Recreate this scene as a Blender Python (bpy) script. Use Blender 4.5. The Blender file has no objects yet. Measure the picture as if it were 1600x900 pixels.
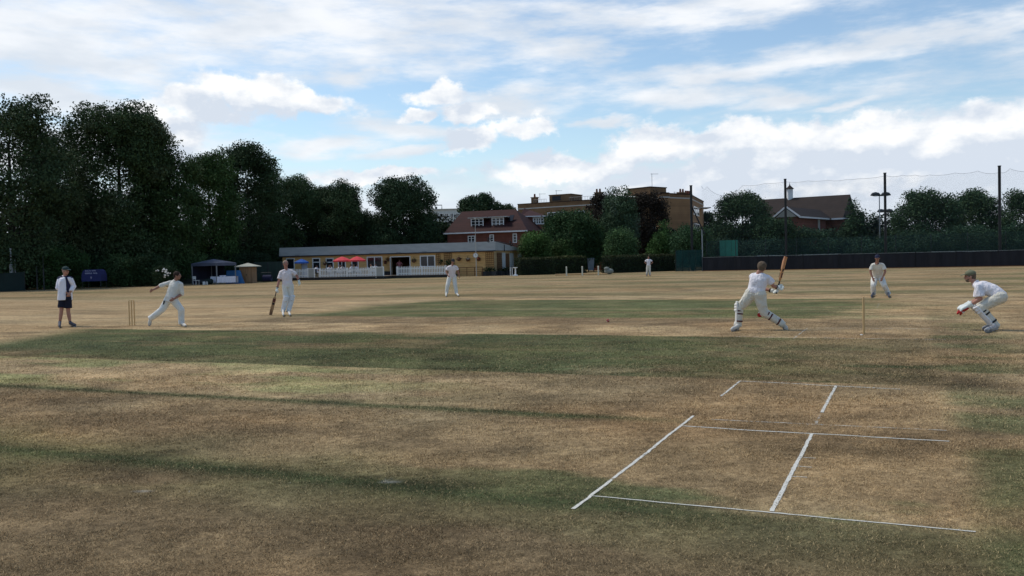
import bpy, math, random
import numpy as np
from mathutils import Vector, Matrix

# ------------------------------------------------------------------ camera, world, sun
sc = bpy.context.scene
COL = sc.collection
F_PX, CAM_H, PITCH, ROLL = 1380.0, 1.61, math.radians(1.75), math.radians(1.37)
_fw = np.array([0, math.cos(PITCH), -math.sin(PITCH)])
_u0 = np.array([0, math.sin(PITCH), math.cos(PITCH)])
_r0 = np.array([1., 0, 0])
_rt = math.cos(ROLL)*_r0 - math.sin(ROLL)*_u0
_up = math.sin(ROLL)*_r0 + math.cos(ROLL)*_u0
CAM = np.array([0, 0, CAM_H])
cd = bpy.data.cameras.new('camera'); cam = bpy.data.objects.new('camera', cd); COL.objects.link(cam)
cd.sensor_width = 36; cd.lens = F_PX/1600*36; cd.clip_end = 6000; cd.clip_start = .05
m = Matrix(((_rt[0], _up[0], -_fw[0], 0), (_rt[1], _up[1], -_fw[1], 0), (_rt[2], _up[2], -_fw[2], CAM_H), (0, 0, 0, 1)))
cam.matrix_world = m
sc.camera = cam
sc.view_settings.view_transform = 'Standard'; sc.view_settings.look = 'None'
sc.view_settings.gamma = 1; sc.view_settings.use_curve_mapping = False
sc.view_settings.exposure = 0.68
SUN_EL, SUN_AZ = math.radians(58), math.radians(-60)      # azimuth from +Y towards +X

def ray(u, v):
    return _fw + (u-800)/F_PX*_rt - (v-450)/F_PX*_up
def azel(u, v):
    d = ray(u, v); d = d/np.linalg.norm(d)
    return math.atan2(d[0], d[1]), math.asin(d[2])

world = bpy.data.worlds.new('World'); sc.world = world; world.use_nodes = True
def build_world():
    nt = world.node_tree; nt.nodes.clear(); N = nt.nodes.new; L = nt.links.new
    def mth(op, a, b=None, c=None, clamp=False):
        n = N('ShaderNodeMath'); n.operation = op; n.use_clamp = clamp
        for i, x in enumerate((a, b, c)):
            if x is None: continue
            if isinstance(x, (int, float)): n.inputs[i].default_value = x
            else: L(x, n.inputs[i])
        return n.outputs[0]
    def comb(x, y, z):
        n = N('ShaderNodeCombineXYZ')
        for i, q in enumerate((x, y, z)):
            if isinstance(q, (int, float)): n.inputs[i].default_value = q
            else: L(q, n.inputs[i])
        return n.outputs[0]
    def vadd(a, b, op='ADD'):
        n = N('ShaderNodeVectorMath'); n.operation = op; L(a, n.inputs[0])
        if isinstance(b, tuple): n.inputs[1].default_value = b
        else: L(b, n.inputs[1])
        return n.outputs[0]
    def noise(vec, scale, detail=6, rough=.55, dist=0.0, out='Fac'):
        n = N('ShaderNodeTexNoise'); n.inputs['Scale'].default_value = scale; n.inputs['Detail'].default_value = detail
        n.inputs['Roughness'].default_value = rough; n.inputs['Distortion'].default_value = dist; L(vec, n.inputs['Vector'])
        return n.outputs[0 if out == 'Fac' else 1]
    def sstep(x, lo, hi):
        n = N('ShaderNodeMapRange'); n.interpolation_type = 'SMOOTHSTEP'; L(x, n.inputs[0])
        n.inputs[1].default_value = lo; n.inputs[2].default_value = hi
        return n.outputs[0]
    def mix(f, a, b):
        n = N('ShaderNodeMix'); n.data_type = 'RGBA'; n.clamp_factor = True
        if isinstance(f, float): n.inputs[0].default_value = f
        else: L(f, n.inputs[0])
        for k, q in ((6, a), (7, b)):
            if isinstance(q, tuple): n.inputs[k].default_value = (*q, 1)
            else: L(q, n.inputs[k])
        return n.outputs[2]
    out = N('ShaderNodeOutputWorld'); bg = N('ShaderNodeBackground'); bg.inputs[1].default_value = .1; L(bg.outputs[0], out.inputs[0])
    sky = N('ShaderNodeTexSky'); sky.sky_type = 'NISHITA'; sky.sun_disc = False
    sky.sun_elevation = SUN_EL; sky.sun_rotation = SUN_AZ; sky.air_density = 1.0; sky.dust_density = .6; sky.ozone_density = 1.3
    tc = N('ShaderNodeTexCoord'); D = tc.outputs['Generated']
    sp = N('ShaderNodeSeparateXYZ'); L(D, sp.inputs[0]); X, Y, Z = sp.outputs
    az = mth('ARCTAN2', X, Y); el = mth('ARCSINE', Z)
    P = comb(az, el, 0.0)
    def blobs(lst, vec, k):
        cur = None
        for (u, v, ru, rv, rot) in lst:
            a, e = azel(u, v)
            mp = N('ShaderNodeMapping'); mp.vector_type = 'TEXTURE'
            mp.inputs['Location'].default_value = (a, e, 0); mp.inputs['Rotation'].default_value = (0, 0, math.radians(rot))
            mp.inputs['Scale'].default_value = (ru/F_PX, rv/F_PX, 1); L(vec, mp.inputs[0])
            ln = N('ShaderNodeVectorMath'); ln.operation = 'LENGTH'; L(mp.outputs[0], ln.inputs[0])
            cur = ln.outputs['Value'] if cur is None else mth('SMOOTH_MIN', cur, ln.outputs['Value'], k)
        return mth('SUBTRACT', 1.0, cur)
    # distorted lookups
    wide = noise(comb(mth('MULTIPLY', az, 1.0), mth('MULTIPLY', el, 2.6), .3), 5.0, 5, .6, 0, 'Color')
    w1 = vadd(vadd(wide, (-.5, -.5, -.5)), (.22, .07, 0), 'MULTIPLY')
    Ps = vadd(P, w1)
    puff = noise(comb(az, mth('MULTIPLY', el, 1.25), 1.7), 17.0, 6, .6, 0, 'Color')
    w2 = vadd(vadd(puff, (-.5, -.5, -.5)), (.085, .060, 0), 'MULTIPLY')
    Pc = vadd(P, w2)
    S = [(450, 30, 620, 85, 0), (60, 60, 420, 90, 0), (1150, 0, 420, 42, 3), (80, 150, 260, 50, -14), (260, 205, 140, 40, -20), (150, 230, 260, 60, 0),
         (1370, 72, 400, 26, 5), (1120, 118, 220, 20, 2), (1060, 152, 150, 20, -2), (1215, 160, 140, 15, 4), (950, 188, 55, 7, 3), (1330, 168, 70, 8, 3),
         (475, 226, 110, 16, 2), (630, 205, 150, 20, -3), (880, 78, 90, 46, 0), (820, 160, 120, 25, 0), (640, 240, 110, 10, 0), (560, 120, 90, 20, 0)]
    C = [(385, 138, 78, 30, -6), (460, 160, 95, 26, -4), (320, 168, 70, 24, 0), (690, 142, 62, 20, 4), (648, 182, 32, 14, 0), (718, 178, 46, 18, 0),
         (735, 214, 46, 22, 0), (825, 204, 52, 20, -3), (600, 274, 110, 14, 2), (250, 215, 70, 50, 0),
         (1010, 232, 95, 32, 8), (1140, 222, 110, 32, 3), (1290, 218, 120, 34, 3), (1430, 210, 120, 36, 4), (1580, 200, 130, 42, 3), (1300, 270, 420, 55, 3), (900, 262, 150, 22, 4), (1800, 230, 200, 70, 0)]
    back = [(2900, 150, 900, 260, 0), (-1500, 150, 900, 260, 0)]
    ms = blobs(S + back, Ps, .12); mc = blobs(C, Pc, .18)
    streak = noise(comb(mth('MULTIPLY', az, 1.0), mth('MULTIPLY', el, 4.5), .9), 11.0, 7, .62)
    fine = noise(comb(az, mth('MULTIPLY', el, 1.6), .2), 34.0, 6, .62)
    high = sstep(el, .32, .62)                                  # overhead: mostly broken cloud
    s_in = mth('ADD', mth('ADD', ms, mth('MULTIPLY', mth('SUBTRACT', streak, .5), 2.1)), mth('MULTIPLY', high, .55))
    s_cov = mth('MULTIPLY', sstep(s_in, -.30, .90), .93)
    c_in = mth('ADD', mc, mth('MULTIPLY', mth('SUBTRACT', fine, .5), 1.05))
    c_cov = sstep(c_in, -.16, .34)
    # shading: compare the puff field with itself a little nearer to the sun (up and left)
    a1 = noise(comb(az, mth('MULTIPLY', el, 1.6), 4.2), 15.0, 5, .55)
    a2 = noise(comb(mth('SUBTRACT', az, .010), mth('ADD', mth('MULTIPLY', el, 1.6), .020), 4.2), 15.0, 5, .55)
    lit = mth('ADD', mth('MULTIPLY', mth('SUBTRACT', a1, a2), 2.8), .50)
    mc2 = blobs(C, vadd(Pc, (0, .030, 0)), .18)                  # how much cloud lies above: bases go grey
    base = sstep(mth('SUBTRACT', mc2, 0.0), -.3, .75)
    lit = mth('SUBTRACT', lit, mth('MULTIPLY', base, .62), clamp=True)
    c_col = mix(lit, (4.3, 4.75, 5.4), (7.3, 7.2, 7.0))
    s_l = noise(comb(az, mth('MULTIPLY', el, 3.0), 7.7), 7.0, 5, .55)
    s_col = mix(sstep(s_l, .35, .68), (4.6, 4.95, 5.4), (6.2, 6.3, 6.45))
    sk = N('ShaderNodeMix'); sk.data_type = 'RGBA'; sk.blend_type = 'MULTIPLY'; sk.inputs[0].default_value = 1
    L(sky.outputs[0], sk.inputs[6]); sk.inputs[7].default_value = (SKYM[0], SKYM[1], SKYM[2], 1)
    # pale veil of distant cloud towards the horizon
    veil = mth('MULTIPLY', sstep(mth('ADD', mth('MULTIPLY', el, -1.0), mth('MULTIPLY', streak, .05)), -.105, -.03), .93)
    v_col = mix(sstep(s_l, .35, .7), (4.0, 4.5, 5.3), (5.1, 5.45, 6.0))
    c = mix(s_cov, sk.outputs[2], s_col)
    c = mix(veil, c, v_col)
    c = mix(c_cov, c, c_col)
    L(c, bg.inputs[0])
SKYM = (.90, .93, .91)
build_world()
sd = bpy.data.lights.new('sun', 'SUN'); sd.energy = 1.5; sd.angle = math.radians(11); sd.color = (1, .92, .81)
sun = bpy.data.objects.new('sun', sd); COL.objects.link(sun)
_sdir = Vector((math.sin(SUN_AZ)*math.cos(SUN_EL), math.cos(SUN_AZ)*math.cos(SUN_EL), math.sin(SUN_EL)))
sun.rotation_euler = _sdir.to_track_quat('Z', 'Y').to_euler()

# ------------------------------------------------------------------ helpers
rng = np.random.default_rng(7)
random.seed(7)
def hz(u): return 408.0 + (800-u)*math.tan(ROLL)                # image row of the horizon in column u
def G(u, v, z=0.0):
    d = ray(u, v); t = (z-CAM_H)/d[2]; return CAM + t*d
def A(u, v, Y):
    d = ray(u, v); return CAM + d*(Y/d[1])
_T = np.array([-11.15, 25.86]); _E = np.array([.913, -.408]); _N = np.array([.408, .913])
def ST(s, t, z=0.0):
    q = _T + s*_E + t*_N; return np.array([q[0], q[1], z])

def tag(o, label=None, cat=None, group=None, kind=None):
    if label: o['label'] = label
    if cat: o['category'] = cat
    if group: o['group'] = group
    if kind: o['kind'] = kind
    return o
def empty(name, loc, rz=0.0):
    o = bpy.data.objects.new(name, None); o.empty_display_size = .2; COL.objects.link(o)
    o.location = [float(x) for x in loc]; o.rotation_euler = (0, 0, rz); o['_w'] = [float(x) for x in loc]
    return o
def wloc(p):
    return np.array(p['_w']) if p is not None and '_w' in p else np.zeros(3)

class MB:
    """collects shapes in world coordinates and links them as ONE mesh object"""
    def __init__(s): s.v = []; s.f = []; s.n = 0
    def add(s, vs, fs):
        vs = [tuple(map(float, q)) for q in vs]
        s.v += vs; s.f += [tuple(i+s.n for i in f) for f in fs]; s.n += len(vs); return s
    def hexa(s, p):    # 4 bottom, 4 top (counter-clockwise)
        return s.add(p, [(3, 2, 1, 0), (4, 5, 6, 7), (0, 1, 5, 4), (1, 2, 6, 5), (2, 3, 7, 6), (3, 0, 4, 7)])
    def box(s, x0, x1, y0, y1, z0, z1, fr=None):
        p = [(x0, y0, z0), (x1, y0, z0), (x1, y1, z0), (x0, y1, z0), (x0, y0, z1), (x1, y0, z1), (x1, y1, z1), (x0, y1, z1)]
        if fr: p = [fr(*q) for q in p]
        return s.hexa(p)
    def tube(s, pts, rad, seg=8, caps='flat', ax=None, sq=1.0):
        vs, fs = tube_geo(pts, rad, seg, caps, ax, sq); return s.add(vs, fs)
    def ell(s, c, r, seg=12, R=None):
        vs, fs = ell_geo(c, r, seg, R); return s.add(vs, fs)
    def build(s, name, mat, parent=None, smooth=False):
        off = wloc(parent)
        me = bpy.data.meshes.new(name); me.from_pydata([tuple(np.array(q)-off) for q in s.v], [], s.f)
        if smooth: me.polygons.foreach_set('use_smooth', [True]*len(me.polygons))
        me.materials.append(mat); o = bpy.data.objects.new(name, me); COL.objects.link(o)
        if parent is not None: o.parent = parent; o['_w'] = list(off)
        return o
def _frame(d, ax=None):
    d = d/ (np.linalg.norm(d)+1e-9)
    a = np.array(ax, float) if ax is not None else (np.array([0, 0, 1.]) if abs(d[2]) < .9 else np.array([1., 0, 0]))
    a = a - d*(a@d)
    if np.linalg.norm(a) < 1e-4: a = np.array([1., .3, .2]); a = a - d*(a@d)
    a /= np.linalg.norm(a); b = np.cross(d, a); return a, b
def tube_geo(pts, rad, seg=8, caps='flat', ax=None, sq=1.0):
    """tube through pts; rad per point; ax = preferred direction of the first radius axis; sq = ratio of second radius"""
    P = [np.array(p, float) for p in pts]; n = len(P)
    rad = [rad]*n if isinstance(rad, (int, float)) else list(rad)
    rings = []
    for i in range(n):
        d = P[min(i+1, n-1)]-P[max(i-1, 0)]
        rings.append((P[i], d/(np.linalg.norm(d)+1e-9), rad[i]))
    if caps == 'round':
        p, d, r = rings[0]; pre = [(p-d*r*math.sin(a)*.9, d, r*math.cos(a)) for a in (1.45, 1.0, .5)]
        p, d, r = rings[-1]; post = [(p+d*r*math.sin(a)*.9, d, r*math.cos(a)) for a in (.5, 1.0, 1.45)]
        rings = pre + rings + post
    vs = []; fs = []; pa = ax
    for (p, d, r) in rings:
        a, b = _frame(d, pa)
        if ax is None: pa = a
        for k in range(seg):
            t = 2*math.pi*k/seg; vs.append(p + a*r*math.cos(t) + b*r*sq*math.sin(t))
    m_ = len(rings)
    for i in range(m_-1):
        for k in range(seg):
            k2 = (k+1) % seg; fs.append((i*seg+k, i*seg+k2, (i+1)*seg+k2, (i+1)*seg+k))
    fs.append(tuple(range(seg-1, -1, -1))); fs.append(tuple((m_-1)*seg+k for k in range(seg)))
    return vs, fs
def ell_geo(c, r, seg=12, R=None):
    c = np.array(c, float); r = np.array([r]*3 if isinstance(r, (int, float)) else r, float); nr = seg//2
    vs = [np.array([0, 0, -1.])]
    for i in range(1, nr):
        ph = -math.pi/2 + math.pi*i/nr
        for k in range(seg):
            t = 2*math.pi*k/seg; vs.append(np.array([math.cos(ph)*math.cos(t), math.cos(ph)*math.sin(t), math.sin(ph)]))
    vs.append(np.array([0, 0, 1.])); vs = [v*r for v in vs]
    if R is not None: vs = [R@v for v in vs]
    vs = [v+c for v in vs]; fs = []
    for k in range(seg): fs.append((0, 1+(k+1) % seg, 1+k))
    for i in range(nr-2):
        for k in range(seg):
            a = 1+i*seg; k2 = (k+1) % seg; fs.append((a+k, a+k2, a+seg+k2, a+seg+k))
    a = 1+(nr-2)*seg; T_ = len(vs)-1
    for k in range(seg): fs.append((a+k, a+(k+1) % seg, T_))
    return vs, fs
def copy_tree(o, parent=None):
    c = o.copy(); COL.objects.link(c)
    if parent is not None: c.parent = parent
    for ch in list(o.children): copy_tree(ch, c)
    return c
class Fr:
    """a building's own frame: a along the front, b towards the back, z up"""
    def __init__(s, x, y, ang): s.o = np.array([x, y]); s.d = np.array([math.cos(ang), math.sin(ang)]); s.p = np.array([-math.sin(ang), math.cos(ang)])
    def __call__(s, a, b, z):
        q = s.o + a*s.d + b*s.p; return (q[0], q[1], z)
    def hit(s, u, v, b=0.0):
        d = ray(u, v); o = s.o + b*s.p
        t = ((o - CAM[:2])@s.p)/(d[:2]@s.p); P = CAM + t*d
        return float((P[:2]-s.o)@s.d), float(P[2])
    def rect(s, u0, v0, u1, v1, b=0.0):
        a0, z1 = s.hit(u0, v0, b); a1, z0 = s.hit(u1, v1, b); return a0, a1, z0, z1

# value noise
_tab = {}
def vnoise(p, scale=1.0, seed=0):
    p = np.atleast_2d(p)*scale + seed*17.31
    if seed not in _tab: _tab[seed] = np.random.default_rng(100+seed).random((32, 32, 32))
    T = _tab[seed]; i = np.floor(p).astype(int); f = p-i; f = f*f*(3-2*f); i %= 32; j = (i+1) % 32
    r = 0
    for a in (0, 1):
        for b in (0, 1):
            for c in (0, 1):
                w = (f[:, 0] if a else 1-f[:, 0])*(f[:, 1] if b else 1-f[:, 1])*(f[:, 2] if c else 1-f[:, 2])
                r = r + w*T[(j if a else i)[:, 0], (j if b else i)[:, 1], (j if c else i)[:, 2]]
    return r
def fbm(p, scale=1.0, seed=0, oct=4):
    r = 0; a = .5; tot = 0
    for k in range(oct): r = r + a*vnoise(p, scale*2**k, seed+k); tot += a; a *= .5
    return r/tot
def ss(x, a, b):
    t = np.clip((x-a)/(b-a), 0, 1); return t*t*(3-2*t)

# ------------------------------------------------------------------ materials
def mat(name, col, rough=.8, var=.12, scale=3.0, bump=0.0, bscale=40.0, spec=.3, metal=0.0, bands=None, attr=False, stretch=None, col2=None, trans=0.0):
    m = bpy.data.materials.new(name); m.use_nodes = True; nt = m.node_tree; N = nt.nodes.new; L = nt.links.new
    b = nt.nodes['Principled BSDF']; b.inputs['Roughness'].default_value = rough; b.inputs['Metallic'].default_value = metal
    b.inputs['Specular IOR Level'].default_value = spec
    tc = N('ShaderNodeTexCoord'); mp = N('ShaderNodeMapping'); L(tc.outputs['Object'], mp.inputs[0])
    if stretch: mp.inputs['Scale'].default_value = stretch
    n = N('ShaderNodeTexNoise'); n.inputs['Scale'].default_value = scale; n.inputs['Detail'].default_value = 6; n.inputs['Roughness'].default_value = .6; L(mp.outputs[0], n.inputs['Vector'])
    mr = N('ShaderNodeMapRange'); L(n.outputs[0], mr.inputs[0]); mr.inputs[1].default_value = .3; mr.inputs[2].default_value = .7
    mr.inputs[3].default_value = 1-var; mr.inputs[4].default_value = 1+var
    mx = N('ShaderNodeMix'); mx.data_type = 'RGBA'; mx.blend_type = 'MULTIPLY'; mx.inputs[0].default_value = 1
    if attr:
        at = N('ShaderNodeAttribute'); at.attribute_name = 'Col'; L(at.outputs['Color'], mx.inputs[6])
    elif col2:
        m2 = N('ShaderNodeMix'); m2.data_type = 'RGBA'; n2 = N('ShaderNodeTexNoise'); n2.inputs['Scale'].default_value = scale*.37; n2.inputs['Detail'].default_value = 5
        L(mp.outputs[0], n2.inputs['Vector']); r2 = N('ShaderNodeMapRange'); L(n2.outputs[0], r2.inputs[0]); r2.inputs[1].default_value = .4; r2.inputs[2].default_value = .6; L(r2.outputs[0], m2.inputs[0])
        m2.inputs[6].default_value = (*col, 1); m2.inputs[7].default_value = (*col2, 1); L(m2.outputs[2], mx.inputs[6])
    else: mx.inputs[6].default_value = (*col, 1)
    L(mr.outputs[0], mx.inputs[7]); last = mx.outputs[2]
    if bands:     # (period, dark factor, duty, axis)
        per, dk, duty, axis = bands
        sx = N('ShaderNodeSeparateXYZ'); L(tc.outputs['Object'], sx.inputs[0])
        a = N('ShaderNodeMath'); a.operation = 'MULTIPLY'; a.inputs[1].default_value = 1/per; L(sx.outputs[axis], a.inputs[0])
        fr = N('ShaderNodeMath'); fr.operation = 'FRACT'; L(a.outputs[0], fr.inputs[0])
        gt = N('ShaderNodeMath'); gt.operation = 'GREATER_THAN'; gt.inputs[1].default_value = 1-duty; L(fr.outputs[0], gt.inputs[0])
        # each course also varies a little
        fl = N('ShaderNodeMath'); fl.operation = 'FLOOR'; L(a.outputs[0], fl.inputs[0]); wn = N('ShaderNodeTexWhiteNoise'); wn.noise_dimensions = '1D'; L(fl.outputs[0], wn.inputs['W'])
        wr = N('ShaderNodeMapRange'); L(wn.outputs[0], wr.inputs[0]); wr.inputs[3].default_value = .86; wr.inputs[4].default_value = 1.1
        r = N('ShaderNodeMapRange'); L(gt.outputs[0], r.inputs[0]); r.inputs[3].default_value = 1; r.inputs[4].default_value = dk
        mu = N('ShaderNodeMath'); mu.operation = 'MULTIPLY'; L(wr.outputs[0], mu.inputs[0]); L(r.outputs[0], mu.inputs[1])
        m3 = N('ShaderNodeMix'); m3.data_type = 'RGBA'; m3.blend_type = 'MULTIPLY'; m3.inputs[0].default_value = 1; L(last, m3.inputs[6]); L(mu.outputs[0], m3.inputs[7]); last = m3.outputs[2]
    L(last, b.inputs['Base Color'])
    if bump:
        nb = N('ShaderNodeTexNoise'); nb.inputs['Scale'].default_value = bscale; nb.inputs['Detail'].default_value = 4; L(mp.outputs[0], nb.inputs['Vector'])
        bp = N('ShaderNodeBump'); bp.inputs['Strength'].default_value = min(1, bump); bp.inputs['Distance'].default_value = .05 if bump >= 1 else .02; L(nb.outputs[0], bp.inputs['Height']); L(bp.outputs[0], b.inputs['Normal'])
    if trans:
        tr = N('ShaderNodeBsdfTransparent'); ms = N('ShaderNodeMixShader'); ms.inputs[0].default_value = 1-trans
        L(tr.outputs[0], ms.inputs[1]); L(b.outputs[0], ms.inputs[2]); L(ms.outputs[0], nt.nodes['Material Output'].inputs[0])
    return m
def netmat(name, col, cell, cord):
    """netting: a square mesh of cords, open between them"""
    m = bpy.data.materials.new(name); m.use_nodes = True; nt = m.node_tree; N = nt.nodes.new; L = nt.links.new
    b = nt.nodes['Principled BSDF']; b.inputs['Base Color'].default_value = (*col, 1); b.inputs['Roughness'].default_value = .8
    uv = N('ShaderNodeUVMap'); sx = N('ShaderNodeSeparateXYZ'); L(uv.outputs[0], sx.inputs[0]); o = []
    for k in (0, 1):
        a = N('ShaderNodeMath'); a.operation = 'MULTIPLY'; a.inputs[1].default_value = 1/cell; L(sx.outputs[k], a.inputs[0])
        f = N('ShaderNodeMath'); f.operation = 'FRACT'; L(a.outputs[0], f.inputs[0])
        g = N('ShaderNodeMath'); g.operation = 'LESS_THAN'; g.inputs[1].default_value = cord/cell; L(f.outputs[0], g.inputs[0]); o.append(g.outputs[0])
    mx = N('ShaderNodeMath'); mx.operation = 'MAXIMUM'; L(o[0], mx.inputs[0]); L(o[1], mx.inputs[1])
    tr = N('ShaderNodeBsdfTransparent'); ms = N('ShaderNodeMixShader'); L(mx.outputs[0], ms.inputs[0]); L(tr.outputs[0], ms.inputs[1]); L(b.outputs[0], ms.inputs[2])
    L(ms.outputs[0], nt.nodes['Material Output'].inputs[0]); return m
M = {}
M['white'] = mat('white_paint', (.78, .78, .76), .5, .05, 2)
M['pvc'] = mat('white_window_frame', (.72, .72, .70), .4, .04, 2)
M['glass'] = mat('dark_window_glass', (.015, .018, .022), .12, .1, 1, spec=.5)
M['black'] = mat('black_metal', (.012, .013, .014), .5, .2, 4)
M['dark'] = mat('dark_paint', (.025, .028, .03), .6, .2, 4)
M['grey'] = mat('grey_metal', (.20, .21, .22), .5, .1, 3)
M['galv'] = mat('galvanised_steel', (.26, .28, .29), .45, .1, 6, metal=.3)
M['roofgrey'] = mat('grey_roof_felt', (.36, .37, .355), .85, .12, .8, bump=.2, stretch=(1, 1, 4))
M['timber'] = mat('orange_timber_cladding', (.60, .37, .145), .7, .16, 1.6, bands=(.16, .72, .10, 2), stretch=(1, 1, 6))
M['timberdark'] = mat('brown_trellis_timber', (.13, .062, .028), .8, .2, 8)
M['tanwood'] = mat('tan_timber_post', (.36, .22, .10), .7, .2, 6)
M['deck'] = mat('dark_deck_skirt', (.03, .03, .03), .8, .3, 3)
M['redcloth'] = mat('red_parasol_cloth', (.62, .055, .065), .8, .1, 4)
M['bluecloth'] = mat('blue_parasol_cloth', (.03, .12, .42), .8, .1, 4)
M['navycloth'] = mat('navy_shelter_cloth', (.022, .026, .10), .8, .12, 3)
M['gazebo'] = mat('slate_gazebo_cloth', (.085, .095, .13), .85, .12, 2)
M['gazebodark'] = mat('dark_side_cloth', (.018, .02, .04), .85, .2, 2)
M['sheet'] = mat('white_tablecloth', (.72, .72, .80), .8, .08, 3, bump=.3, bscale=5)
M['bluemat'] = mat('blue_foam_mat', (.03, .13, .30), .7, .15, 2)
M['shed'] = mat('brown_shed_boards', (.27, .165, .09), .8, .18, 2, bands=(.12, .6, .12, 0), stretch=(4, 4, .5))
M['shedroof'] = mat('pale_shed_roof', (.42, .42, .34), .8, .1, 3)
M['redtile'] = mat('red_roof_tiles', (.040, .011, .009), .85, .22, 1.2, bands=(.28, .72, .25, 2))
M['redbrick'] = mat('red_brick', (.17, .062, .042), .9, .2, 1.5, bands=(.15, .85, .2, 2))
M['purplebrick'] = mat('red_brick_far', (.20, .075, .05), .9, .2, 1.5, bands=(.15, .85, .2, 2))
M['brownbrick'] = mat('brown_brick', (.225, .135, .065), .9, .15, .8, bands=(.3, .88, .2, 2), col2=(.19, .11, .055))
M['slate'] = mat('dark_roof_tiles', (.030, .020, .016), .85, .2, 1.0, bands=(.3, .72, .22, 2))
M['concrete'] = mat('pale_concrete', (.42, .41, .37), .85, .1, 1.5)
M['farwhite'] = mat('pale_render', (.50, .52, .50), .85, .08, 1.5)
M['windbreak'] = mat('black_windbreak_mesh', (.016, .017, .021), .9, .3, .8, stretch=(3, 3, .5))
M['greenmesh'] = mat('green_mesh_screen', (.010, .050, .045), .85, .25, .8, trans=.25)
M['teal'] = mat('teal_sight_board', (.03, .21, .15), .7, .1, 1.2, bands=(1.1, .75, .06, 0))
M['greenfence'] = mat('dark_green_screen', (.010, .022, .020), .85, .25, 1.0)
M['greenbox'] = mat('dark_green_container', (.018, .035, .028), .7, .15, 1.5, bands=(.4, .75, .12, 0))
M['wicket'] = mat('pale_ash_wood', (.60, .40, .18), .5, .1, 10, stretch=(1, 1, .1))
M['blade'] = mat('willow_blade', (.40, .16, .065), .45, .22, 7, stretch=(6, 6, .6), col2=(.50, .25, .10))
M['blade2'] = mat('worn_willow_blade', (.42, .25, .11), .5, .3, 7, stretch=(6, 6, .6), col2=(.17, .085, .04))
M['grip'] = mat('black_rubber_grip', (.02, .02, .022), .7, .2, 30)
M['ball'] = mat('red_leather_ball', (.30, .018, .012), .35, .1, 30)
M['shirt'] = mat('white_cricket_shirt', (.80, .77, .79), .85, .05, 5, bump=1.0, bscale=10, stretch=(1.6, 1.6, .8))
M['shirt2'] = mat('cream_cricket_shirt', (.72, .69, .61), .85, .06, 5, bump=1.0, bscale=10, stretch=(1.6, 1.6, .8))
M['shirt3'] = mat('pinkish_white_polo', (.77, .70, .70), .85, .05, 5, bump=1.0, bscale=10, stretch=(1.6, 1.6, .8))
M['trs'] = mat('cream_cricket_trousers', (.66, .63, .53), .85, .06, 5, bump=1.0, bscale=10, stretch=(1.6, 1.6, .8))
M['trs2'] = mat('white_cricket_trousers', (.76, .75, .69), .85, .05, 5, bump=1.0, bscale=10, stretch=(1.6, 1.6, .8))
M['coat'] = mat('white_umpire_coat', (.82, .81, .86), .85, .04, 5, bump=1.0, bscale=10, stretch=(1.6, 1.6, .8))
M['navy'] = mat('navy_cloth', (.018, .02, .055), .85, .15, 8)
M['navyshort'] = mat('dark_navy_shorts', (.010, .012, .026), .85, .15, 8)
M['pink'] = mat('pink_shirt', (.42, .16, .18), .85, .1, 8)
M['skin'] = mat('tanned_skin', (.42, .21, .145), .55, .08, 12)
M['skin2'] = mat('ruddy_skin', (.40, .185, .14), .55, .08, 12)
M['skinD'] = mat('brown_skin', (.34, .17, .115), .55, .08, 12)
M['hairb'] = mat('brown_grey_hair', (.125, .09, .06), .9, .35, 30, bump=.5, bscale=80)
M['hairg'] = mat('short_ginger_grey_hair', (.33, .235, .175), .9, .25, 30, bump=.5, bscale=80)
M['haird'] = mat('dark_brown_hair', (.035, .02, .013), .9, .3, 30, bump=.5, bscale=80)
M['cap1'] = mat('dark_green_cap', (.018, .045, .045), .85, .1, 8)
M['cap2'] = mat('navy_cap', (.016, .02, .05), .85, .1, 8)
M['cap3'] = mat('olive_green_cap', (.16, .165, .10), .85, .1, 8)
M['cap4'] = mat('black_cap', (.02, .02, .024), .85, .1, 8)
M['pad'] = mat('white_batting_pad', (.72, .70, .64), .7, .05, 6, bands=(.07, .86, .12, 0))
M['pad2'] = mat('white_batting_pad_clean', (.75, .75, .75), .7, .05, 6)
M['strap'] = mat('dark_red_strap', (.10, .025, .022), .8, .1, 8)
M['strapb'] = mat('black_strap', (.015, .015, .018), .8, .1, 8)
M['glove'] = mat('white_leather_glove', (.70, .74, .70), .65, .08, 14)
M['red'] = mat('red_leather', (.42, .02, .02), .6, .12, 10)
M['shoe'] = mat('white_cricket_shoe', (.60, .58, .52), .6, .15, 14)
M['shoed'] = mat('grey_and_dark_shoe', (.10, .10, .105), .6, .4, 14, col2=(.42, .42, .42))
M['shoeb'] = mat('dark_blue_shoe', (.03, .035, .055), .6, .25, 14)
M['eye'] = mat('dark_eye', (.02, .012, .01), .4, 0, 5)
M['lip'] = mat('lip', (.20, .07, .055), .6, .05, 5)
M['bark'] = mat('grey_brown_bark', (.030, .025, .020), .95, .25, 3, bump=.8, bscale=12, stretch=(3, 3, .6))
M['leaf'] = mat('foliage', (.05, .07, .03), .75, .10, 2.0, attr=True, spec=.12)
M['petal'] = mat('white_rose_petals', (.75, .74, .68), .7, .05, 6)
M['basket'] = mat('brown_wicker', (.12, .06, .03), .9, .2, 30)
M['bin'] = mat('grey_metal_bin', (.28, .31, .34), .6, .12, 3)
M['lens'] = mat('clock_face', (.70, .70, .66), .4, .04, 3)

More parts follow.
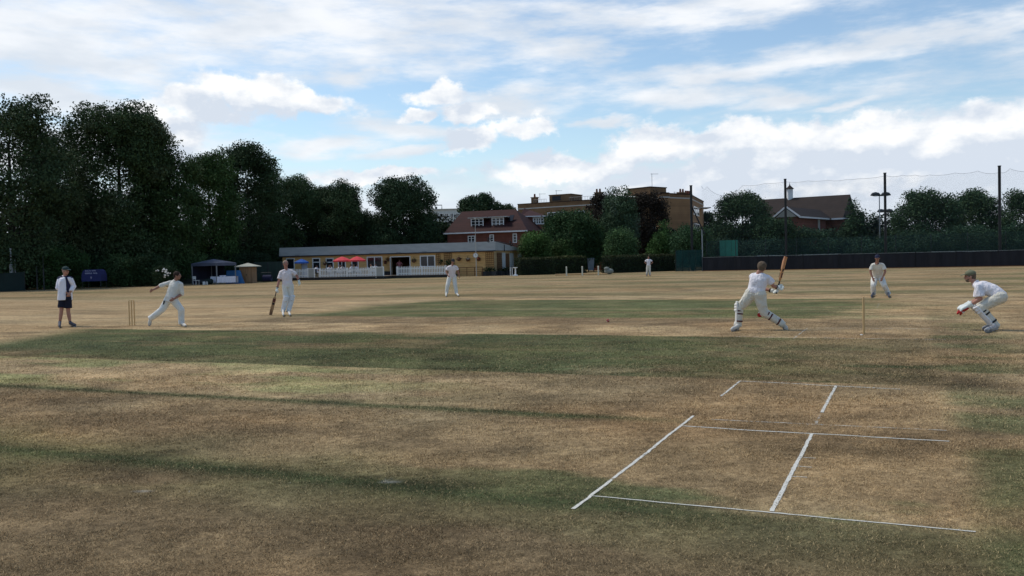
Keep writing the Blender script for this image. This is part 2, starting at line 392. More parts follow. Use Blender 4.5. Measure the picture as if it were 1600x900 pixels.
# ------------------------------------------------------------------ ground
DRY = np.array([.330, .232, .120]); TAN = np.array([.385, .276, .148]); BRN = np.array([.216, .150, .078]); DBR = np.array([.145, .104, .056])
GRN = np.array([.092, .104, .040]); DGR = np.array([.056, .072, .028])
def mixc(a, b, f): f = np.asarray(f)[:, None]; return a*(1-f)+b*f
def ground_col(x, y):
    d = np.stack([x, y], 1) - _T; s = d@_E; t = d@_N
    P3 = np.stack([x, y, np.zeros_like(x)], 1); Q = np.stack([s, t*2.2, np.zeros_like(x)], 1)
    n0 = fbm(P3, .07, 1, 4); n1 = fbm(P3, .35, 5, 4); n2 = fbm(Q, .55, 9, 4); n3 = fbm(P3, 2.3, 13, 3); n4 = fbm(np.stack([x*.45, y, x*0], 1), .28, 21, 4)
    # outfield
    c = mixc(np.tile(DRY, (len(x), 1)), TAN, ss(n4, .35, .65))
    c = mixc(c, DBR*1.1, .75*ss(n2, .52, .68)*ss(n1, .38, .6))
    strip = ss(np.sin((t+1.5*n1)*2*math.pi/9.0), .0, .7)
    far = ss(t, 14, 20)
    c = mixc(c, np.array([.16, .135, .062]), far*(.28+.62*ss(n0, .40, .62))*(.35+.65*strip))
    c = mixc(c, GRN*1.25, .45*far*ss(n4, .56, .70))
    edge = lambda q, p, w=.06: ss(q+(n3-.5)*.10+(n1-.5)*.18, p-w, p+w)
    inside = lambda lo, hi, w=.06: edge(t, lo, w)*(1-edge(t, hi, w))
    sq = ss(s+(n1-.5)*1.0, -.5, 2.2)*(1-edge(s, 21.15, .12))
    # the far green strips
    k = inside(4.1, 14.4, .25)*ss(s+(n1-.5)*3, .8, 3.5)*(1-ss(s+(n2-.5)*5, 17.5, 22.5))
    g = mixc(np.tile(GRN*.95, (len(x), 1)), BRN, ss(n2, .50, .68)*.5); g = mixc(g, DGR*1.3, .5*ss(n4, .42, .6))
    c = mixc(c, g, k*.93); c = mixc(c, TAN*.8, .55*inside(8.0, 8.3, .1)*sq)
    k = inside(1.55, 4.1, .12)*ss(s, 1.0, 3.0)*(1-ss(s, 19.5, 23))
    c = mixc(c, mixc(np.tile(DBR*1.15, (len(x), 1)), BRN*.95, ss(n2, .4, .6)), k*.9)
    # pitch in use
    k = inside(-1.25, 1.55)*ss(s, -3.5, -.5)*(1-ss(s, 20.4, 22.6)); p = mixc(np.tile(TAN*.88, (len(x), 1)), DRY*.75, ss(n2, .42, .62))
    p = mixc(p, BRN, .8*np.exp(-((s-18.2)/1.6)**2)*ss(n1, .3, .6)); c = mixc(c, p, k)
    # green strips in front of it
    lft = ss(s - (-1.0 - (t+1.3)*.45), -.6, 1.6)
    k = inside(-7.38, -1.22, .08)*lft*(1-edge(s, 21.15, .3))
    g = mixc(np.tile(GRN*.74, (len(x), 1)), BRN*.72, ss(n2, .48, .66)*.55)
    g = mixc(g, DGR, .6*ss(n4, .45, .62)); g = mixc(g, BRN*.9, .75*ss(s+(n2-.5)*9, 16.0, 20.5)); g = mixc(g, DGR, .85*ss(n2, .54, .64)*ss(s, 11, 15))
    g = mixc(g, TAN*.7, .5*ss(n1, .63, .72))
    c = mixc(c, g, k*.97)
    # pitch two
    k = inside(-10.42, -7.38)*ss(s, 1, 4)*(1-edge(s, 21.15, .3)); p = mixc(np.tile(TAN*.84, (len(x), 1)), GRN*2.0, .65*ss(n2, .46, .66)*(1-ss(s, 13, 18)))
    p = mixc(p, BRN*.95, .75*ss(s+(n2-.5)*5, 13, 18)); p = mixc(p, DBR*1.05, .6*ss(n1, .52, .66)*ss(s, 15, 18)); c = mixc(c, p, k)
    # pitch three
    k = inside(-13.4, -10.42)*ss(s, 3, 6)*(1-edge(s, 21.2, .3)); p = mixc(np.tile(BRN*1.12, (len(x), 1)), DBR*1.1, .7*ss(n2, .42, .62))
    p = mixc(p, GRN*1.25, .5*ss(-t-(n1*2.4), 10.9, 12.3)*(1-ss(s, 15.5, 18.5))); p = mixc(p, DRY*.80, .65*ss(s, 14, 18)*ss(n1, .40, .6)); p = mixc(p, DGR*1.4, .75*ss(n2, .585, .67)*ss(s, 16, 18.5))
    c = mixc(c, p, k)
    # foreground
    k = (1-edge(t, -13.4, .12))*(1-ss(s, 21.6, 23)); p = mixc(np.tile(BRN*.92, (len(x), 1)), DBR*.95, .8*ss(n1, .40, .60))
    p = mixc(p, GRN*1.05, .38*ss(n2*.6+n1*.4, .53, .62)*ss(t, -14.9, -13.7)); p = mixc(p, GRN*.9, .5*(1-ss(s, 13.4, 15.6))*ss(t, -16.0, -14.2)*ss(n1, .4, .6)); p = mixc(p, BRN*1.25, .6*ss(n1, .5, .64)*(1-ss(t, -15.6, -14.6)))
    c = mixc(c, p, k)
    # dark mown joints between the pitches
    w1 = .10+.10*n1
    ln = np.exp(-((t+10.47+(n3-.5)*.12)/w1)**2)*ss(s, 4, 9)*(1-ss(s+(n1-.5)*3, 17.0, 19.2)); c = mixc(c, DGR*.8, .85*ln)
    w2 = .15+.13*n1
    ln = np.exp(-((t+13.55+(n3-.5)*.12)/w2)**2)*ss(s, 10, 13)*(1-ss(s+(n1-.5)*3, 19.4, 21.6)); c = mixc(c, DGR*.78, .9*ln)
    ln = np.exp(-((t+4.3)/.16)**2)*ss(s, 1, 5)*(1-ss(s, 12, 18)); c = mixc(c, BRN, .35*ln)
    # band across the ends of the pitches
    k = edge(s, 21.15, .14)*(1-ss(s+(n1-.5)*1.4, 21.8, 23.2))*(1-ss(t+(n2-.5)*5, -1, 12))*(.65+.35*ss(n2, .35, .6))
    c = mixc(c, mixc(np.tile(DBR*.86, (len(x), 1)), DGR*1.3, .75*ss(n2, .42, .6)), k*.85)
    k = ss(s, 22.2, 23.4)*(1-ss(t, 4, 14)); c = mixc(c, mixc(np.tile(BRN*1.0, (len(x), 1)), DBR, ss(n1, .4, .62)), .75*k)
    c = c*(1-.17*ss(y, 22, 50))[:, None]      # turf colour is multiplied gradually darker with distance along y
    # white paint flecks left on the turf
    for (u, v, r) in ((605, 748, .045), (610, 746, .03), (845, 643, .035), (223, 764, .012), (295, 766, .012), (452, 751, .015)):
        q = G(u, v); c = mixc(c, np.array([.6, .6, .58]), .45*ss(-((x-q[0])**2+((y-q[1])*.7)**2)/(r*r), -1.2, -.6))
    n5 = fbm(P3, .95, 61, 4); n6 = fbm(P3, .5, 66, 3); c = c*(1+np.array([.045, -.01, -.05])*((n6-.5)*4)[:, None]); near = np.clip(1-y/60, 0, 1)
    return np.clip(c*(1+near*(1.0*(n3-.5)+1.1*(n5-.5)))[:, None], .01, .8)
def axis_(lo, hi, step, grow=1.18, out=2600):
    a = list(np.arange(lo, hi+1e-6, step)); st = step
    while a[-1] < out: st *= grow; a.append(a[-1]+st)
    st = step
    while a[0] > -out: st *= grow; a.insert(0, a[0]-st)
    return np.array(a)
def build_ground():
    S_ = axis_(4, 26, .10); 
    # fine rows near the camera, coarser beyond
    t = [-17.0]
    while t[-1] < 95: t.append(t[-1] + max(.055, (t[-1]+17)*.0055))
    st = .06; b = [-17.0]
    while b[-1] > -2600: st *= 1.25; b.append(b[-1]-st)
    st = .6
    while t[-1] < 2600: st *= 1.2; t.append(t[-1]+st)
    T_ = np.array(b[:0:-1]+t)
    ss_, tt_ = np.meshgrid(S_, T_); x = _T[0]+ss_*_E[0]+tt_*_N[0]; y = _T[1]+ss_*_E[1]+tt_*_N[1]
    x = x.ravel(); y = y.ravel(); n = len(x)
    z = (fbm(np.stack([x, y, x*0], 1), 1.2, 40, 3)-.5)*.02*np.clip(1-np.abs(y)/80, 0, 1)
    co = np.stack([x, y, z-.012], 1)
    c = ground_col(x, y); nc, nr = len(S_), len(T_)
    i = np.arange(nr-1)[:, None]*nc + np.arange(nc-1)[None, :]; q = np.stack([i, i+1, i+1+nc, i+nc], -1).reshape(-1, 4)
    me = bpy.data.meshes.new('ground'); me.vertices.add(n); me.vertices.foreach_set('co', co.ravel())
    me.loops.add(q.size); me.loops.foreach_set('vertex_index', q.ravel()); me.polygons.add(len(q))
    me.polygons.foreach_set('loop_start', np.arange(len(q))*4); me.polygons.foreach_set('use_smooth', np.ones(len(q), bool)); me.update()
    at = me.color_attributes.new('Col', 'FLOAT_COLOR', 'POINT'); at.data.foreach_set('color', np.concatenate([c, np.ones((n, 1))], 1).ravel())
    m = bpy.data.materials.new('dry_turf'); m.use_nodes = True; nt = m.node_tree; N = nt.nodes.new; L = nt.links.new
    b = nt.nodes['Principled BSDF']; b.inputs['Roughness'].default_value = .95; b.inputs['Specular IOR Level'].default_value = .08
    a = N('ShaderNodeAttribute'); a.attribute_name = 'Col'; tc = N('ShaderNodeTexCoord'); prev = a.outputs['Color']
    for sc_, lo, hi, st_ in ((230, .55, 1.6, (1, 1, 1)), (60, .66, 1.42, (1, 1, 1)), (13, .68, 1.38, (1, 1, 1)), (4, .82, 1.2, (.7, 1, 1)), (1.3, .82, 1.2, (.5, 1, 1))):
        mp = N('ShaderNodeMapping'); mp.inputs['Scale'].default_value = st_; L(tc.outputs['Object'], mp.inputs[0])
        nz = N('ShaderNodeTexNoise'); nz.inputs['Scale'].default_value = sc_; nz.inputs['Detail'].default_value = 3; nz.inputs['Roughness'].default_value = .65; L(mp.outputs[0], nz.inputs['Vector'])
        r = N('ShaderNodeMapRange'); L(nz.outputs[0], r.inputs[0]); r.inputs[1].default_value = .3; r.inputs[2].default_value = .7; r.inputs[3].default_value = lo; r.inputs[4].default_value = hi
        mx = N('ShaderNodeMix'); mx.data_type = 'RGBA'; mx.blend_type = 'MULTIPLY'; mx.inputs[0].default_value = 1; L(prev, mx.inputs[6]); L(r.outputs[0], mx.inputs[7]); prev = mx.outputs[2]
        if sc_ == 60: hgt = nz.outputs[0]
    L(prev, b.inputs['Base Color'])
    bp = N('ShaderNodeBump'); bp.inputs['Strength'].default_value = .6; bp.inputs['Distance'].default_value = .03; L(hgt, bp.inputs['Height']); L(bp.outputs[0], b.inputs['Normal'])
    me.materials.append(m); o = bpy.data.objects.new('ground', me); COL.objects.link(o); o['kind'] = 'structure'; o['label'] = 'sun dried cricket field with mown green strips'
build_ground()

# painted crease lines: (name, label, s0,t0, s1,t1, width, strength)
W_ = 'white crease lines painted on the turf'
LINES = [
 ('popping_crease', 'longest slanting white crease line of the nearest unused pitch', 18.74, -13.72, 18.74, -10.16, .055, 1.0),
 ('bowling_crease', 'thick short white line down the middle of the nearest unused pitch', 19.94, -13.36, 19.94, -10.73, .060, 1.0),
 ('return_crease', 'lowest and brightest white line in the foreground', 18.74, -13.37, 21.08, -13.40, .034, 1.0),
 ('return_crease', 'thin white line closing the far side of the nearest unused pitch', 18.74, -10.71, 21.05, -10.76, .050, 1.0),
 ('return_crease', 'faint worn line just beyond the far side of the nearest unused pitch', 18.95, -10.30, 21.05, -10.27, .045, .62),
 ('popping_crease', 'short faded slanting line of the second unused pitch', 18.76, -8.81, 18.76, -7.50, .055, .9),
 ('bowling_crease', 'broken middle line of the second unused pitch', 19.93, -9.60, 19.93, -7.62, .065, .9),
 ('bowling_crease', 'worn rubbed stub of the middle line between the two unused pitches', 19.93, -10.40, 19.93, -9.75, .05, .45),
 ('return_crease', 'faded far line of the second unused pitch', 18.75, -7.52, 20.65, -7.72, .06, .85),
 ('popping_crease', 'short white line on the turf right of the striding batsman', 18.74, -1.4, 18.74, 1.15, .045, .65),
 ('return_crease', 'pale line at the foot of the striking end stumps', 18.8, 1.22, 21.2, 1.22, .07, .6),
 ('return_crease', 'worn near line of the pitch in use beside the stumps', 17.6, -1.15, 21.4, -1.2, .07, .55),
 ('bowling_crease', 'faint line far beyond the stumps by the slip fielder', 19.94, 8.8, 19.94, 11.2, .06, .5),
 ('stump_mark', 'farthest of three small ticks across the thick middle line', 19.93, -11.73, 20.06, -11.735, .028, .8),
 ('stump_mark', 'middle of three small ticks across the thick middle line', 19.93, -12.06, 20.06, -12.065, .028, .8),
 ('stump_mark', 'nearest of three small ticks across the thick middle line', 19.93, -12.41, 20.06, -12.40, .028, .8),
]
def paint_mat(k):
    m = bpy.data.materials.new('worn_line_paint'); m.use_nodes = True; nt = m.node_tree; N = nt.nodes.new; L = nt.links.new
    b = nt.nodes['Principled BSDF']; b.inputs['Base Color'].default_value = (.62, .61, .54, 1); b.inputs['Roughness'].default_value = .9
    tc = N('ShaderNodeTexCoord'); nz = N('ShaderNodeTexNoise'); nz.inputs['Scale'].default_value = 55; nz.inputs['Detail'].default_value = 4; L(tc.outputs['Object'], nz.inputs['Vector'])
    n2 = N('ShaderNodeTexNoise'); n2.inputs['Scale'].default_value = 5; n2.inputs['Detail'].default_value = 3; L(tc.outputs['Object'], n2.inputs['Vector'])
    ad = N('ShaderNodeMath'); ad.operation = 'ADD'; L(nz.outputs[0], ad.inputs[0]); L(n2.outputs[0], ad.inputs[1])
    r = N('ShaderNodeMapRange'); L(ad.outputs[0], r.inputs[0]); c = 1.32-.62*k; r.inputs[1].default_value = c-.04; r.inputs[2].default_value = c+.16
    r.inputs[4].default_value = min(1, .35+.65*k)
    tr = N('ShaderNodeBsdfTransparent'); ms = N('ShaderNodeMixShader'); L(r.outputs[0], ms.inputs[0]); L(tr.outputs[0], ms.inputs[1]); L(b.outputs[0], ms.inputs[2]); L(ms.outputs[0], nt.nodes['Material Output'].inputs[0])
    return m
pm = {}
def gz(x, y):
    return float((fbm(np.array([[x, y, 0.]]), 1.2, 40, 3)[0]-.5)*.02*max(0, 1-abs(y)/80)-.012)
for (nm, lb, s0, t0, s1, t1, w, k) in LINES:
    kk = round(k, 1)
    if kk not in pm: pm[kk] = paint_mat(k)
    n = max(4, int(math.hypot(s1-s0, t1-t0)/.06)); L_ = math.hypot(s1-s0, t1-t0); ds, dt = (s1-s0)/L_, (t1-t0)/L_; vs = []; fs = []
    wob = np.random.default_rng(abs(hash((s0, t0))) % 1000)
    for i in range(n+1):
        q = L_*i/n; cs, ct = s0+ds*q, t0+dt*q; o_ = .0015*wob.standard_normal()
        for sg in (-1, 1):
            ww = w*.24*(1+.12*wob.standard_normal()); P = ST(cs-dt*(sg*ww+o_), ct+ds*(sg*ww+o_)); vs.append((P[0], P[1], gz(P[0], P[1])+.004))
    for i in range(n): fs.append((2*i, 2*i+1, 2*i+3, 2*i+2))
    o = MB().add(vs, fs).build(nm, pm[kk]); tag(o, lb, 'crease line', W_)

def build_blades():
    """short dry grass standing on the near ground"""
    R = np.random.default_rng(3); pts = []
    for (y0, y1, dens) in ((3.9, 5.5, 15000), (5.5, 7.5, 9000), (7.5, 10, 4500), (10, 13.5, 2200), (13.5, 17, 900), (17, 21, 420), (21, 27, 170)):
        xw = y1*.62+.6; nn = int(dens*(y1-y0)*2*xw); x = R.uniform(-xw, xw, nn); y = R.uniform(y0, y1, nn); ok = np.abs(x) < y*.6+.5
        pts.append(np.stack([x[ok], y[ok]], 1))
    p = np.concatenate(pts); 
    cl = fbm(np.concatenate([p, p[:, :1]*0], 1), 7, 50, 2); p = p[R.random(len(p)) < ss(cl, .25, .6)+.12]; n = len(p)
    x, y = p[:, 0], p[:, 1]; c = ground_col(x, y)
    d = p-_T; s = d@_E; t = d@_N; wh = np.zeros(n)
    for (_, _, s0, t0, s1, t1, w, k) in LINES:
        L_ = math.hypot(s1-s0, t1-t0); ds, dt = (s1-s0)/L_, (t1-t0)/L_; a = (s-s0)*ds+(t-t0)*dt; b = np.abs(-(s-s0)*dt+(t-t0)*ds)
        wh = np.maximum(wh, ((a > 0) & (a < L_) & (b < w*.27)).astype(float)*k)
    br = R.uniform(.72, 1.6, n)[:, None]; dry = R.random(n) < .42
    c = np.where(dry[:, None], (c*.60+TAN*.55)*br*1.4, c*br)
    c = np.where((wh*.8 > R.random(n))[:, None], np.array([.58, .58, .54])*R.uniform(.6, 1.1, n)[:, None], c)
    sz = np.clip(y/6.5, .8, 2.2); h = R.uniform(.005, .014, n)*np.clip(sz, 1, 1.6); h = np.where(wh > 0, h*.85, h); wd = R.uniform(.0013, .0028, n)*sz
    an = R.uniform(0, 2*math.pi, n); tl = R.uniform(.2, 1.9, n)*h; dx, dy = np.cos(an), np.sin(an)
    a2 = R.uniform(0, 2*math.pi, n); tx, ty = np.cos(a2)*tl, np.sin(a2)*tl
    z0 = (fbm(np.stack([x, y, x*0], 1), 1.2, 40, 3)-.5)*.02*np.clip(1-np.abs(y)/80, 0, 1)-.013
    v = np.empty((n, 3, 3)); v[:, 0] = np.stack([x-dx*wd, y-dy*wd, z0], 1); v[:, 1] = np.stack([x+dx*wd, y+dy*wd, z0], 1); v[:, 2] = np.stack([x+tx, y+ty, z0+h], 1)
    me = bpy.data.meshes.new('short_grass'); me.vertices.add(3*n); me.vertices.foreach_set('co', v.ravel())
    me.loops.add(3*n); me.loops.foreach_set('vertex_index', np.arange(3*n)); me.polygons.add(n); me.polygons.foreach_set('loop_start', np.arange(n)*3); me.update()
    at = me.color_attributes.new('Col', 'FLOAT_COLOR', 'POINT'); cc = np.repeat(np.concatenate([np.clip(c, 0, .8), np.ones((n, 1))], 1), 3, 0); at.data.foreach_set('color', cc.ravel())
    me.materials.append(mat('dry_grass_blades', (.2, .15, .08), .9, .05, 3, attr=True, spec=.1))
    o = bpy.data.objects.new('short_grass', me); COL.objects.link(o); o['kind'] = 'stuff'; o['label'] = 'short dry brown grass blades on the near turf'; o['category'] = 'grass'
build_blades()

# ------------------------------------------------------------------ trees and shrubs
def leaf_mesh(name, cen, size, cols, R, parent, up=0.0):
    """one mesh of many small folded leaf sprays at cen (world)"""
    n = len(cen); off = wloc(parent)
    nrm = R.standard_normal((n, 3)); nrm[:, 2] += up; nrm /= np.linalg.norm(nrm, axis=1)[:, None]
    a = np.cross(nrm, R.standard_normal((n, 3))); a /= np.linalg.norm(a, axis=1)[:, None]+1e-9; b = np.cross(nrm, a)
    s = (size*R.uniform(.55, 1.35, n))[:, None]; w = R.uniform(.40, .72, n)[:, None]
    v = np.empty((n, 4, 3)); c = cen-off
    v[:, 0] = c-a*s*.5; v[:, 1] = c-b*s*w*.5+nrm*s*.12; v[:, 2] = c+a*s*.5; v[:, 3] = c+b*s*w*.5+nrm*s*.10
    me = bpy.data.meshes.new(name); me.vertices.add(4*n); me.vertices.foreach_set('co', v.ravel())
    me.loops.add(4*n); me.loops.foreach_set('vertex_index', np.arange(4*n)); me.polygons.add(n); me.polygons.foreach_set('loop_start', np.arange(n)*4); me.update()
    at = me.color_attributes.new('Col', 'FLOAT_COLOR', 'POINT'); cc = np.repeat(np.concatenate([np.clip(cols, .002, .9), np.ones((n, 1))], 1), 4, 0); at.data.foreach_set('color', cc.ravel())
    me.materials.append(M['leaf']); o = bpy.data.objects.new(name, me); COL.objects.link(o); o['_w'] = list(off)
    if parent is not None: o.parent = parent
    return o
def crown_pts(lobes, R, dens, gap, seed, inner=.35):
    """sprig centres through a union of ellipsoid lobes; gap = how much is left open"""
    out = []
    for (c, r) in lobes:
        c = np.array(c); r = np.array(r); area = 4*math.pi*((r[0]*r[1])**1.6/3+(r[0]*r[2])**1.6/3+(r[1]*r[2])**1.6/3)**(1/1.6)
        n = int(area*dens); d = R.standard_normal((n, 3)); d /= np.linalg.norm(d, axis=1)[:, None]
        rr = np.where(R.random(n) < inner, R.uniform(.45, .9, n), R.uniform(.86, 1.06, n))
        rr = rr*(1+.26*(fbm(d*1.6+c*.37, 1.3, seed, 3)-.5)*2)
        out.append(c+d*r*rr[:, None])
    p = np.concatenate(out)
    k = fbm(p, .55, seed+3, 3); p = p[k > gap]
    return p
LEAFN = [0]
GL = 'tall trees along the left boundary'; GR_ = 'trees behind the practice netting on the right'
def make_tree(label, u, vtop, hw, Y, vbot=None, kind='round', col=(.032, .046, .024), gap=.36, dens=2.2, leaf=.30, group=None, name='tree', seed=None, k=8, trunk=True, cols2=None, spread=.42, lean=0, depth=1.0, cat='tree', trunk_mat=None, skirt=8):
    dens *= 1.75; spread *= .85; col = tuple(q*g for q, g in zip(col, (1.8, 2.15, 1.5) if group == GL else (1.5, 1.75, 1.3))); leaf *= .74; k = int(k*2.2)
    if gap < .47: gap -= .06
    else: gap -= .02
    if group == GL: leaf *= .82; k = int(k*1.4); gap -= .035
    if vbot and group in (GL, GR_) and kind == 'round': vbot = hz(u)+.9*F_PX/Y
    seed = seed if seed is not None else int(u)+int(Y)
    R = np.random.default_rng(seed+5000); top = A(u, vtop, Y); base = A(u, 400, Y); x = base[0]; H = top[2]; rw = hw*Y/F_PX
    zb = (max(.3, A(u, vbot, Y)[2]) if vbot else max(.5, H*.12)) if name != 'shrub' else 0.0
    root = empty(name, (x, Y, 0)); tag(root, label, cat, group)
    mid = (H+zb)/2; rh = (H-zb)/2; lobes = []
    if kind == 'round':
        lobes.append(((x, Y, mid-.04*rh), (rw*.80, rw*.80*depth, rh*.86)))
        nl = 24
        for i in range(nl):
            a = R.uniform(0, 2*math.pi); e = R.uniform(-.75, 1.25); ce, se = math.cos(e), math.sin(e)
            q = R.uniform(.24, .40)*min(rw, rh); f = .80
            lobes.append(((x+math.cos(a)*ce*rw*f*(1-.2*q/rw), Y+math.sin(a)*ce*rw*f*depth, mid+se*(rh-q*.85)), (q, q, q*R.uniform(.75, 1.05))))
        if skirt:
            for i in range(int(skirt)):
                a = 2*math.pi*(i+R.random())/skirt; q = min(rw*.46, rh*.5)*R.uniform(.8, 1.1); lobes.append(((x+math.cos(a)*rw*.52, Y+math.sin(a)*rw*.45, zb+q*.75), (q, q, q*.95)))
    elif kind == 'cone':
        for i in range(16):
            t = i/15; q = rw*(1-t)**.75*.75+.12*rw; a = R.uniform(0, 6.3); lobes.append(((x+math.cos(a)*q*.35, Y+math.sin(a)*q*.35, zb+q*.5+(H-zb-q*.9)*t), (q, q, q*.75)))
    elif kind == 'willow':
        for i in range(26):
            a = R.uniform(0, 6.3); t = R.uniform(0, 1); q = rw*(.30+.12*R.random()); rr = rw*(1-q/rw)*math.sqrt(1-(t*.95)**2)*R.uniform(.6, 1)
            lobes.append(((x+math.cos(a)*rr, Y+math.sin(a)*rr, zb+q+(H-zb-2*q)*t), (q*.85, q*.85, q*1.45)))
    elif kind == 'airy':
        for i in range(15):
            a = R.uniform(0, 6.3); t = R.uniform(.0, 1); q = rw*R.uniform(.26, .42); rr = (rw-q)*R.uniform(.3, 1)*(1-.5*t*t)
            lobes.append(((x+math.cos(a)*rr, Y+math.sin(a)*rr, zb+q*.8+(H-zb-1.75*q)*t), (q, q, q*.7)))
        lobes.append(((x, Y, H-.30*rw), (.3*rw, .3*rw, .3*rw)))
    p = crown_pts(lobes, R, dens, gap, seed, .45)
    p = p[(p[:, 2] > (.25 if name != 'shrub' else .05))]
    if name != 'shrub' and kind != 'cone': p = p[(p[:, 2] > zb*.8)]
    nsp = len(p); c = np.repeat(p, k, 0)+np.clip(R.standard_normal((nsp*k, 3)), -1.5, 1.5)*np.array([spread, spread, spread*.75]); c = c[c[:, 2] > .05]
    c = c[:]; base_c = np.array(col)
    v1 = fbm(c, .42, seed+9, 3); v2 = fbm(c, 1.7, seed+11, 2)
    f = (.62+.78*v1)*(.70+.6*v2)*R.uniform(.75, 1.25, len(c))
    cc = base_c*f[:, None]
    if cols2 is not None: w = ss(v1, .48, .62)[:, None]; cc = cc*(1-w)+1.5*np.array(cols2)*f[:, None]*w
    LEAFN[0] += len(c)
    leaf_mesh('crown' if name != 'shrub' else 'foliage', c, leaf, cc, R, root)
    if trunk:
        mb = MB(); tr = max(.12, H*.022); lx = lean
        pts = [(x, Y, -.1), (x+R.uniform(-.1, .1), Y, zb*.6+.2), (x+lx*.4+R.uniform(-.2, .2), Y+R.uniform(-.2, .2), zb+.25*(H-zb)), (x+lx+R.uniform(-.3, .3), Y+R.uniform(-.3, .3), zb+.72*(H-zb))]
        mb.tube(pts, [tr*1.35, tr, tr*.7, tr*.2], 9)
        for i in range(9):
            t = R.uniform(.15, .8); s0 = np.array(pts[1])*(1-t)+np.array(pts[3])*t; a = R.uniform(0, 6.3); ln = rw*R.uniform(.45, .8)
            e = s0+np.array([math.cos(a)*ln, math.sin(a)*ln, ln*R.uniform(.35, 1.0)]); e[2] = min(e[2], H*.93); md = (s0+e)/2+np.array([0, 0, -.08*ln])
            mb.tube([s0, md, e], [tr*.42*(1-t*.4), tr*.25, tr*.07], 6)
        mb.build('trunk', trunk_mat or M['bark'], root, True)
    return root
GM_ = 'trees in front of the brown brick flats'
DK = (.026, .036, .022)
def trees():
    make_tree('tall dark leftmost tree with chinks of sky showing through its crown', 22, 138, 92, 84, 372, col=(.026, .035, .022), gap=.475, dens=1.25, leaf=.42, group=GL, k=9, spread=.5)
    make_tree('tallest broad dark tree behind the umpire and the bowler', 188, 147, 88, 94, 425, col=(.027, .038, .021), gap=.39, dens=1.5, leaf=.42, group=GL, k=9, spread=.5, cols2=(.038, .054, .026))
    make_tree('lower dark tree filling the foot of the tallest one on its right', 276, 226, 46, 96, 440, col=(.027, .040, .020), gap=.38, dens=1.7, leaf=.38, group=GL)
    make_tree('dark tree filling the saddle between the two tallest left crowns', 88, 200, 60, 99, 425, col=(.025, .036, .021), gap=.38, dens=1.4, leaf=.4, group=GL)
    make_tree('dark shoulder of foliage on the right flank of the tallest broad tree', 238, 184, 34, 98, 430, col=(.026, .038, .021), gap=.38, dens=1.7, leaf=.38, group=GL)
    make_tree('low dark crown bridging the gap left of the airy tree behind the clubhouse', 500, 290, 40, 131, 415, col=(.024, .034, .020), gap=.38, dens=1.7, leaf=.36, group=GL)
    make_tree('dark crown sloping down right of the domed tree towards the clubhouse', 438, 262, 34, 124, 425, col=(.024, .035, .021), gap=.38, dens=1.7, leaf=.36, group=GL)
    make_tree('dark tree behind the navy shelter below the leftmost crowns', 110, 300, 70, 96, 440, col=(.020, .027, .019), gap=.38, dens=1.5, leaf=.4, group=GL)
    make_tree('greener rounded tree left of the highest crown behind the gazebo', 330, 232, 48, 102, 435, col=(.032, .050, .022), gap=.38, dens=1.8, leaf=.38, group=GL, cols2=(.045, .066, .027))
    make_tree('dark domed tree rising behind the gazebo and the shed', 390, 219, 60, 110, 420, col=(.024, .034, .021), gap=.38, dens=1.5, leaf=.40, group=GL)
    make_tree('mid height dark tree above the left end of the clubhouse roof', 462, 272, 56, 128, 425, col=(.025, .036, .021), gap=.42, dens=1.7, leaf=.36, group=GL)
    make_tree('loose airy tree with a pale forked bare trunk behind the clubhouse', 534, 281, 58, 127, 372, kind='airy', col=(.026, .036, .022), gap=.44, dens=1.9, leaf=.36, group=GL)
    make_tree('rounded dark tree standing alone above the clubhouse roof beside the red house', 630, 271, 55, 128, 415, col=(.020, .030, .020), gap=.37, dens=1.6, leaf=.40, group=GL)
    make_tree('low spreading tree filling the gap behind the shed', 420, 335, 55, 124, 440, col=(.022, .033, .019), gap=.36, dens=1.9, leaf=.34, group=GL)
    make_tree('low dark tree directly over the clubhouse roof under the airy tree', 565, 330, 60, 132, 415, col=(.019, .028, .018), gap=.38, dens=1.7, leaf=.34, group=GL)
    make_tree('small green tree between the lone dark tree and the red house', 690, 345, 20, 135, 400, col=(.040, .058, .030), gap=.42, dens=2.2, leaf=.34, group=GL)
    make_tree('dark round tree showing above the ridge of the red house', 753, 302, 37, 175, 360, col=(.024, .038, .024), gap=.37, dens=1.2, leaf=.5)
    make_tree('tiny tree top over the right end of the red house ridge', 797, 320, 9, 175, 345, col=(.05, .06, .04), gap=.42, dens=2, leaf=.4)
    # in front of the flats
    make_tree('bright green young tree at the right end of the clubhouse', 838, 362, 24, 108, 418, col=(.032, .052, .018), gap=.36, dens=3.2, leaf=.26, group=GM_, cols2=(.048, .090, .024))
    make_tree('smaller bright green bush tree behind the first hedges', 877, 374, 17, 111, 412, col=(.032, .050, .018), gap=.38, dens=3.2, leaf=.26, group=GM_)
    make_tree('broad dark green tree between the red house and the drooping tree', 893, 327, 54, 116, 415, col=(.026, .044, .022), gap=.35, dens=2.0, leaf=.32, group=GM_)
    make_tree('tall grey green drooping tree in front of the brown flats', 968, 298, 42, 118, 410, kind='willow', col=(.044, .062, .042), gap=.36, dens=2.2, leaf=.30, group=GM_, cols2=(.058, .080, .052))
    make_tree('dark copper tree showing left of the drooping tree', 943, 302, 24, 130, 395, col=(.024, .017, .017), gap=.39, dens=2.0, leaf=.34, group=GM_)
    make_tree('dark copper tree right of the drooping tree', 1012, 299, 38, 128, 405, col=(.022, .015, .015), gap=.39, dens=2.0, leaf=.34, group=GM_)
    make_tree('feathery light green shrubby tree at the foot of the drooping tree', 972, 362, 34, 108, 414, kind='willow', col=(.046, .072, .036), gap=.40, dens=2.6, leaf=.26, group=GM_)
    make_tree('yellow green slender tree against the plain wall of the flats', 1038, 346, 24, 112, 410, kind='cone', col=(.040, .070, .026), gap=.38, dens=3.0, leaf=.26, group=GM_)
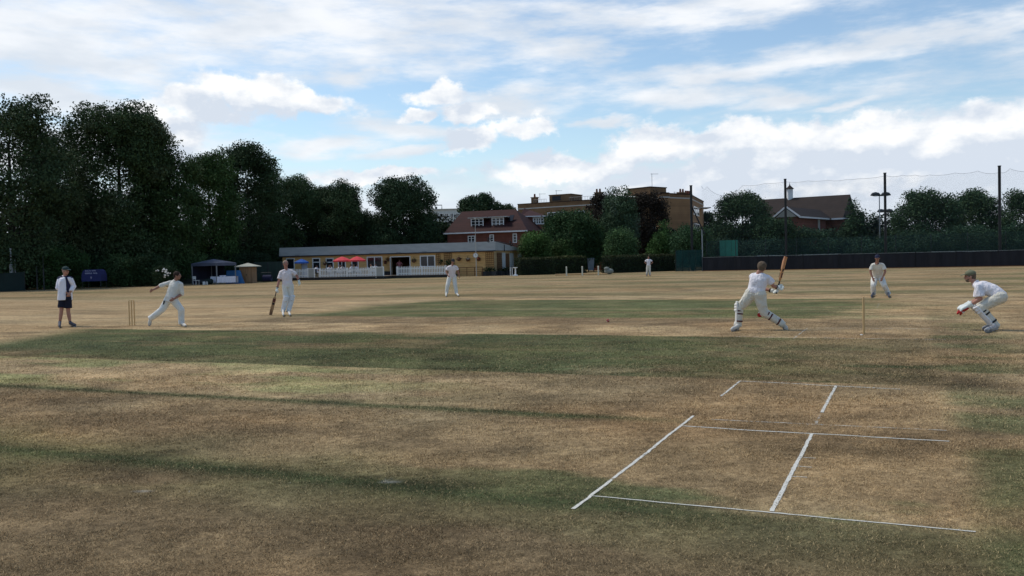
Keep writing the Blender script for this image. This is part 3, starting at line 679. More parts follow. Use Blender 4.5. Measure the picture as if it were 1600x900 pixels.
    make_tree('dark green tree right behind the tall braced net pole', 1083, 350, 34, 106, 410, col=(.030, .052, .030), gap=.37, dens=2.4, leaf=.28, group=GM_)
    make_tree('small far dark tree just right of the flats', 1108, 330, 20, 170, 390, col=(.028, .036, .030), gap=.38, dens=1.6, leaf=.42)
    # right hand side
    make_tree('large dark tree beside the dark roofed hall with pale gable', 1162, 299, 46, 112, 405, col=(.027, .042, .025), gap=.38, dens=2.0, leaf=.32, group=GR_)
    make_tree('dark bushy tree in front of the hall between lamp post and net pole', 1212, 336, 34, 108, 405, col=(.025, .042, .025), gap=.37, dens=2.2, leaf=.30, group=GR_)
    make_tree('wide low dark tree under the eaves of the hall', 1275, 355, 46, 108, 408, col=(.024, .042, .030), gap=.36, dens=2.2, leaf=.28, group=GR_)
    make_tree('pointed tree at the right end of the hall roof', 1335, 312, 28, 118, 405, kind='cone', col=(.028, .046, .028), gap=.37, dens=2.2, leaf=.32, group=GR_)
    make_tree('small pointed tree just left of the twin floodlights', 1366, 332, 20, 124, 405, kind='cone', col=(.025, .042, .027), gap=.38, dens=2.2, leaf=.32, group=GR_)
    make_tree('low gappy tree right of the twin floodlights', 1398, 352, 22, 118, 405, col=(.027, .042, .027), gap=.43, dens=2.2, leaf=.30, group=GR_)
    make_tree('tallest spreading tree right of the floodlights', 1448, 289, 50, 110, 395, col=(.030, .048, .030), gap=.42, dens=2.0, leaf=.32, group=GR_)
    make_tree('open topped tree left of the farthest right net pole', 1528, 297, 44, 112, 395, kind='round', col=(.034, .052, .032), gap=.445, dens=2.0, leaf=.32, group=GR_)
    make_tree('tree cut off by the right edge of the picture', 1598, 294, 36, 106, 395, col=(.030, .046, .028), gap=.42, dens=2.0, leaf=.32, group=GR_)
    make_tree('dense low tree under the tallest spreading tree behind the fence', 1420, 362, 50, 104, 408, col=(.020, .036, .026), gap=.35, dens=2.2, leaf=.28, group=GR_)
    make_tree('dense low tree below the open topped tree behind the fence', 1505, 352, 56, 103, 408, col=(.020, .036, .026), gap=.35, dens=2.2, leaf=.28, group=GR_)
    make_tree('dense low tree at the right edge behind the black fence', 1590, 350, 46, 102, 408, col=(.020, .036, .026), gap=.35, dens=2.2, leaf=.28, group=GR_)
    make_tree('low bush tree behind the green sight board', 1140, 372, 40, 108, 410, col=(.020, .036, .028), gap=.35, dens=2.2, leaf=.28, group=GR_)
    make_tree('low bush tree behind the lamp and black fence by the pointed tree', 1345, 372, 44, 106, 410, col=(.018, .034, .026), gap=.35, dens=2.2, leaf=.28, group=GR_)
    make_tree('low bush tree behind the single lamp post', 1195, 372, 36, 105, 410, col=(.018, .034, .026), gap=.35, dens=2.2, leaf=.28, group=GR_)
trees()
def wood(name, label, pts, hmin, hmax, col, seed, n):
    R = np.random.default_rng(seed); root = None; c = []
    P_ = [np.array(p, float) for p in pts]; L_ = [np.linalg.norm(P_[i+1]-P_[i]) for i in range(len(P_)-1)]
    for i in range(n):
        k = R.choice(len(L_), p=np.array(L_)/sum(L_)); t = R.random(); q = P_[k]*(1-t)+P_[k+1]*t; r = R.uniform(1.6, 3.2); h = R.uniform(0, 1)**.8*(R.uniform(hmin, hmax)-r)+r*.6
        d = R.standard_normal((420, 3)); d /= np.linalg.norm(d, axis=1)[:, None]; c.append(np.array([q[0]+R.uniform(-2, 2), q[1]+R.uniform(-2, 2), h])+d*np.array([r, r, r*.8])*R.uniform(.7, 1.1, 420)[:, None])
    c = np.concatenate(c); c = c[c[:, 2] > .05]; v = fbm(c, .6, seed, 3); cc = np.array(col)*((.5+v)*R.uniform(.7, 1.3, len(c)))[:, None]
    o = leaf_mesh(name, c, .46, cc, R, None); o['kind'] = 'stuff'; o['label'] = label; o['category'] = 'woodland'
wood('woodland', 'dark mass of undergrowth behind the left boundary trees', [(-90, 92), (-60, 104), (-44, 114), (-34, 124), (-10, 136), (-7, 138)], 5, 9, (.018, .026, .017), 71, 150)
wood('woodland', 'dark mass of foliage behind the netting on the right', [(18, 150), (36, 128), (58, 122), (80, 112), (110, 100)], 4, 7, (.020, .032, .024), 72, 130)
wood('woodland', 'dark mass of foliage behind the hedges in the middle', [(2, 140), (14, 136), (24, 136)], 3, 5.5, (.020, .030, .020), 73, 46)
GS = 'shrubs under the left hand trees'
def shrubs():
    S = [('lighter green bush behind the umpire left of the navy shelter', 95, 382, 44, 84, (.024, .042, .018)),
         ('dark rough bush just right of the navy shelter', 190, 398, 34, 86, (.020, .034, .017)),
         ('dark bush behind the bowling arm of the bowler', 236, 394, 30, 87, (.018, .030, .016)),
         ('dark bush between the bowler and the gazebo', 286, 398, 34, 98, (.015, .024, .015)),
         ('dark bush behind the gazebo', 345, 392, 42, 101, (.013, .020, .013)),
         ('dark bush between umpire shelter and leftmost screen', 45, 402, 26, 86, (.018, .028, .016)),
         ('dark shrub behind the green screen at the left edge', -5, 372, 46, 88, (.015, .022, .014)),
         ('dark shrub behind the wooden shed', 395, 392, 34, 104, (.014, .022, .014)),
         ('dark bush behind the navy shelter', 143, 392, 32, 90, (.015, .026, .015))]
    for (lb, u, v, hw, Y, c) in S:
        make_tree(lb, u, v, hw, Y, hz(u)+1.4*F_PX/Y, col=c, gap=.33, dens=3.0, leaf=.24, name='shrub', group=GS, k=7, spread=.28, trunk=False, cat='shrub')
    # rose bush
    r = make_tree('dark rose bush with white blooms behind the bowler', 258, 414, 18, 84, hz(258)+1.45*F_PX/84, col=(.018, .03, .016), gap=.33, dens=4, leaf=.18, name='shrub', k=7, spread=.2, trunk=False, cat='rose bush')
    R = np.random.default_rng(4)
    for (u, v, s) in ((256, 421, .16), (259, 425, .14), (262, 427, .13), (258, 430, .13), (247, 422.5, .10), (244, 423, .07), (260, 422, .11), (266, 427, .09), (254, 424, .09), (257.5, 433, .10), (263, 430.5, .08)):
        c = A(u, v, 82.6+R.uniform(-.2, .3)); mb = MB()
        for i in range(14):
            d = R.standard_normal(3); d /= np.linalg.norm(d); mb.ell(c+d*s*.6, (s*.42, s*.42, s*.3), 6)
        mb.build('rose_bloom', M['petal'], r)
shrubs()
def make_hedge(label, fr, a0, a1, b0, b1, h, col, group=None):
    """clipped box hedge: dense leaf shell over a twiggy core"""
    R = np.random.default_rng(int(abs(a0*31+h*100))+77); o = fr((a0+a1)/2, (b0+b1)/2, 0); root = empty('hedge', o); tag(root, label, 'hedge', group)
    pts = []; dens = 130
    def face(n, f): q = R.random((n, 2)); pts.append(np.array([fr(*f(a, b)) for a, b in q]))
    L_, D_ = a1-a0, b1-b0; face(int(L_*h*dens), lambda p, q: (a0+p*L_, b0, q*h)); face(int(L_*h*dens*.4), lambda p, q: (a0+p*L_, b1, q*h))
    face(int(L_*D_*dens), lambda p, q: (a0+p*L_, b0+q*D_, h)); face(int(D_*h*dens), lambda p, q: (a0, b0+p*D_, q*h)); face(int(D_*h*dens), lambda p, q: (a1, b0+p*D_, q*h))
    p = np.concatenate(pts); nz = fbm(p, 1.1, 61, 3); ce = np.array(fr((a0+a1)/2, (b0+b1)/2, h*.45)); d = p-ce; d /= np.linalg.norm(d, axis=1)[:, None]
    p = p+d*((nz-.5)*.42)[:, None]+R.standard_normal(p.shape)*.05; p[:, 2] = np.maximum(p[:, 2], .03)
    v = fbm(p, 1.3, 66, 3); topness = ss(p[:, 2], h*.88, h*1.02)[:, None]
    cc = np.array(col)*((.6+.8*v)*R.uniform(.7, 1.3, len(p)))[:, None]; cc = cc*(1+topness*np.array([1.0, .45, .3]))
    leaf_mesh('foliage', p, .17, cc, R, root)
    MB().box(a0+.16, a1-.16, b0+.16, b1-.16, 0, h-.18, fr).build('twig_core', mat('hedge_core', (.014, .018, .010), .95, .3, 4), root)

# ------------------------------------------------------------------ clubhouse
def window(fr, a0, a1, z0, z1, parent, panes=1, bars=0, transom=None, b=0.0, fw=.09, name='window', proud=.05, glass='glass', frame='pvc'):
    """frame, mullions and a recessed pane; parent > window > pane"""
    mb = MB(); y0, y1 = b-proud, b-.003
    mb.box(a0, a1, y0, y1, z1-fw, z1, fr).box(a0, a1, y0, y1, z0, z0+fw, fr)
    mb.box(a0, a0+fw, y0, y1, z0+fw, z1-fw, fr).box(a1-fw, a1, y0, y1, z0+fw, z1-fw, fr)
    w = (a1-a0-2*fw)/panes
    for i in range(1, panes): x = a0+fw+w*i; mb.box(x-fw*.45, x+fw*.45, y0, y1, z0+fw, z1-fw, fr)
    for i in range(1, bars+1): z = z0+(z1-z0)*i/(bars+1); mb.box(a0+fw, a1-fw, y0+.012, y1-.003, z-fw*.22, z+fw*.22, fr)
    if transom: z = z0+(z1-z0)*transom; mb.box(a0+fw, a1-fw, y0-.003, y1-.004, z-fw*.4, z+fw*.4, fr)
    w_ = mb.build(name, M[frame], parent)
    MB().box(a0+fw*.5, a1-fw*.5, b-.022, b-.006, z0+fw*.5, z1-fw*.5, fr).build('pane', M[glass], w_)
    return w_
_Lw = np.array([-27.7, 107.0]); _Rw = np.array([-2.0, 100.0])
CF = Fr(_Lw[0], _Lw[1], math.atan2(_Rw[1]-_Lw[1], _Rw[0]-_Lw[0])); CL = float(np.linalg.norm(_Rw-_Lw)); CD = 12.6
def clubhouse():
    root = empty('clubhouse', CF(CL/2, 0, 0)); tag(root, 'long low orange timber clubhouse with a deep grey roof edge', 'clubhouse')
    ze, zr = 2.84, 3.86
    da0, da1 = CF.hit(611, 400)[0], CF.hit(640, 400)[0]
    # front wall with the opening of the double door
    w = MB(); w.box(0, da0, 0, .2, 0, ze, CF); w.box(da1, CL, 0, .2, 0, ze, CF); w.box(da0, da1, 0, .2, 2.42, ze, CF)
    w.box(0, .2, .2, CD-.2, 0, ze, CF); w.box(0, CL, CD-.2, CD, 0, ze, CF)
    w.build('front_wall', M['timber'], root)
    MB().box(CL-.2, CL, .2, CD-.2, 0, ze, CF).build('side_wall', mat('pale_timber_cladding', (.46, .32, .16), .75, .12, 1.6, bands=(.2, .8, .1, 2)), root)
    MB().box(.2, CL-.2, .2, CD-.2, .02, .30, CF).build('floor', M['dark'], root)
    # roof: a tall sloping grey edge at the front falling to nothing at the back
    o = .28; mb = MB()
    prof = [(-o, ze), (-o+.14, zr), (CD+o, 3.10), (CD+o, 2.92)]
    vs = []; n = len(prof)
    for a in (-o, CL+o):
        for (b, z) in prof: vs.append(CF(a, b, z))
    mb.add(vs, [(0, 1, 2, 3), (7, 6, 5, 4)]+[((i+1) % n, i, n+i, n+(i+1) % n) for i in range(n)])
    rf = mb.build('roof', M['roofgrey'], root)
    MB().box(-o-.05, CL+o+.05, -o-.07, -o-.003, ze-.10, ze+.02, CF).build('gutter', M['dark'], rf)
    mb = MB(); mb.tube([CF(CL+.3, .3, zr+.02), CF(CL+.3, CD-.4, 3.36)], .04, 6); 
    for b_ in (3.4, 11.0): mb.tube([CF(CL+.34, b_, 3.55), CF(CL+.34, b_, 2.75)], .045, 6)
    mb.build('black_pipe', M['black'], rf)
    for (u, v) in ((770, 382), (795, 385)):
        a, z = CF.hit(u, v, 1.2) if u < 780 else (CL+.25, 0)
        c = np.array(CF(min(a, CL-.1), -.1, zr+.05)) if u < 780 else np.array(CF(CL+.34, 6.4, 3.60)); mb = MB()
        ring = [c+np.array([math.cos(t)*.22, 0, math.sin(t)*.22+.05]) for t in np.linspace(0, 6.28, 13)]
        mb.tube(ring, .04, 5); mb.tube([c+np.array([0, 0, -.2]), c+np.array([-.1, -.05, .32])], .05, 6); mb.ell(c+np.array([-.12, -.06, .36]), .09, 8); mb.build('outside_lamp', M['black'], rf)
    for u in (467, 553, 583, 625, 665):
        a, _ = CF.hit(u, 400); zz = ze+.02
        MB().box(a-.25, a+.25, -o-.22, -o-.075, zz-.02, zz+.09, CF).build('roof_vent', M['grey'], rf)
    # windows
    for (u0, v0, u1, v1, p, tr, g) in ((447, 403.5, 461, 421, 1, None, 'w'), (488, 403, 501, 424, 1, .68, 'w'), (509, 403, 522, 424, 1, .68, 'w'), (528, 404, 541, 424, 2, None, 'w'),
                                   (549, 404, 561, 424, 1, None, 'w'), (573, 401, 598, 420, 2, None, 'w'), (656, 399.3, 680.5, 417, 2, None, 'w')):
        a0, a1, z0, z1 = CF.rect(u0, v0, u1, v1); window(CF, a0, a1, max(z0, .5), min(z1, 2.62), root, p, 0, tr, fw=.12)
    # open double door
    mb = MB(); mb.box(da0-.1, da0, -.05, .25, .02, 2.48, CF).box(da1, da1+.1, -.05, .25, .02, 2.48, CF).box(da0, da1, -.05, .25, 2.38, 2.48, CF)
    d = mb.build('door_frame', M['pvc'], root)
    lf = MB(); q0 = np.array(CF(da0, -.06, 0)); hx = np.array([*(CF.d*.30-CF.p*.95), 0]); nn = np.array([hx[1], -hx[0], 0]); nn = nn/np.linalg.norm(nn)*.025
    def lb(s0, s1, z0, z1):
        p = []
        for z in (z0, z1):
            for (s_, k_) in ((s0, -1), (s1, -1), (s1, 1), (s0, 1)): p.append(q0+hx*s_+nn*k_+np.array([0, 0, z]))
        lf.hexa(p)
    lb(0, .1, .1, 2.38); lb(.9, 1.0, .1, 2.38); lb(.1, .9, .1, .22); lb(.1, .9, 2.26, 2.38)
    dl = lf.build('door_leaf', M['pvc'], d); nn = nn*.3; lf = MB(); lb(.1, .9, .22, 2.26); lf.build('door_glass', mat('reflecting_glass', (.05, .07, .05), .15, .2, 2), d)
    # kick board, planters, trellises, baskets on the front
    a0 = CF.hit(598, 425)[0]; MB().box(a0, da0-.12, -.30, -.02, 0, .75, CF).build('low_box', M['dark'], root)
    def trellis(u0, u1, v0, v1, b=-.06, fr=CF, n=None):
        a0, a1, z0, z1 = fr.rect(u0, v0, u1, v1, b); mb = MB(); n_ = max(2, int((a1-a0)/.22)); m_ = max(3, int((z1-z0)/.22))
        for i in range(n_+1): x = a0+(a1-a0)*i/n_; mb.box(x-.022, x+.022, b-.03, b, z0, z1, fr)
        for i in range(m_+1): z = z0+(z1-z0)*i/m_; mb.box(a0, a1, b-.055, b-.033, z-.022, z+.022, fr)
        mb.build('trellis', M['timberdark'], root)
    trellis(682, 688, 397, 414); trellis(694, 706, 396, 414); trellis(759, 772, 394, 420)
    # side wall trellis, curtained windows, door
    SF = Fr(*CF(CL, 0, 0)[:2], math.atan2(CF.p[1], CF.p[0]))
    def sr(u0, u1): return SF.hit(u0, 400)[0], SF.hit(u1, 400)[0]
    s0, s1 = sr(776, 783); mb = MB()
    for i in range(7): x = s0+(s1-s0)*i/6; mb.box(x-.03, x+.03, -.08, -.04, .5, 2.6, SF)
    for i in range(10): z = .5+2.1*i/9; mb.box(s0, s1, -.11, -.083, z-.03, z+.03, SF)
    mb.build('trellis', M['timberdark'], root)
    s0, s1 = sr(784, 789); MB().box(s0, s1, -.06, -.004, .7, 2.6, SF).build('white_panel', M['farwhite'], root)
    s0, s1 = sr(789.5, 795); MB().box(s0, s1, -.05, -.004, .1, 2.5, SF).build('side_door', M['timberdark'], root)
    s0, s1 = sr(796, 802); MB().box(s0, s1, -.06, -.004, .8, 2.55, SF).build('white_panel', M['farwhite'], root)
    s0, s1 = sr(809, 815.5); window(SF, s0, s1, 1.1, 2.5, root, 1, fw=.12, glass='farwhite')
    # beam on the wall right of the fence, hand rail
    a0, a1 = CF.hit(697, 420)[0], CF.hit(757, 420)[0]
    mb = MB(); mb.box(a0, a1, -.9, -.82, .98, 1.05, CF).box(a0, a1, -.9, -.82, .48, .54, CF)
    for i in range(6): x = a0+(a1-a0)*i/5; mb.box(x-.03, x+.03, -.82, -.76, 0, 1.05, CF)
    mb.build('ramp_rail', M['timberdark'], root)
clubhouse()
SF = Fr(*CF(CL, 0, 0)[:2], math.atan2(CF.p[1], CF.p[0]))
def foliage_clump(c, r, n, col, parent, seed, size=.12, name='leaves'):
    R = np.random.default_rng(seed); d = R.standard_normal((n, 3)); d /= np.linalg.norm(d, axis=1)[:, None]; p = np.array(c)+d*np.array(r)*R.uniform(.4, 1, n)[:, None]
    leaf_mesh(name, p, size, np.array(col)*R.uniform(.5, 1.5, n)[:, None], R, parent)
def basket(u, v, label, col, fl=None, r=.26):
    a, z = CF.hit(u, v, -.25); c = np.array(CF(a, -.25, z)); root = empty('hanging_basket', c); tag(root, label, 'hanging basket', 'hanging baskets on the clubhouse wall')
    mb = MB(); mb.ell(c-np.array([0, 0, .08]), (r*.8, r*.6, r*.6), 10); mb.build('bowl', M['basket'], root)
    MB().tube([c+np.array([0, 0, .1]), c+np.array([0, 0, .42]), np.array(CF(a, -.02, z+.46))], .015, 5).build('bracket', M['black'], root)
    foliage_clump(c+np.array([0, 0, .05]), (r*1.1, r*.8, r*.8), 110, col, root, int(u))
    if fl:
        foliage_clump(c+np.array([0, -.12, .12]), (r, .15, .18), 40, fl, root, int(u)+3, .09, 'blossom')
basket(508, 411.5, 'hanging basket between the two left windows of the clubhouse', (.05, .06, .03), (.55, .35, .25))
basket(602, 410, 'basket left of the pair beside the open clubhouse door', (.03, .05, .02), (.25, .03, .03), .22)
basket(606.5, 405.5, 'higher basket nearest the open door leaf', (.05, .06, .02), (.3, .1, .02), .24)
basket(646.5, 407, 'hanging basket with trailing leaves right of the open doorway', (.05, .065, .03), None, .30)
basket(717, 405, 'basket on the plain wall just right of the capped fielder', (.05, .05, .03), (.5, .2, .15))
basket(731, 405.5, 'basket on the plain wall midway to the white disc', (.08, .06, .03), (.6, .55, .5))
basket(748, 405, 'basket with red flowers just right of the white disc', (.04, .04, .02), (.55, .10, .08))
def shrub_pot(fr, a, b, label, h=.8, col=(.025, .045, .02), w=1.2):
    c = np.array(fr(a, b, 0)); root = empty('planter', c); tag(root, label, 'planter', 'dark planters along the clubhouse wall')
    MB().box(a-w/2, a+w/2, b-.25, b+.25, 0, .5, fr).build('trough', M['dark'], root)
    foliage_clump(c+np.array([0, 0, .62]), (w*.5, .25, .35), 160, col, root, int(a*10), .16)
_a = CF.hit(704, 412)[0]
o = empty('climbing_plant', CF(_a, -.2, 0)); tag(o, 'climbing green plant on the trellis behind the capped fielder', 'plant')
foliage_clump(CF(_a, -.2, 1.5), (.7, .15, .55), 200, (.04, .07, .025), o, 5, .16); MB().tube([CF(_a, -.2, 0), CF(_a+.1, -.2, 1.6)], .03, 6).build('stem', M['bark'], o)
_a = CF.hit(690, 409)[0]
o = empty('climbing_plant', CF(_a, -.2, 0)); tag(o, 'small round wall plant between the two upper trellises', 'plant')
foliage_clump(CF(_a, -.2, 1.7), (.3, .12, .3), 90, (.035, .055, .025), o, 6, .14); MB().tube([CF(_a, -.2, 0), CF(_a, -.2, 1.6)], .02, 6).build('stem', M['bark'], o)
for (u, lb) in ((763, 'planter under the large trellis by the clubhouse corner'), (770, 'planter touching the clubhouse corner post')):
    shrub_pot(CF, CF.hit(u, 425)[0], -.45, lb)
for (u, lb) in ((778, 'planter at the start of the clubhouse side wall'), (786, 'planter below the white panels of the side wall'), (797, 'leafy planter at the far end of the clubhouse side wall')):
    shrub_pot(SF, SF.hit(u, 425)[0], -.4, lb, w=1.6)
# flagpole with disc
def flagpole():
    a, _ = CF.hit(744.5, 430, -1.0); b = np.array(CF(a, -1.0, 0)); z1 = A(745, 341, b[1])[2]
    root = empty('flagpole', b); tag(root, 'tall thin white flagpole standing before the right part of the clubhouse', 'flagpole')
    MB().tube([b, b+np.array([0, 0, z1*.6]), b+np.array([0, 0, z1])], [.05, .038, .022], 8).build('pole', M['concrete'], root)
    MB().ell(b+np.array([0, 0, z1]), .05, 8).build('finial', M['white'], root)
    zc = A(743.5, 399, b[1]-.1)[2]; c = b+np.array([-.05, -.09, zc])
    r2 = empty('wall_clock', c); tag(r2, 'round white dial on the white pole at the clubhouse', 'clock')
    MB().tube([c+np.array([0, .04, 0]), c+np.array([0, -.04, 0])], .29, 24).build('case', M['grey'], r2)
    MB().tube([c+np.array([0, -.042, 0]), c+np.array([0, -.055, 0])], .25, 24).build('dial', M['lens'], r2)
    mb = MB(); mb.tube([c+np.array([0, -.06, 0]), c+np.array([.0, -.06, .15])], .014, 4); mb.tube([c+np.array([0, -.06, 0]), c+np.array([.11, -.06, .03])], .014, 4); mb.build('hands', M['black'], r2)
flagpole()

# terrace, picket fences
TB = -6.4
ta0, ta1 = CF.hit(422, 438, TB)[0], CF.hit(600, 436, TB)[0]
tb0, tb1 = CF.hit(611, 436, -4.2)[0], CF.hit(697, 432, -4.2)[0]
def terrace(a0, a1, b0, label):
    root = empty('terrace_deck', CF((a0+a1)/2, b0/2, 0)); tag(root, label, 'deck')
    MB().box(a0, a1, b0, -.32, 0, .26, CF).build('skirt', M['deck'], root)
    MB().box(a0-.03, a1+.03, b0-.04, -.32, .262, .31, CF).build('boards', mat('terrace_boards', (.16, .13, .10), .8, .15, 2), root)
terrace(ta0, ta1, TB, 'raised dark sided deck below the parasols')
terrace(tb0, tb1, -4.2, 'raised dark sided deck in front of the open clubhouse door')
o = MB().box(CF.hit(600, 436, -5)[0]+.1, tb0-.05, -5.0, -4.1, 0, .14, CF); tag(o.build('doorstep', M['concrete']), 'low grey step between the two decks', 'step')
def picket(a0, a1, b, zb, h, parent, fr=CF, dense=False):
    mb = MB(); n = int((a1-a0)/(.115 if dense else .19)); w = .05
    for i in range(n+1):
        x = a0+(a1-a0)*i/n; hh = h+(.02 if i % 2 else 0)
        p = [fr(x-w, b, zb), fr(x+w, b, zb), fr(x+w, b+.03, zb), fr(x-w, b+.03, zb), fr(x-w, b, zb+hh-.07), fr(x+w, b, zb+hh-.07), fr(x+w, b+.03, zb+hh-.07), fr(x-w, b+.03, zb+hh-.07)]
        mb.hexa(p); k = mb.n; mb.add([fr(x-w, b, zb+hh-.07), fr(x+w, b, zb+hh-.07), fr(x, b, zb+hh), fr(x-w, b+.03, zb+hh-.07), fr(x+w, b+.03, zb+hh-.07), fr(x, b+.03, zb+hh)], [(0, 1, 2), (5, 4, 3), (0, 2, 5, 3), (1, 4, 5, 2)])
    mb.build('pickets', M['white'], parent)
    mb = MB(); mb.box(a0, a1, b+.032, b+.07, zb+.18, zb+.27, fr).box(a0, a1, b+.032, b+.07, zb+h-.30, zb+h-.21, fr); mb.build('rails', M['white'], parent)
    for x in np.linspace(a0+.05, a1-.05, max(2, int((a1-a0)/2.6)+1)): MB().box(x-.06, x+.06, b+.072, b+.19, zb-.2, zb+h+.03, fr).build('post', M['white'], parent)
def fence_run(u0, u1, b, label, zb=.31, h=1.0, panel=None):
    a0, a1 = CF.hit(u0, 430, b)[0], CF.hit(u1, 430, b)[0]; root = empty('picket_fence', CF((a0+a1)/2, b, 0)); tag(root, label, 'picket fence', 'white picket fences of the clubhouse')
    picket(a0, a1, b, zb-.02, h, root); return root
fence_run(422, 480, TB+.05, 'left length of white picket fence behind the waiting batsman')
fence_run(499, 586, TB+.05, 'long white picket fence in front of the seated spectators')
fence_run(620, 697, -4.1, 'white picket fence between the open door and the capped fielder')
for (u0, u1, lb) in ((481, 491, 'solid white gate panel left of the gap in the deck fence'), (587.5, 599, 'solid white panel at the right end of the long deck fence')):
    a0, a1 = CF.hit(u0, 430, TB)[0], CF.hit(u1, 430, TB)[0]; root = empty('gate_panel', CF((a0+a1)/2, TB, 0)); tag(root, lb, 'gate')
    MB().box(a0, a1, TB+.05, TB+.09, .31, 1.26, CF).build('board', M['concrete'], root)
    mb = MB(); mb.box(a0-.05, a0+.05, TB, TB+.12, .1, 1.36, CF).box(a1-.05, a1+.05, TB, TB+.12, .1, 1.36, CF).box(a0+.05, a1-.05, TB+.01, TB+.11, 1.26, 1.33, CF).box(a0+.05, a1-.05, TB+.01, TB+.11, .24, .31, CF); mb.build('frame', M['white'], root)

def parasol(u0, u1, vt, ve, b, label, m, rad=None):
    uc = (u0+u1)/2; a, zt = CF.hit(uc, vt, b); _, ze = CF.hit(uc, ve, b); c = np.array(CF(a, b, 0)); root = empty('parasol', (c[0], c[1], .31)); tag(root, label, 'parasol', 'parasols on the clubhouse deck')
    r = rad or (u1-u0)/2/F_PX*c[1]
    vs = [c+np.array([0, 0, zt])]; fs = []
    for k in range(8):
        t = 2*math.pi*(k+.5)/8; vs.append(c+np.array([math.cos(t)*r, math.sin(t)*r, ze])); 
    for k in range(8):
        t = 2*math.pi*(k+.5)/8; vs.append(c+np.array([math.cos(t)*r*1.0, math.sin(t)*r*1.0, ze-.16]))
    for k in range(8):
        t = 2*math.pi*(k+.5)/8; vs.append(c+np.array([math.cos(t)*r*.5, math.sin(t)*r*.5, ze+(zt-ze)*.56+.02]))
    for k in range(8):
        j = (k+1) % 8; fs += [(0, 17+k, 17+j), (17+k, 1+k, 1+j, 17+j), (1+k, 9+k, 9+j, 1+j)]
    MB().add(vs, fs).build('canopy', m, root)
    MB().tube([c+np.array([0, 0, .31]), c+np.array([0, 0, zt+.08])], .03, 8).build('pole', M['grey'], root)
    mb = MB()
    for k in range(8): t = 2*math.pi*(k+.5)/8; mb.tube([c+np.array([0, 0, zt-.45]), c+np.array([math.cos(t)*r*.55, math.sin(t)*r*.55, ze+(zt-ze)*.45-.03])], .012, 4)
    mb.build('ribs', M['grey'], root); MB().tube([c+np.array([0, 0, .31]), c+np.array([0, 0, .42])], .28, 14).build('base', M['dark'], root)
parasol(520, 549, 400.8, 407, -4.2, 'left of the two red parasols on the deck', M['redcloth'])
parasol(544, 571.5, 400.3, 406.5, -4.4, 'right of the two red parasols on the deck', M['redcloth'])
parasol(460, 482, 404.5, 409.5, -3.6, 'blue parasol just right of the waiting batsman\'s head', M['bluecloth'])
def panel_door():
    a0, a1, z0, z1 = CF.rect(471, 410, 480.5, 424, -3.3); root = empty('white_screen', CF((a0+a1)/2, -3.3, .31)); tag(root, 'pale upright panel under the blue parasol', 'panel')
    MB().box(a0, a1, -3.33, -3.29, .31, z1, CF).build('board', mat('pale_blue_board', (.42, .46, .55), .6, .06, 3), root)
    MB().box(a0-.05, a1+.05, -3.2, -2.9, .31, .38, CF).build('foot', M['grey'], root)
panel_door()
# big dark corner post of the clubhouse and little white stand
def small_stand():
    c = G(805.5, 431); c[2] = 0; root = empty('white_stand', c); tag(root, 'small white garden stand between clubhouse corner and hedge', 'stand')
    mb = MB(); mb.tube([c, c+np.array([0, 0, .12]), c+np.array([0, 0, .16])], [.26, .24, .10], 12); mb.tube([c+np.array([0, 0, .16]), c+np.array([0, 0, .75]), c+np.array([0, 0, .85])], [.09, .07, .13], 10); mb.build('pedestal', M['white'], root)
    MB().tube([c+np.array([0, 0, .86]), c+np.array([0, 0, .93])], .24, 14).build('basin', M['white'], root)
    for i, dx in enumerate((-.55, -.35)): MB().box(c[0]+dx-.04, c[0]+dx+.04, c[1], c[1]+.06, 0, .95).build('upright', M['white'], root)
small_stand()

# ------------------------------------------------------------------ gazebo, shed, banner, screens at the left
def gazebo():
    Y = 90; xl, xr = A(301, 440, Y)[0], A(367.5, 440, Y-1)[0]; xm = A(337, 440, Y-3)[0]
    p = [np.array([xl, Y, 0]), np.array([xm, Y-2.6, 0]), np.array([xr, Y-.8, 0]), np.array([xl+xr-xm, Y+2.0, 0])]
    zt, ze = A(334, 404.7, Y)[2], 2.08; ap = (p[0]+p[1]+p[2]+p[3])/4+np.array([0, 0, zt])
    root = empty('gazebo', (ap[0], ap[1], 0)); tag(root, 'open slate blue pop up gazebo under the dark trees', 'gazebo')
    for q in p: MB().box(q[0]-.05, q[0]+.05, q[1]-.05, q[1]+.05, 0, ze).build('leg', M['grey'], root)
    vs = [ap]; fs = []; o = 1.05; c0 = ap*np.array([1, 1, 0])
    for q in p: vs.append(c0+(q-c0)*o+np.array([0, 0, ze+.03]))
    for q in p: vs.append(c0+(q-c0)*o+np.array([0, 0, ze-.24]))
    for k in range(4):
        mid = (vs[1+k]+vs[1+(k+1) % 4])/2+np.array([0, 0, .05]); vs.append(mid)
    for k in range(4):
        j = (k+1) % 4; fs += [(0, 1+k, 9+k), (0, 9+k, 1+j), (1+k, 5+k, 5+j, 1+j), (1+k, 1+j, 9+k)]
    MB().add(vs, fs).build('canopy', M['gazebo'], root)
    mb = MB(); a, b = p[0], p[3]; mb.add([a+np.array([.05, 0, .05]), b+np.array([0, 0, .05]), b+np.array([0, 0, ze]), a+np.array([.05, 0, ze])], [(0, 1, 2, 3)])
    a, b = p[3], p[2]; mb.add([a+np.array([0, .03, .8]), (a*.45+b*.55)+np.array([0, .03, .8]), (a*.45+b*.55)+np.array([0, .03, ze]), a+np.array([0, .03, ze])], [(0, 1, 2, 3)])
    mb.build('side_cloth', M['gazebodark'], root)
gazebo()
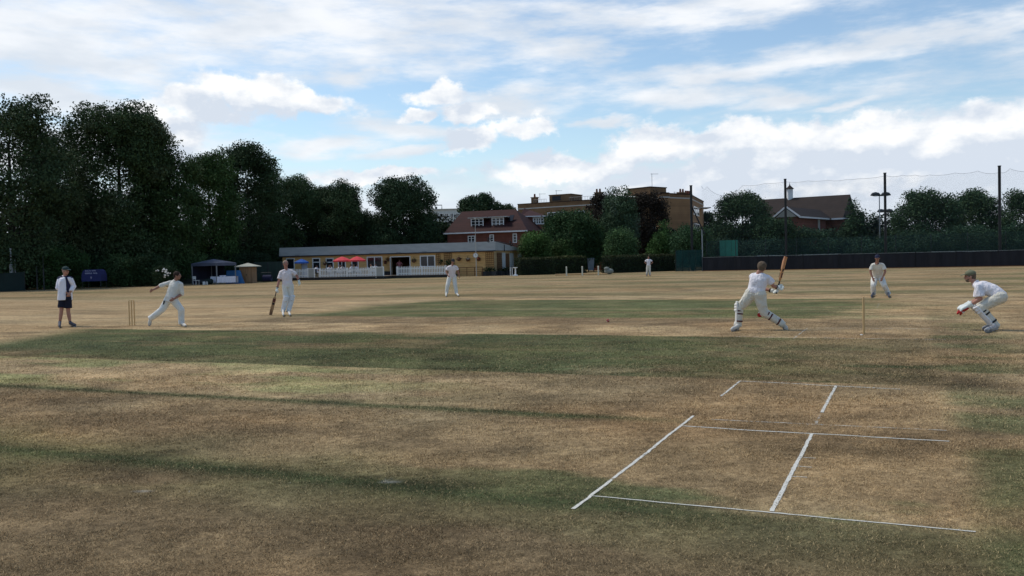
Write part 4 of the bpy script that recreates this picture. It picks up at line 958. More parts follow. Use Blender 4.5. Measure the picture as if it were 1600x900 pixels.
def cloth_table(u0, u1, v0, Y, label, h=.76, d=.75, g='cloth covered tables in the gazebo'):
    x0, x1 = A(u0, v0, Y)[0], A(u1, v0, Y)[0]; root = empty('trestle_table', ((x0+x1)/2, Y, 0)); tag(root, label, 'table', g)
    R = np.random.default_rng(int(u0)); vs = []; fs = []; n = 14
    for i in range(n+1):
        x = x0+(x1-x0)*i/n; w = .03*math.sin(i*2.1)
        vs += [(x, Y+d, .14), (x, Y+d, h), (x, Y, h+.004), (x+w*.5, Y-.03-w, .14+.04*R.random())]
    for i in range(n):
        for k in range(3): fs.append((4*i+k, 4*i+4+k, 4*i+5+k, 4*i+1+k))
    MB().add(vs, fs).build('tablecloth', M['sheet'], root)
    mb = MB()
    for x in (x0+.15, x1-.15):
        for y in (Y+.1, Y+d-.1): mb.tube([(x, y, 0), (x, y, h-.03)], .02, 6)
    mb.build('legs', M['grey'], root); MB().box(x0+.03, x1-.03, Y+.02, Y+d-.02, h-.035, h-.004).build('top', M['tanwood'], root)
cloth_table(339, 368.5, 440, 87.2, 'wide table under a white cloth in the gazebo')
cloth_table(329, 337.5, 440, 88.8, 'narrow white cloth table left of the gazebo middle leg')
for i, (u, lb) in enumerate(((345.5, 'left of two white dishes on the gazebo table'), (350.5, 'right of two white dishes on the gazebo table'))):
    c = A(u, 430, 87.5); c[2] = .77; tag(MB().tube([c, c+np.array([0, 0, .05]), c+np.array([0, 0, .10])], [.09, .16, .17], 14).build('dish', M['sheet']), lb, 'dish', 'white dishes on the gazebo table')
def white_chair(u, Y, label, rz):
    c = A(u, 440, Y); c[2] = 0; root = empty('plastic_chair', c, rz); tag(root, label, 'chair')
    def lo(q): return tuple(c+np.array(q))
    mb = MB(); mb.box(-.22, .22, -.22, .22, .41, .45, lambda a, b, z: lo((a, b, z))); mb.build('seat', M['white'], root)
    mb = MB(); mb.box(-.22, .22, .20, .24, .55, .86, lambda a, b, z: lo((a, b, z))); mb.build('backrest', M['white'], root)
    for sx in (-.19, .19):
        for sy in (-.19, .21): MB().tube([lo((sx, sy, 0)), lo((sx, sy, .56 if sy > 0 else .41))], .018, 6).build('leg', M['white'], root)
white_chair(306.5, 87.5, 'white plastic chair at the left side of the gazebo', 2.6)
for (u, Y, h, m, lb) in ((317, 88, .5, 'dark', 'dark kit bag on the grass left of the gazebo middle leg'), (326, 88.5, .62, 'greenbox', 'green crate beside the narrow gazebo table')):
    c = A(u, 440, Y); mb = MB(); mb.tube([(c[0]-.4, Y, h*.42), (c[0]-.3, Y, h*.45), (c[0]+.3, Y, h*.45), (c[0]+.4, Y, h*.42)], [h*.3, h*.44, h*.44, h*.3], 10); mb.tube([(c[0]-.2, Y-.1, h*.8), (c[0], Y-.1, h*1.05), (c[0]+.2, Y-.1, h*.8)], .02, 6); tag(mb.build('kit_bag', M[m]), lb, 'bag')
for (u, v, lb) in ((317.5, 437, 'taller white bottle on the grass by the gazebo'), (320, 440, 'middle white bottle on the grass by the gazebo'), (323.5, 443, 'white drinks bottle nearest the middle leg of the gazebo')):
    c = A(u, v, 87.0); c[2] = 0; h = .34; tag(MB().tube([c, c+np.array([0, 0, h*.7]), c+np.array([0, 0, h*.82]), c+np.array([0, 0, h])], [.07, .07, .03, .03], 10).build('drinks_bottle', M['white']), lb, 'bottle', 'white bottles by the gazebo')
def mats():
    for (u0, u1, v0, Y, dx, lb) in ((352, 367, 423, 90.5, 0, 'left blue mat leaning behind the gazebo table'), (366, 373, 422.5, 89, .55, 'right blue mat leaning outside the gazebo corner')):
        x0, x1 = A(u0, v0, Y)[0], A(u1, v0, Y)[0]; z = A(u0, v0, Y)[2]
        mb = MB(); mb.hexa([(x0, Y, 0), (x1+dx, Y-.1, 0), (x1+dx, Y+.05, 0), (x0, Y+.12, 0), (x0, Y+.4, z), (x1, Y+.4, z), (x1, Y+.52, z), (x0, Y+.52, z)])
        tag(mb.build('foam_mat', M['bluemat']), lb, 'mat', 'blue mats at the gazebo')
mats()
def shed():
    Y = 90; x0, x1 = A(374.5, 440, Y)[0], A(395, 440, Y)[0]; root = empty('garden_shed', ((x0+x1)/2, Y, 0)); tag(root, 'narrow brown wooden shed with a flat pale pointed roof', 'shed')
    ze = A(385, 417, Y)[2]; MB().box(x0, x1, Y, Y+1.5, 0, ze).build('walls', M['shed'], root); xm = (x0+x1)/2
    mb = MB(); mb.box(x0+.14, xm-.012, Y-.03, Y-.003, .06, ze-.1); mb.build('door', M['shed'], root); mb = MB(); mb.box(xm+.012, x1-.14, Y-.03, Y-.003, .06, ze-.1); d = mb.build('door', M['shed'], root)
    MB().box(xm+.02, xm+.08, Y-.06, Y-.033, .78, .92).build('handle', M['black'], d)
    o = .42; zt = A(385, 411.5, Y)[2]; vs = [(x0-o, Y-.3, ze), (x1+o, Y-.3, ze), (x1+o, Y+1.8, ze), (x0-o, Y+1.8, ze), (x0-o, Y-.3, ze+.06), (x1+o, Y-.3, ze+.06), (x1+o, Y+1.8, ze+.06), (x0-o, Y+1.8, ze+.06), (xm, Y+.75, zt+.05)]
    MB().add(vs, [(3, 2, 1, 0), (0, 1, 5, 4), (1, 2, 6, 5), (2, 3, 7, 6), (3, 0, 4, 7), (4, 5, 8), (5, 6, 8), (6, 7, 8), (7, 4, 8)]).build('roof', M['shedroof'], root)
shed()
def left_things():
    # dark container and wheeled cart right of the shed
    Y = 97; x0, x1 = A(398, 440, Y)[0], A(441, 440, Y)[0]; root = empty('storage_container', ((x0+x1)/2, Y, 0)); tag(root, 'dark green storage container between shed and clubhouse', 'container')
    MB().box(x0, x1, Y, Y+2.2, .1, A(420, 409, Y)[2]).build('box', M['greenbox'], root); mb = MB()
    for x in (x0, (x0+x1)/2, x1): mb.box(x-.05, x+.05, Y-.04, Y-.003, .1, A(420, 409, Y)[2]-.03)
    mb.build('ribs', M['dark'], root); MB().box(x0+.2, x1-.2, Y+.1, Y+2, 0, .1).build('skids', M['dark'], root)
    c = A(418, 440, 94.5); c[2] = 0; root = empty('roller_cart', c); tag(root, 'dark low cart left of the picket fence', 'cart')
    MB().tube([c+np.array([-.45, 0, .38]), c+np.array([.45, 0, .38])], .37, 18).build('drum', M['navy'], root)
    mb = MB(); mb.tube([c+np.array([-.5, -.1, .4]), c+np.array([-.55, -.5, 1.0]), c+np.array([.55, -.5, 1.0]), c+np.array([.5, -.1, .4])], .03, 6); mb.build('handle', M['dark'], root)
    # navy shelter with white writing
    Y = 82; xl, xr = A(127.5, 440, Y)[0], A(158, 440, Y)[0]; zt, zb = A(142, 421, Y)[2], A(142, 439.5, Y)[2]; xm = (xl+xr)/2; w = (xr-xl)/2
    root = empty('navy_shelter', (xm, Y, 0)); tag(root, 'navy blue fabric shelter with white lettering behind the umpire', 'shelter')
    pr = [(-1.0, zb), (-.985, zb+.55*(zt-zb)), (-.86, zb+.86*(zt-zb)), (-.62, zt), (.62, zt), (.86, zb+.86*(zt-zb)), (.985, zb+.55*(zt-zb)), (1.0, zb)]
    vs = [(xm+a*w, Y, z) for a, z in pr]+[(xm+a*w*.96, Y+1.3, z) for a, z in pr]; n = len(pr)
    MB().add(vs, [tuple(range(n)), tuple(range(2*n-1, n-1, -1))]+[((i+1) % n, i, n+i, n+(i+1) % n) for i in range(n)]).build('canopy', M['navycloth'], root)
    mb = MB()
    for a in (-.93, .93):
        for y in (Y+.05, Y+1.2): mb.tube([(xm+a*w, y, 0), (xm+a*w, y, zb+.05)], .03, 6)
    mb.build('legs', M['dark'], root)
    # writing too small to read: two rows of white letter strokes and a small emblem
    mb = MB(); R = np.random.default_rng(2)
    def letters(x0, x1, z, h, n):
        x = x0; wl = (x1-x0)/n
        for i in range(n):
            if i in (7,) and n > 9: x += wl; continue
            k = R.integers(0, 4); a = x+wl*.12; b = x+wl*.86; t = wl*.22; y = Y-.012
            def bx(p, q, r, s_): mb.add([(p, y, r), (q, y, r), (q, y, s_), (p, y, s_)], [(0, 1, 2, 3)])
            bx(a, a+t, z, z+h)
            if k != 1: bx(a+t, b, z+h-h*.2, z+h)
            if k in (0, 1): bx(a+t, b, z, z+h*.2)
            if k in (2, 3): bx(b-t, b, z, z+h-h*.2)
            if k in (0, 3): bx(a+t, b-t, z+h*.42, z+h*.6)
            x += wl
    H_ = zt-zb
    letters(xm-.58*w, xm+.50*w, zb+.84*H_, H_*.09, 13); letters(xm-.62*w, xm+.66*w, zb+.62*H_, H_*.11, 12)
    mb.build('lettering', mat('white_print', (.42, .42, .55), .7, .05, 4), root)
    mb = MB(); c = np.array([xm, Y-.012, zb+.28*H_]); mb.add([c+np.array([-.07, 0, .12]), c+np.array([.07, 0, .12]), c+np.array([.07, 0, 0]), c+np.array([0, 0, -.12]), c+np.array([-.07, 0, 0])], [(0, 1, 2, 3, 4)]); mb.build('emblem', mat('pale_print', (.22, .2, .32), .7, .05, 4), root)
    # green screen fence at the left edge
    p0, p1 = G(-60, 459), G(38.5, 454.5); root = empty('screen_fence', ((p0+p1)/2)*np.array([1, 1, 0])); tag(root, 'dark green mesh covered fence at the left edge of the field', 'fence')
    d = p1-p0; n = 6; z0, z1 = A(0, 429.5, p0[1])[2]*1.0, A(38, 424, p1[1])[2]; vs = []
    for i in range(n+1): q = p0+d*i/n; z = z0*.97+(z1-z0)*i/n; vs += [(q[0], q[1], .02), (q[0], q[1], z), (q[0], q[1]+.03, .02), (q[0], q[1]+.03, z)]
    fs = []
    for i in range(n): k = 4*i; fs += [(k, k+4, k+5, k+1), (k+2, k+3, k+7, k+6), (k+1, k+5, k+7, k+3), (k, k+2, k+6, k+4)]
    MB().add(vs, fs).build('mesh_screen', M['greenfence'], root)
    for i in range(n+1): q = p0+d*i/n; MB().tube([(q[0], q[1]+.08, 0), (q[0], q[1]+.08, z0*.97+(z1-z0)*i/n+.1)], .035, 6).build('post', M['black'], root)
    # tall grey post and wire fence posts
    for (u, v0, v1, r, lb) in ((18.5, 388, 455, .16, 'tall pale grey post rising above the left screen'), (24.5, 406, 455, .05, 'thin pale post beside the tall grey post'), (58, 416, 452, .06, 'dark slim post between the left screen and the bushes'), (68.5, 400, 450, .05, 'thin pole in front of the light green bush')):
        Y_ = 80; b = A(u, 440, Y_); z = A(u, v0, Y_)[2]; tag(MB().tube([(b[0], Y_, 0), (b[0], Y_, z*.62), (b[0], Y_, z*.63), (b[0], Y_, z)], [r, r, r*.5, r*.45], 8).build('post', M['galv' if u < 30 else 'dark']), lb, 'post')
    # pale timber frame beyond the screen
    Y_ = 95; c = A(8, 440, Y_); root = empty('timber_frame', (c[0], Y_, 0)); tag(root, 'pale timber frame with flat top seen over the left screen', 'frame')
    zt = A(8, 402.5, Y_)[2]
    MB().box(c[0]-.55, c[0]+.55, Y_-.4, Y_+.4, zt-.1, zt).build('top', M['shedroof'], root)
    mb = MB(); mb.tube([(c[0]-.1, Y_, 0), (c[0]-.15, Y_, zt-.1)], .10, 6); mb.build('upright', M['shedroof'], root); mb = MB(); mb.box(c[0]-.9, c[0]+.4, Y_-.1, Y_+.1, zt-1.25, zt-1.1); mb.build('cross_beam', M['timberdark'], root)
    # timber rail fence glimpsed behind the bowler
    p0, p1 = A(262, 434.5, 95), A(300, 434, 95); root = empty('low_wall', ((p0+p1)/2)*np.array([1, 1, 0])); tag(root, 'low dull green board between rose bush and gazebo', 'board fence'); MB().box(p0[0], p1[0]+.5, 95, 95.08, 0, 1.0).build('boards', mat('dull_green_board', (.06, .065, .045), .8, .2, 2), root); MB().box(p0[0], p1[0]+.5, 94.95, 94.99, .92, 1.0).build('rail', M['dark'], root)
left_things()

# ------------------------------------------------------------------ hedges, posts and yard between clubhouse and nets
def frame_uv(u0, Y0, u1, Y1):
    p, q = A(u0, 400, Y0), A(u1, 400, Y1); return Fr(p[0], p[1], math.atan2(q[1]-p[1], q[0]-p[0])), float(np.linalg.norm((q-p)[:2]))
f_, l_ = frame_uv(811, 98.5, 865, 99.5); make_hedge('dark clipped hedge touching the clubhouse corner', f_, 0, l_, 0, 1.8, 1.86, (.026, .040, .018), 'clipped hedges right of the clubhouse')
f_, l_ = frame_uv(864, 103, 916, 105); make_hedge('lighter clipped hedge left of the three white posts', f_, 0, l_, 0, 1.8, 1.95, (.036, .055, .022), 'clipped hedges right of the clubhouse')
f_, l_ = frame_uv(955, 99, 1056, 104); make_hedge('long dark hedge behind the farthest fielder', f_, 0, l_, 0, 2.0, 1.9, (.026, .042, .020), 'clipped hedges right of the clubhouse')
for i, (u, lb) in enumerate(((885.3, 'leftmost of three short white posts beside the hedge'), (910, 'middle of three short white posts'), (935, 'rightmost of three short white posts'))):
    c = G(u, 430.5+hz(u)-hz(910)); c[2] = 0; tag(MB().box(c[0]-.065, c[0]+.065, c[1]-.06, c[1]+.06, 0, .88).tube([c+np.array([0, 0, .88]), c+np.array([0, 0, .93])], [.085, .02], 4).build('white_post', mat('cream_post_paint', (.62, .60, .48), .6, .06, 3)), lb, 'post', 'short white posts in a row')
_p = G(868, 431); _q = G(950, 429.5)
mb = MB(); mb.tube([(_p[0], _p[1]+.4, .08), ((_p[0]+_q[0])/2, (_p[1]+_q[1])/2+.4, .11), (_q[0], _q[1]+.4, .08)], .05, 6); tag(mb.build('ground_rail', M['tanwood']), 'low timber rail along the ground behind the white posts', 'rail')
def yard():
    f, l = frame_uv(926, 124, 962, 122); root = empty('brick_wall', f(l/2, 0, 0)); tag(root, 'low red brick wall under the trees behind the white posts', 'wall')
    MB().box(0, l, 0, .22, 0, 1.7, f).build('brickwork', M['redbrick'], root); MB().box(-.03, l+.03, -.04, .26, 1.7, 1.78, f).build('coping', M['dark'], root)
    Y = 113; c = A(923, 412, Y); root = empty('wheeled_bin', (c[0], Y, 0)); tag(root, 'grey blue wheeled bin behind the end of the second hedge', 'bin')
    w = .42; MB().hexa([(c[0]-w*.8, Y-.3, .15), (c[0]+w*.8, Y-.3, .15), (c[0]+w*.8, Y+.3, .15), (c[0]-w*.8, Y+.3, .15), (c[0]-w, Y-.38, 1.62), (c[0]+w, Y-.38, 1.62), (c[0]+w, Y+.38, 1.62), (c[0]-w, Y+.38, 1.62)]).build('body', M['bin'], root)
    MB().hexa([(c[0]-w-.05, Y-.44, 1.63), (c[0]+w+.05, Y-.44, 1.63), (c[0]+w+.05, Y+.44, 1.63), (c[0]-w-.05, Y+.44, 1.63), (c[0]-w, Y-.3, 1.74), (c[0]+w, Y-.3, 1.74), (c[0]+w, Y+.4, 1.78), (c[0]-w, Y+.4, 1.78)]).build('lid', M['grey'], root)
    for sx in (-1, 1): MB().tube([(c[0]+sx*w*.7, Y-.30, .15), (c[0]+sx*w*.95, Y-.30, .15)], .15, 12).build('wheel', M['black'], root)
    # pale rounded bundle at the hedge end
    c = G(950, 428.5); c[2] = 0; mb = MB(); mb.ell(c+np.array([.1, .05, .30]), (.50, .35, .32), 14); mb.ell(c+np.array([-.12, 0, .56]), (.30, .26, .22), 12); tag(mb.build('pale_bundle', mat('pale_cover_cloth', (.20, .21, .18), .8, .3, 3), smooth=True), 'pale grey bundle lying against the left end of the long hedge', 'bundle')
    # parked car with pale roof behind the long hedge
    Y = 118; xa, xb = A(1006, 400, Y)[0], A(1062, 400, Y)[0]; root = empty('parked_van', ((xa+xb)/2, Y, 0)); tag(root, 'pale roofed van hidden behind the long hedge', 'van')
    prof = [(0, .4), (0, 1.0), (.04, 1.45), (.22, 1.95), (.42, 2.32), (.62, 2.44), (.85, 2.46), (.97, 2.36), (1, 2.1), (1, .4)]; L_ = xb-xa
    vs = [(xa+p*L_, Y, z) for p, z in prof]+[(xa+p*L_, Y+1.9, z) for p, z in prof]; n = len(prof)
    MB().add(vs, [tuple(range(n-1, -1, -1)), tuple(range(n, 2*n))]+[(i, (i+1) % n, n+(i+1) % n, n+i) for i in range(n)]).build('body', mat('pale_van_paint', (.50, .52, .53), .35, .04, 2), root)
    MB().add([(xa+L_*.25, Y-.006, 1.5), (xa+L_*.9, Y-.006, 1.5), (xa+L_*.9, Y-.006, 2.1), (xa+L_*.40, Y-.006, 2.1)], [(0, 1, 2, 3)]).build('window', M['glass'], root)
    for p in (.2, .8): MB().tube([(xa+L_*p, Y-.05, .34), (xa+L_*p, Y+.2, .34)], .34, 18).build('wheel', M['black'], root)
yard()

# ------------------------------------------------------------------ houses and flats behind
def prism(mb, poly, z0, z1):
    n = len(poly); vs = [(x, y, z0) for x, y in poly]+[(x, y, z1) for x, y in poly]
    return mb.add(vs, [tuple(range(n-1, -1, -1)), tuple(range(n, 2*n))]+[(i, (i+1) % n, n+(i+1) % n, n+i) for i in range(n)])
def chimney(fr, a, b, z0, z1, w, parent, pots=2):
    MB().box(a-w/2, a+w/2, b-.4, b+.4, z0, z1, fr).box(a-w/2-.08, a+w/2+.08, b-.48, b+.48, z1, z1+.15, fr).build('chimney', M['brownbrick'], parent)
    for i in range(pots): x = a-w/2+w*(i+.5)/pots; MB().tube([fr(x, b, z1+.152), fr(x, b, z1+.75)], [.19, .15], 8).build('chimney_pot', M['redbrick'], parent)
def aerial(c, h, label):
    c = np.array(c); root = empty('aerial', c); tag(root, label, 'aerial', 'roof aerials')
    MB().tube([c, c+np.array([0, 0, h])], .035, 5).build('mast', M['grey'], root); mb = MB(); mb.tube([c+np.array([-.2, 0, h-.1]), c+np.array([1.1, .2, h-.1])], .025, 4)
    for i in range(5): x = -.1+i*.27; mb.tube([c+np.array([x, -.3, h-.1]), c+np.array([x, .3, h-.1])], .018, 4)
    mb.build('antenna', M['grey'], root)
def flats():
    f, l = frame_uv(811, 162, 1016, 149); root = empty('block_of_flats', f(l/2, 0, 0)); tag(root, 'long brown brick flats with flat roof left of the copper trees', 'flats')
    H = 11.9; MB().box(0, l, 0, 10, 0, H-.9, f).build('walls', M['brownbrick'], root)
    MB().box(-.05, l+.05, -.06, 10.05, H-.9, H-.72, f).build('cornice', M['concrete'], root); MB().box(-.02, l+.02, -.03, 10.02, H-.718, H, f).build('parapet', M['brownbrick'], root)
    MB().box(-.08, l+.08, -.09, 10.08, H+.003, H+.12, f).build('parapet_cap', M['slate'], root)
    for row in range(3):
        for (u0, u1, p) in ((830, 840.5, 2), (855, 885.5, 6), (898, 913.5, 3), (927, 937, 2), (950, 962, 2), (975, 990, 3)):
            a0, a1 = f.hit(u0, 320)[0], f.hit(u1, 320)[0]; zt = H-1.75-row*2.8; window(f, a0, a1, zt-1.15, zt, root, p, 1, fw=.10)
    a0, a1 = f.hit(852, 300)[0], f.hit(886, 300)[0]; MB().box(a0, a1, 1.5, 6, H+.123, H+1.35, f).box(a0-.1, a1+.1, 1.4, 6.1, H+1.352, H+1.5, f).build('roof_hut', M['brownbrick'], root)
    a2, a3 = f.hit(863, 305, 1.5)[0], f.hit(876, 305, 1.5)[0]; MB().box(a2, a3, 1.44, 1.495, H+.4, H+1.2, f).build('hut_door', M['dark'], root)
    chimney(f, f.hit(825, 305)[0], 2.5, H+.123, H+1.2, 1.1, root, 1); chimney(f, f.hit(927.5, 305)[0], 2, H+.123, H+1.3, 1.2, root, 2)
    for (s0, s1) in ((831, 851), (887, 920)):
        a0, a1 = f.hit(s0, 305)[0], f.hit(s1, 305)[0]; mb = MB()
        for i in range(9): x = a0+(a1-a0)*i/8; mb.tube([f(x, .6, H+.1), f(x, .6, H+.75)], .02, 4)
        mb.tube([f(a0, .6, H+.75), f(a1, .6, H+.75)], .025, 4); mb.build('roof_railing', M['grey'], root)
    aerial(f(f.hit(831, 305)[0], 3, H+.123), 1.9, 'aerial beside the left chimney of the long flats'); aerial(f(f.hit(857, 300)[0], 3, H+1.503), .9, 'aerial on the roof hut of the long flats')
    # right block
    P = [A(1010, 400, 156)[:2], A(1034, 400, 143)[:2], A(1047.5, 400, 143.6)[:2], A(1048.5, 400, 145)[:2], A(1080, 400, 148)[:2], A(1100.5, 400, 168)[:2], A(1060, 400, 176)[:2]]
    c = np.mean(P, 0); root = empty('block_of_flats', (c[0], c[1], 0)); tag(root, 'taller brown brick flats block with a plain wall behind the braced net pole', 'flats')
    H = 11.95; prism(MB(), P, 0, H-.7).build('walls', mat('brown_brick_plain', (.28, .165, .08), .9, .1, .6, bands=(.3, .92, .2, 2), col2=(.24, .14, .07)), root)
    ex = lambda k: [c+(p-c)*(1+k) for p in P]
    prism(MB(), ex(.012), H-.7, H-.5).build('cornice', M['concrete'], root); prism(MB(), ex(.004), H-.498, H).build('parapet', M['brownbrick'], root); prism(MB(), ex(.02), H+.003, H+.16).build('parapet_cap', M['slate'], root)
    s = Fr(P[4][0], P[4][1], math.atan2(P[5][1]-P[4][1], P[5][0]-P[4][0]))
    for row in range(3):
        a0, a1 = s.hit(1083.5, 320)[0], s.hit(1092, 320)[0]; zt = H-1.6-row*2.9; window(s, a0, a1, zt-1.5, zt, root, 3, 1, fw=.14)
    s2 = Fr(P[0][0], P[0][1], math.atan2(P[1][1]-P[0][1], P[1][0]-P[0][0]))
    for row in range(2): a0, a1 = s2.hit(1016, 320)[0], s2.hit(1024, 320)[0]; window(s2, a0, a1, H-3.2-row*2.9, H-1.7-row*2.9, root, 2, 1, fw=.14)
    q = Fr(P[1][0], P[1][1], math.atan2(P[4][1]-P[1][1], P[4][0]-P[1][0]))
    b0, b1 = q.hit(1016, 300, 3)[0], q.hit(1041, 300, 3)[0]; MB().box(b0, b1, 3, 8, H+.163, H+1.25, q).build('roof_hut', M['brownbrick'], root); MB().box(b0-.12, b1+.12, 2.9, 8.1, H+1.253, H+1.4, q).build('hut_roof', M['slate'], root)
    chimney(q, q.hit(1065, 300, 4)[0], 4, H+.163, H+.65, 1.4, root, 2); chimney(q, q.hit(1074, 300, 5)[0], 5, H+.163, H+.5, 1.5, root, 3)
    e = A(1094, 400, 163); MB().box(e[0]-.6, e[0]+1.7, e[1]-2, e[1]+2.0, H-1.55, H-1.4).build('canopy', M['concrete'], root)
    aerial(q(q.hit(1019, 300, 4)[0], 4, H+1.403), 2.3, 'tall aerial on the roof hut of the taller flats block'); aerial(q(q.hit(1054, 300, 4)[0], 4, H+.163), .7, 'small aerial between hut and chimneys of the taller flats block')
flats()
def red_house():
    f, l = frame_uv(700, 128, 822, 124); root = empty('red_house', f(l/2, 0, 0)); tag(root, 'red brick house with steep red tiled roof and white dormer windows', 'house')
    ze = f.hit(760, 362.5)[1]; zr = ze+3.3; D = 8.6; MB().box(0, l, 0, D, 0, ze, f).build('walls', M['redbrick'], root)
    o = .4; r0, r1 = f.hit(722, 331, D/2)[0], f.hit(806, 328, D/2)[0]
    vs = [f(-o, -o, ze), f(l+o, -o, ze), f(l+o, D+o, ze), f(-o, D+o, ze), f(r0, D/2, zr), f(r1, D/2, zr)]
    rf = MB().add(vs, [(3, 2, 1, 0), (0, 1, 5, 4), (1, 2, 5), (2, 3, 4, 5), (3, 0, 4)]).build('roof', M['redtile'], root)
    mb = MB(); mb.box(-o-.05, l+o+.05, -o-.1, -o-.004, ze-.14, ze+.05, f); mb.build('white_gutter', M['pvc'], root)
    for (s0, s1, vt, vb, p) in ((735.5, 756, 341.5, 355.5, 3), (768, 788, 340, 354, 3)):
        b = 1.0; a0, a1, z0, z1 = f.rect(s0, vt, s1, vb, b); MB().box(a0, a1, b, 4.0, z0-.1, z1, f).build('dormer', M['redtile'], root)
        MB().box(a0-.35, a1+.55, b-.35, 3.9, z1+.003, z1+.13, f).build('dormer_roof', M['concrete'], root); window(f, a0+.02, a1-.02, z0, z1-.02, root, p, 2, b=b, fw=.13)
    for (s0, s1, vt, vb, p) in ((731, 742.5, 368.5, 381, 2), (765, 772, 366.5, 378, 1), (801, 808, 365, 379.5, 1)):
        a0, a1, z0, z1 = f.rect(s0, vt, s1, vb, 0); window(f, a0, a1, z0, z1, root, p, 2, fw=.12)
    a, z = f.hit(800, 341, 2.0); MB().hexa([f(a-.35, 1.5, z-.45), f(a+.25, 1.5, z-.45), f(a+.35, 2.1, z+.4), f(a-.25, 2.1, z+.4), f(a-.35, 1.4, z-.4), f(a+.25, 1.4, z-.4), f(a+.35, 2.0, z+.45), f(a-.25, 2.0, z+.45)]).build('skylight', M['glass'], rf)
    # rear wing to the right with its own roof and window band
    g, l2 = frame_uv(819, 131, 851, 131); z2 = g.hit(835, 338.5)[1]; MB().box(0, l2, 0, 7, 0, z2, g).build('wing_walls', M['redbrick'], root)
    MB().box(-.5, l2+.5, -.55, -.4, z2-.05, z2+.1, g).build('wing_gutter', M['pvc'], root)
    vs = [g(-.5, -.5, z2+.003), g(l2+.5, -.5, z2+.003), g(l2+.5, 7.5, z2+.003), g(-.5, 7.5, z2+.003), g(.2, 3.5, z2+1.5), g(l2-2.0, 3.5, z2+1.2)]
    MB().add(vs, [(3, 2, 1, 0), (0, 1, 5, 4), (1, 2, 5), (2, 3, 4, 5), (3, 0, 4)]).build('wing_roof', M['redtile'], root)
    a0, a1 = g.hit(832.5, 344)[0], g.hit(850, 344)[0]; window(g, a0, a1, z2-1.15, z2-.12, root, 4, 1, fw=.14)
red_house()
def far_block():
    f, l = frame_uv(671, 235, 720, 235); root = empty('white_block', f(l/2, 0, 0)); tag(root, 'far pale flat roofed block between lone dark tree and red house', 'building')
    H = f.hit(695, 328)[1]; MB().box(0, l, 0, 10, 0, H, f).build('walls', M['farwhite'], root); MB().box(-.2, l+.2, -.2, 10.2, H+.003, H+.3, f).build('roof_edge', M['concrete'], root)
    for r in range(2):
        for i in range(6): a = l*(i+.15)/6; window(f, a, a+l/9, H-2.2-r*3, H-.9-r*3, root, 2, 0, fw=.12)
    mb = MB(); a0, a1 = f.hit(674, 322)[0], f.hit(689, 322)[0]; mb.tube([f(a0, 3, H+.3), f(a0, 3, H+1.5), f(a1, 3, H+1.5), f(a1, 3, H+.3)], .12, 5); mb.tube([f(a0+1, 3, H+.3), f(a0+1, 3, H+1.1)], .3, 6); mb.build('roof_frame', M['dark'], root)
    f, l = frame_uv(684, 150, 713, 150); root = empty('white_garage', f(l/2, 0, 0)); tag(root, 'small white building peeping out left of the red house', 'building')
    H = f.hit(700, 349)[1]; MB().box(0, l, 0, 6, 0, H, f).build('walls', M['farwhite'], root); MB().box(-.2, l+.2, -.2, 6.2, H+.003, H+.2, f).build('roof_edge', M['slate'], root)
far_block()
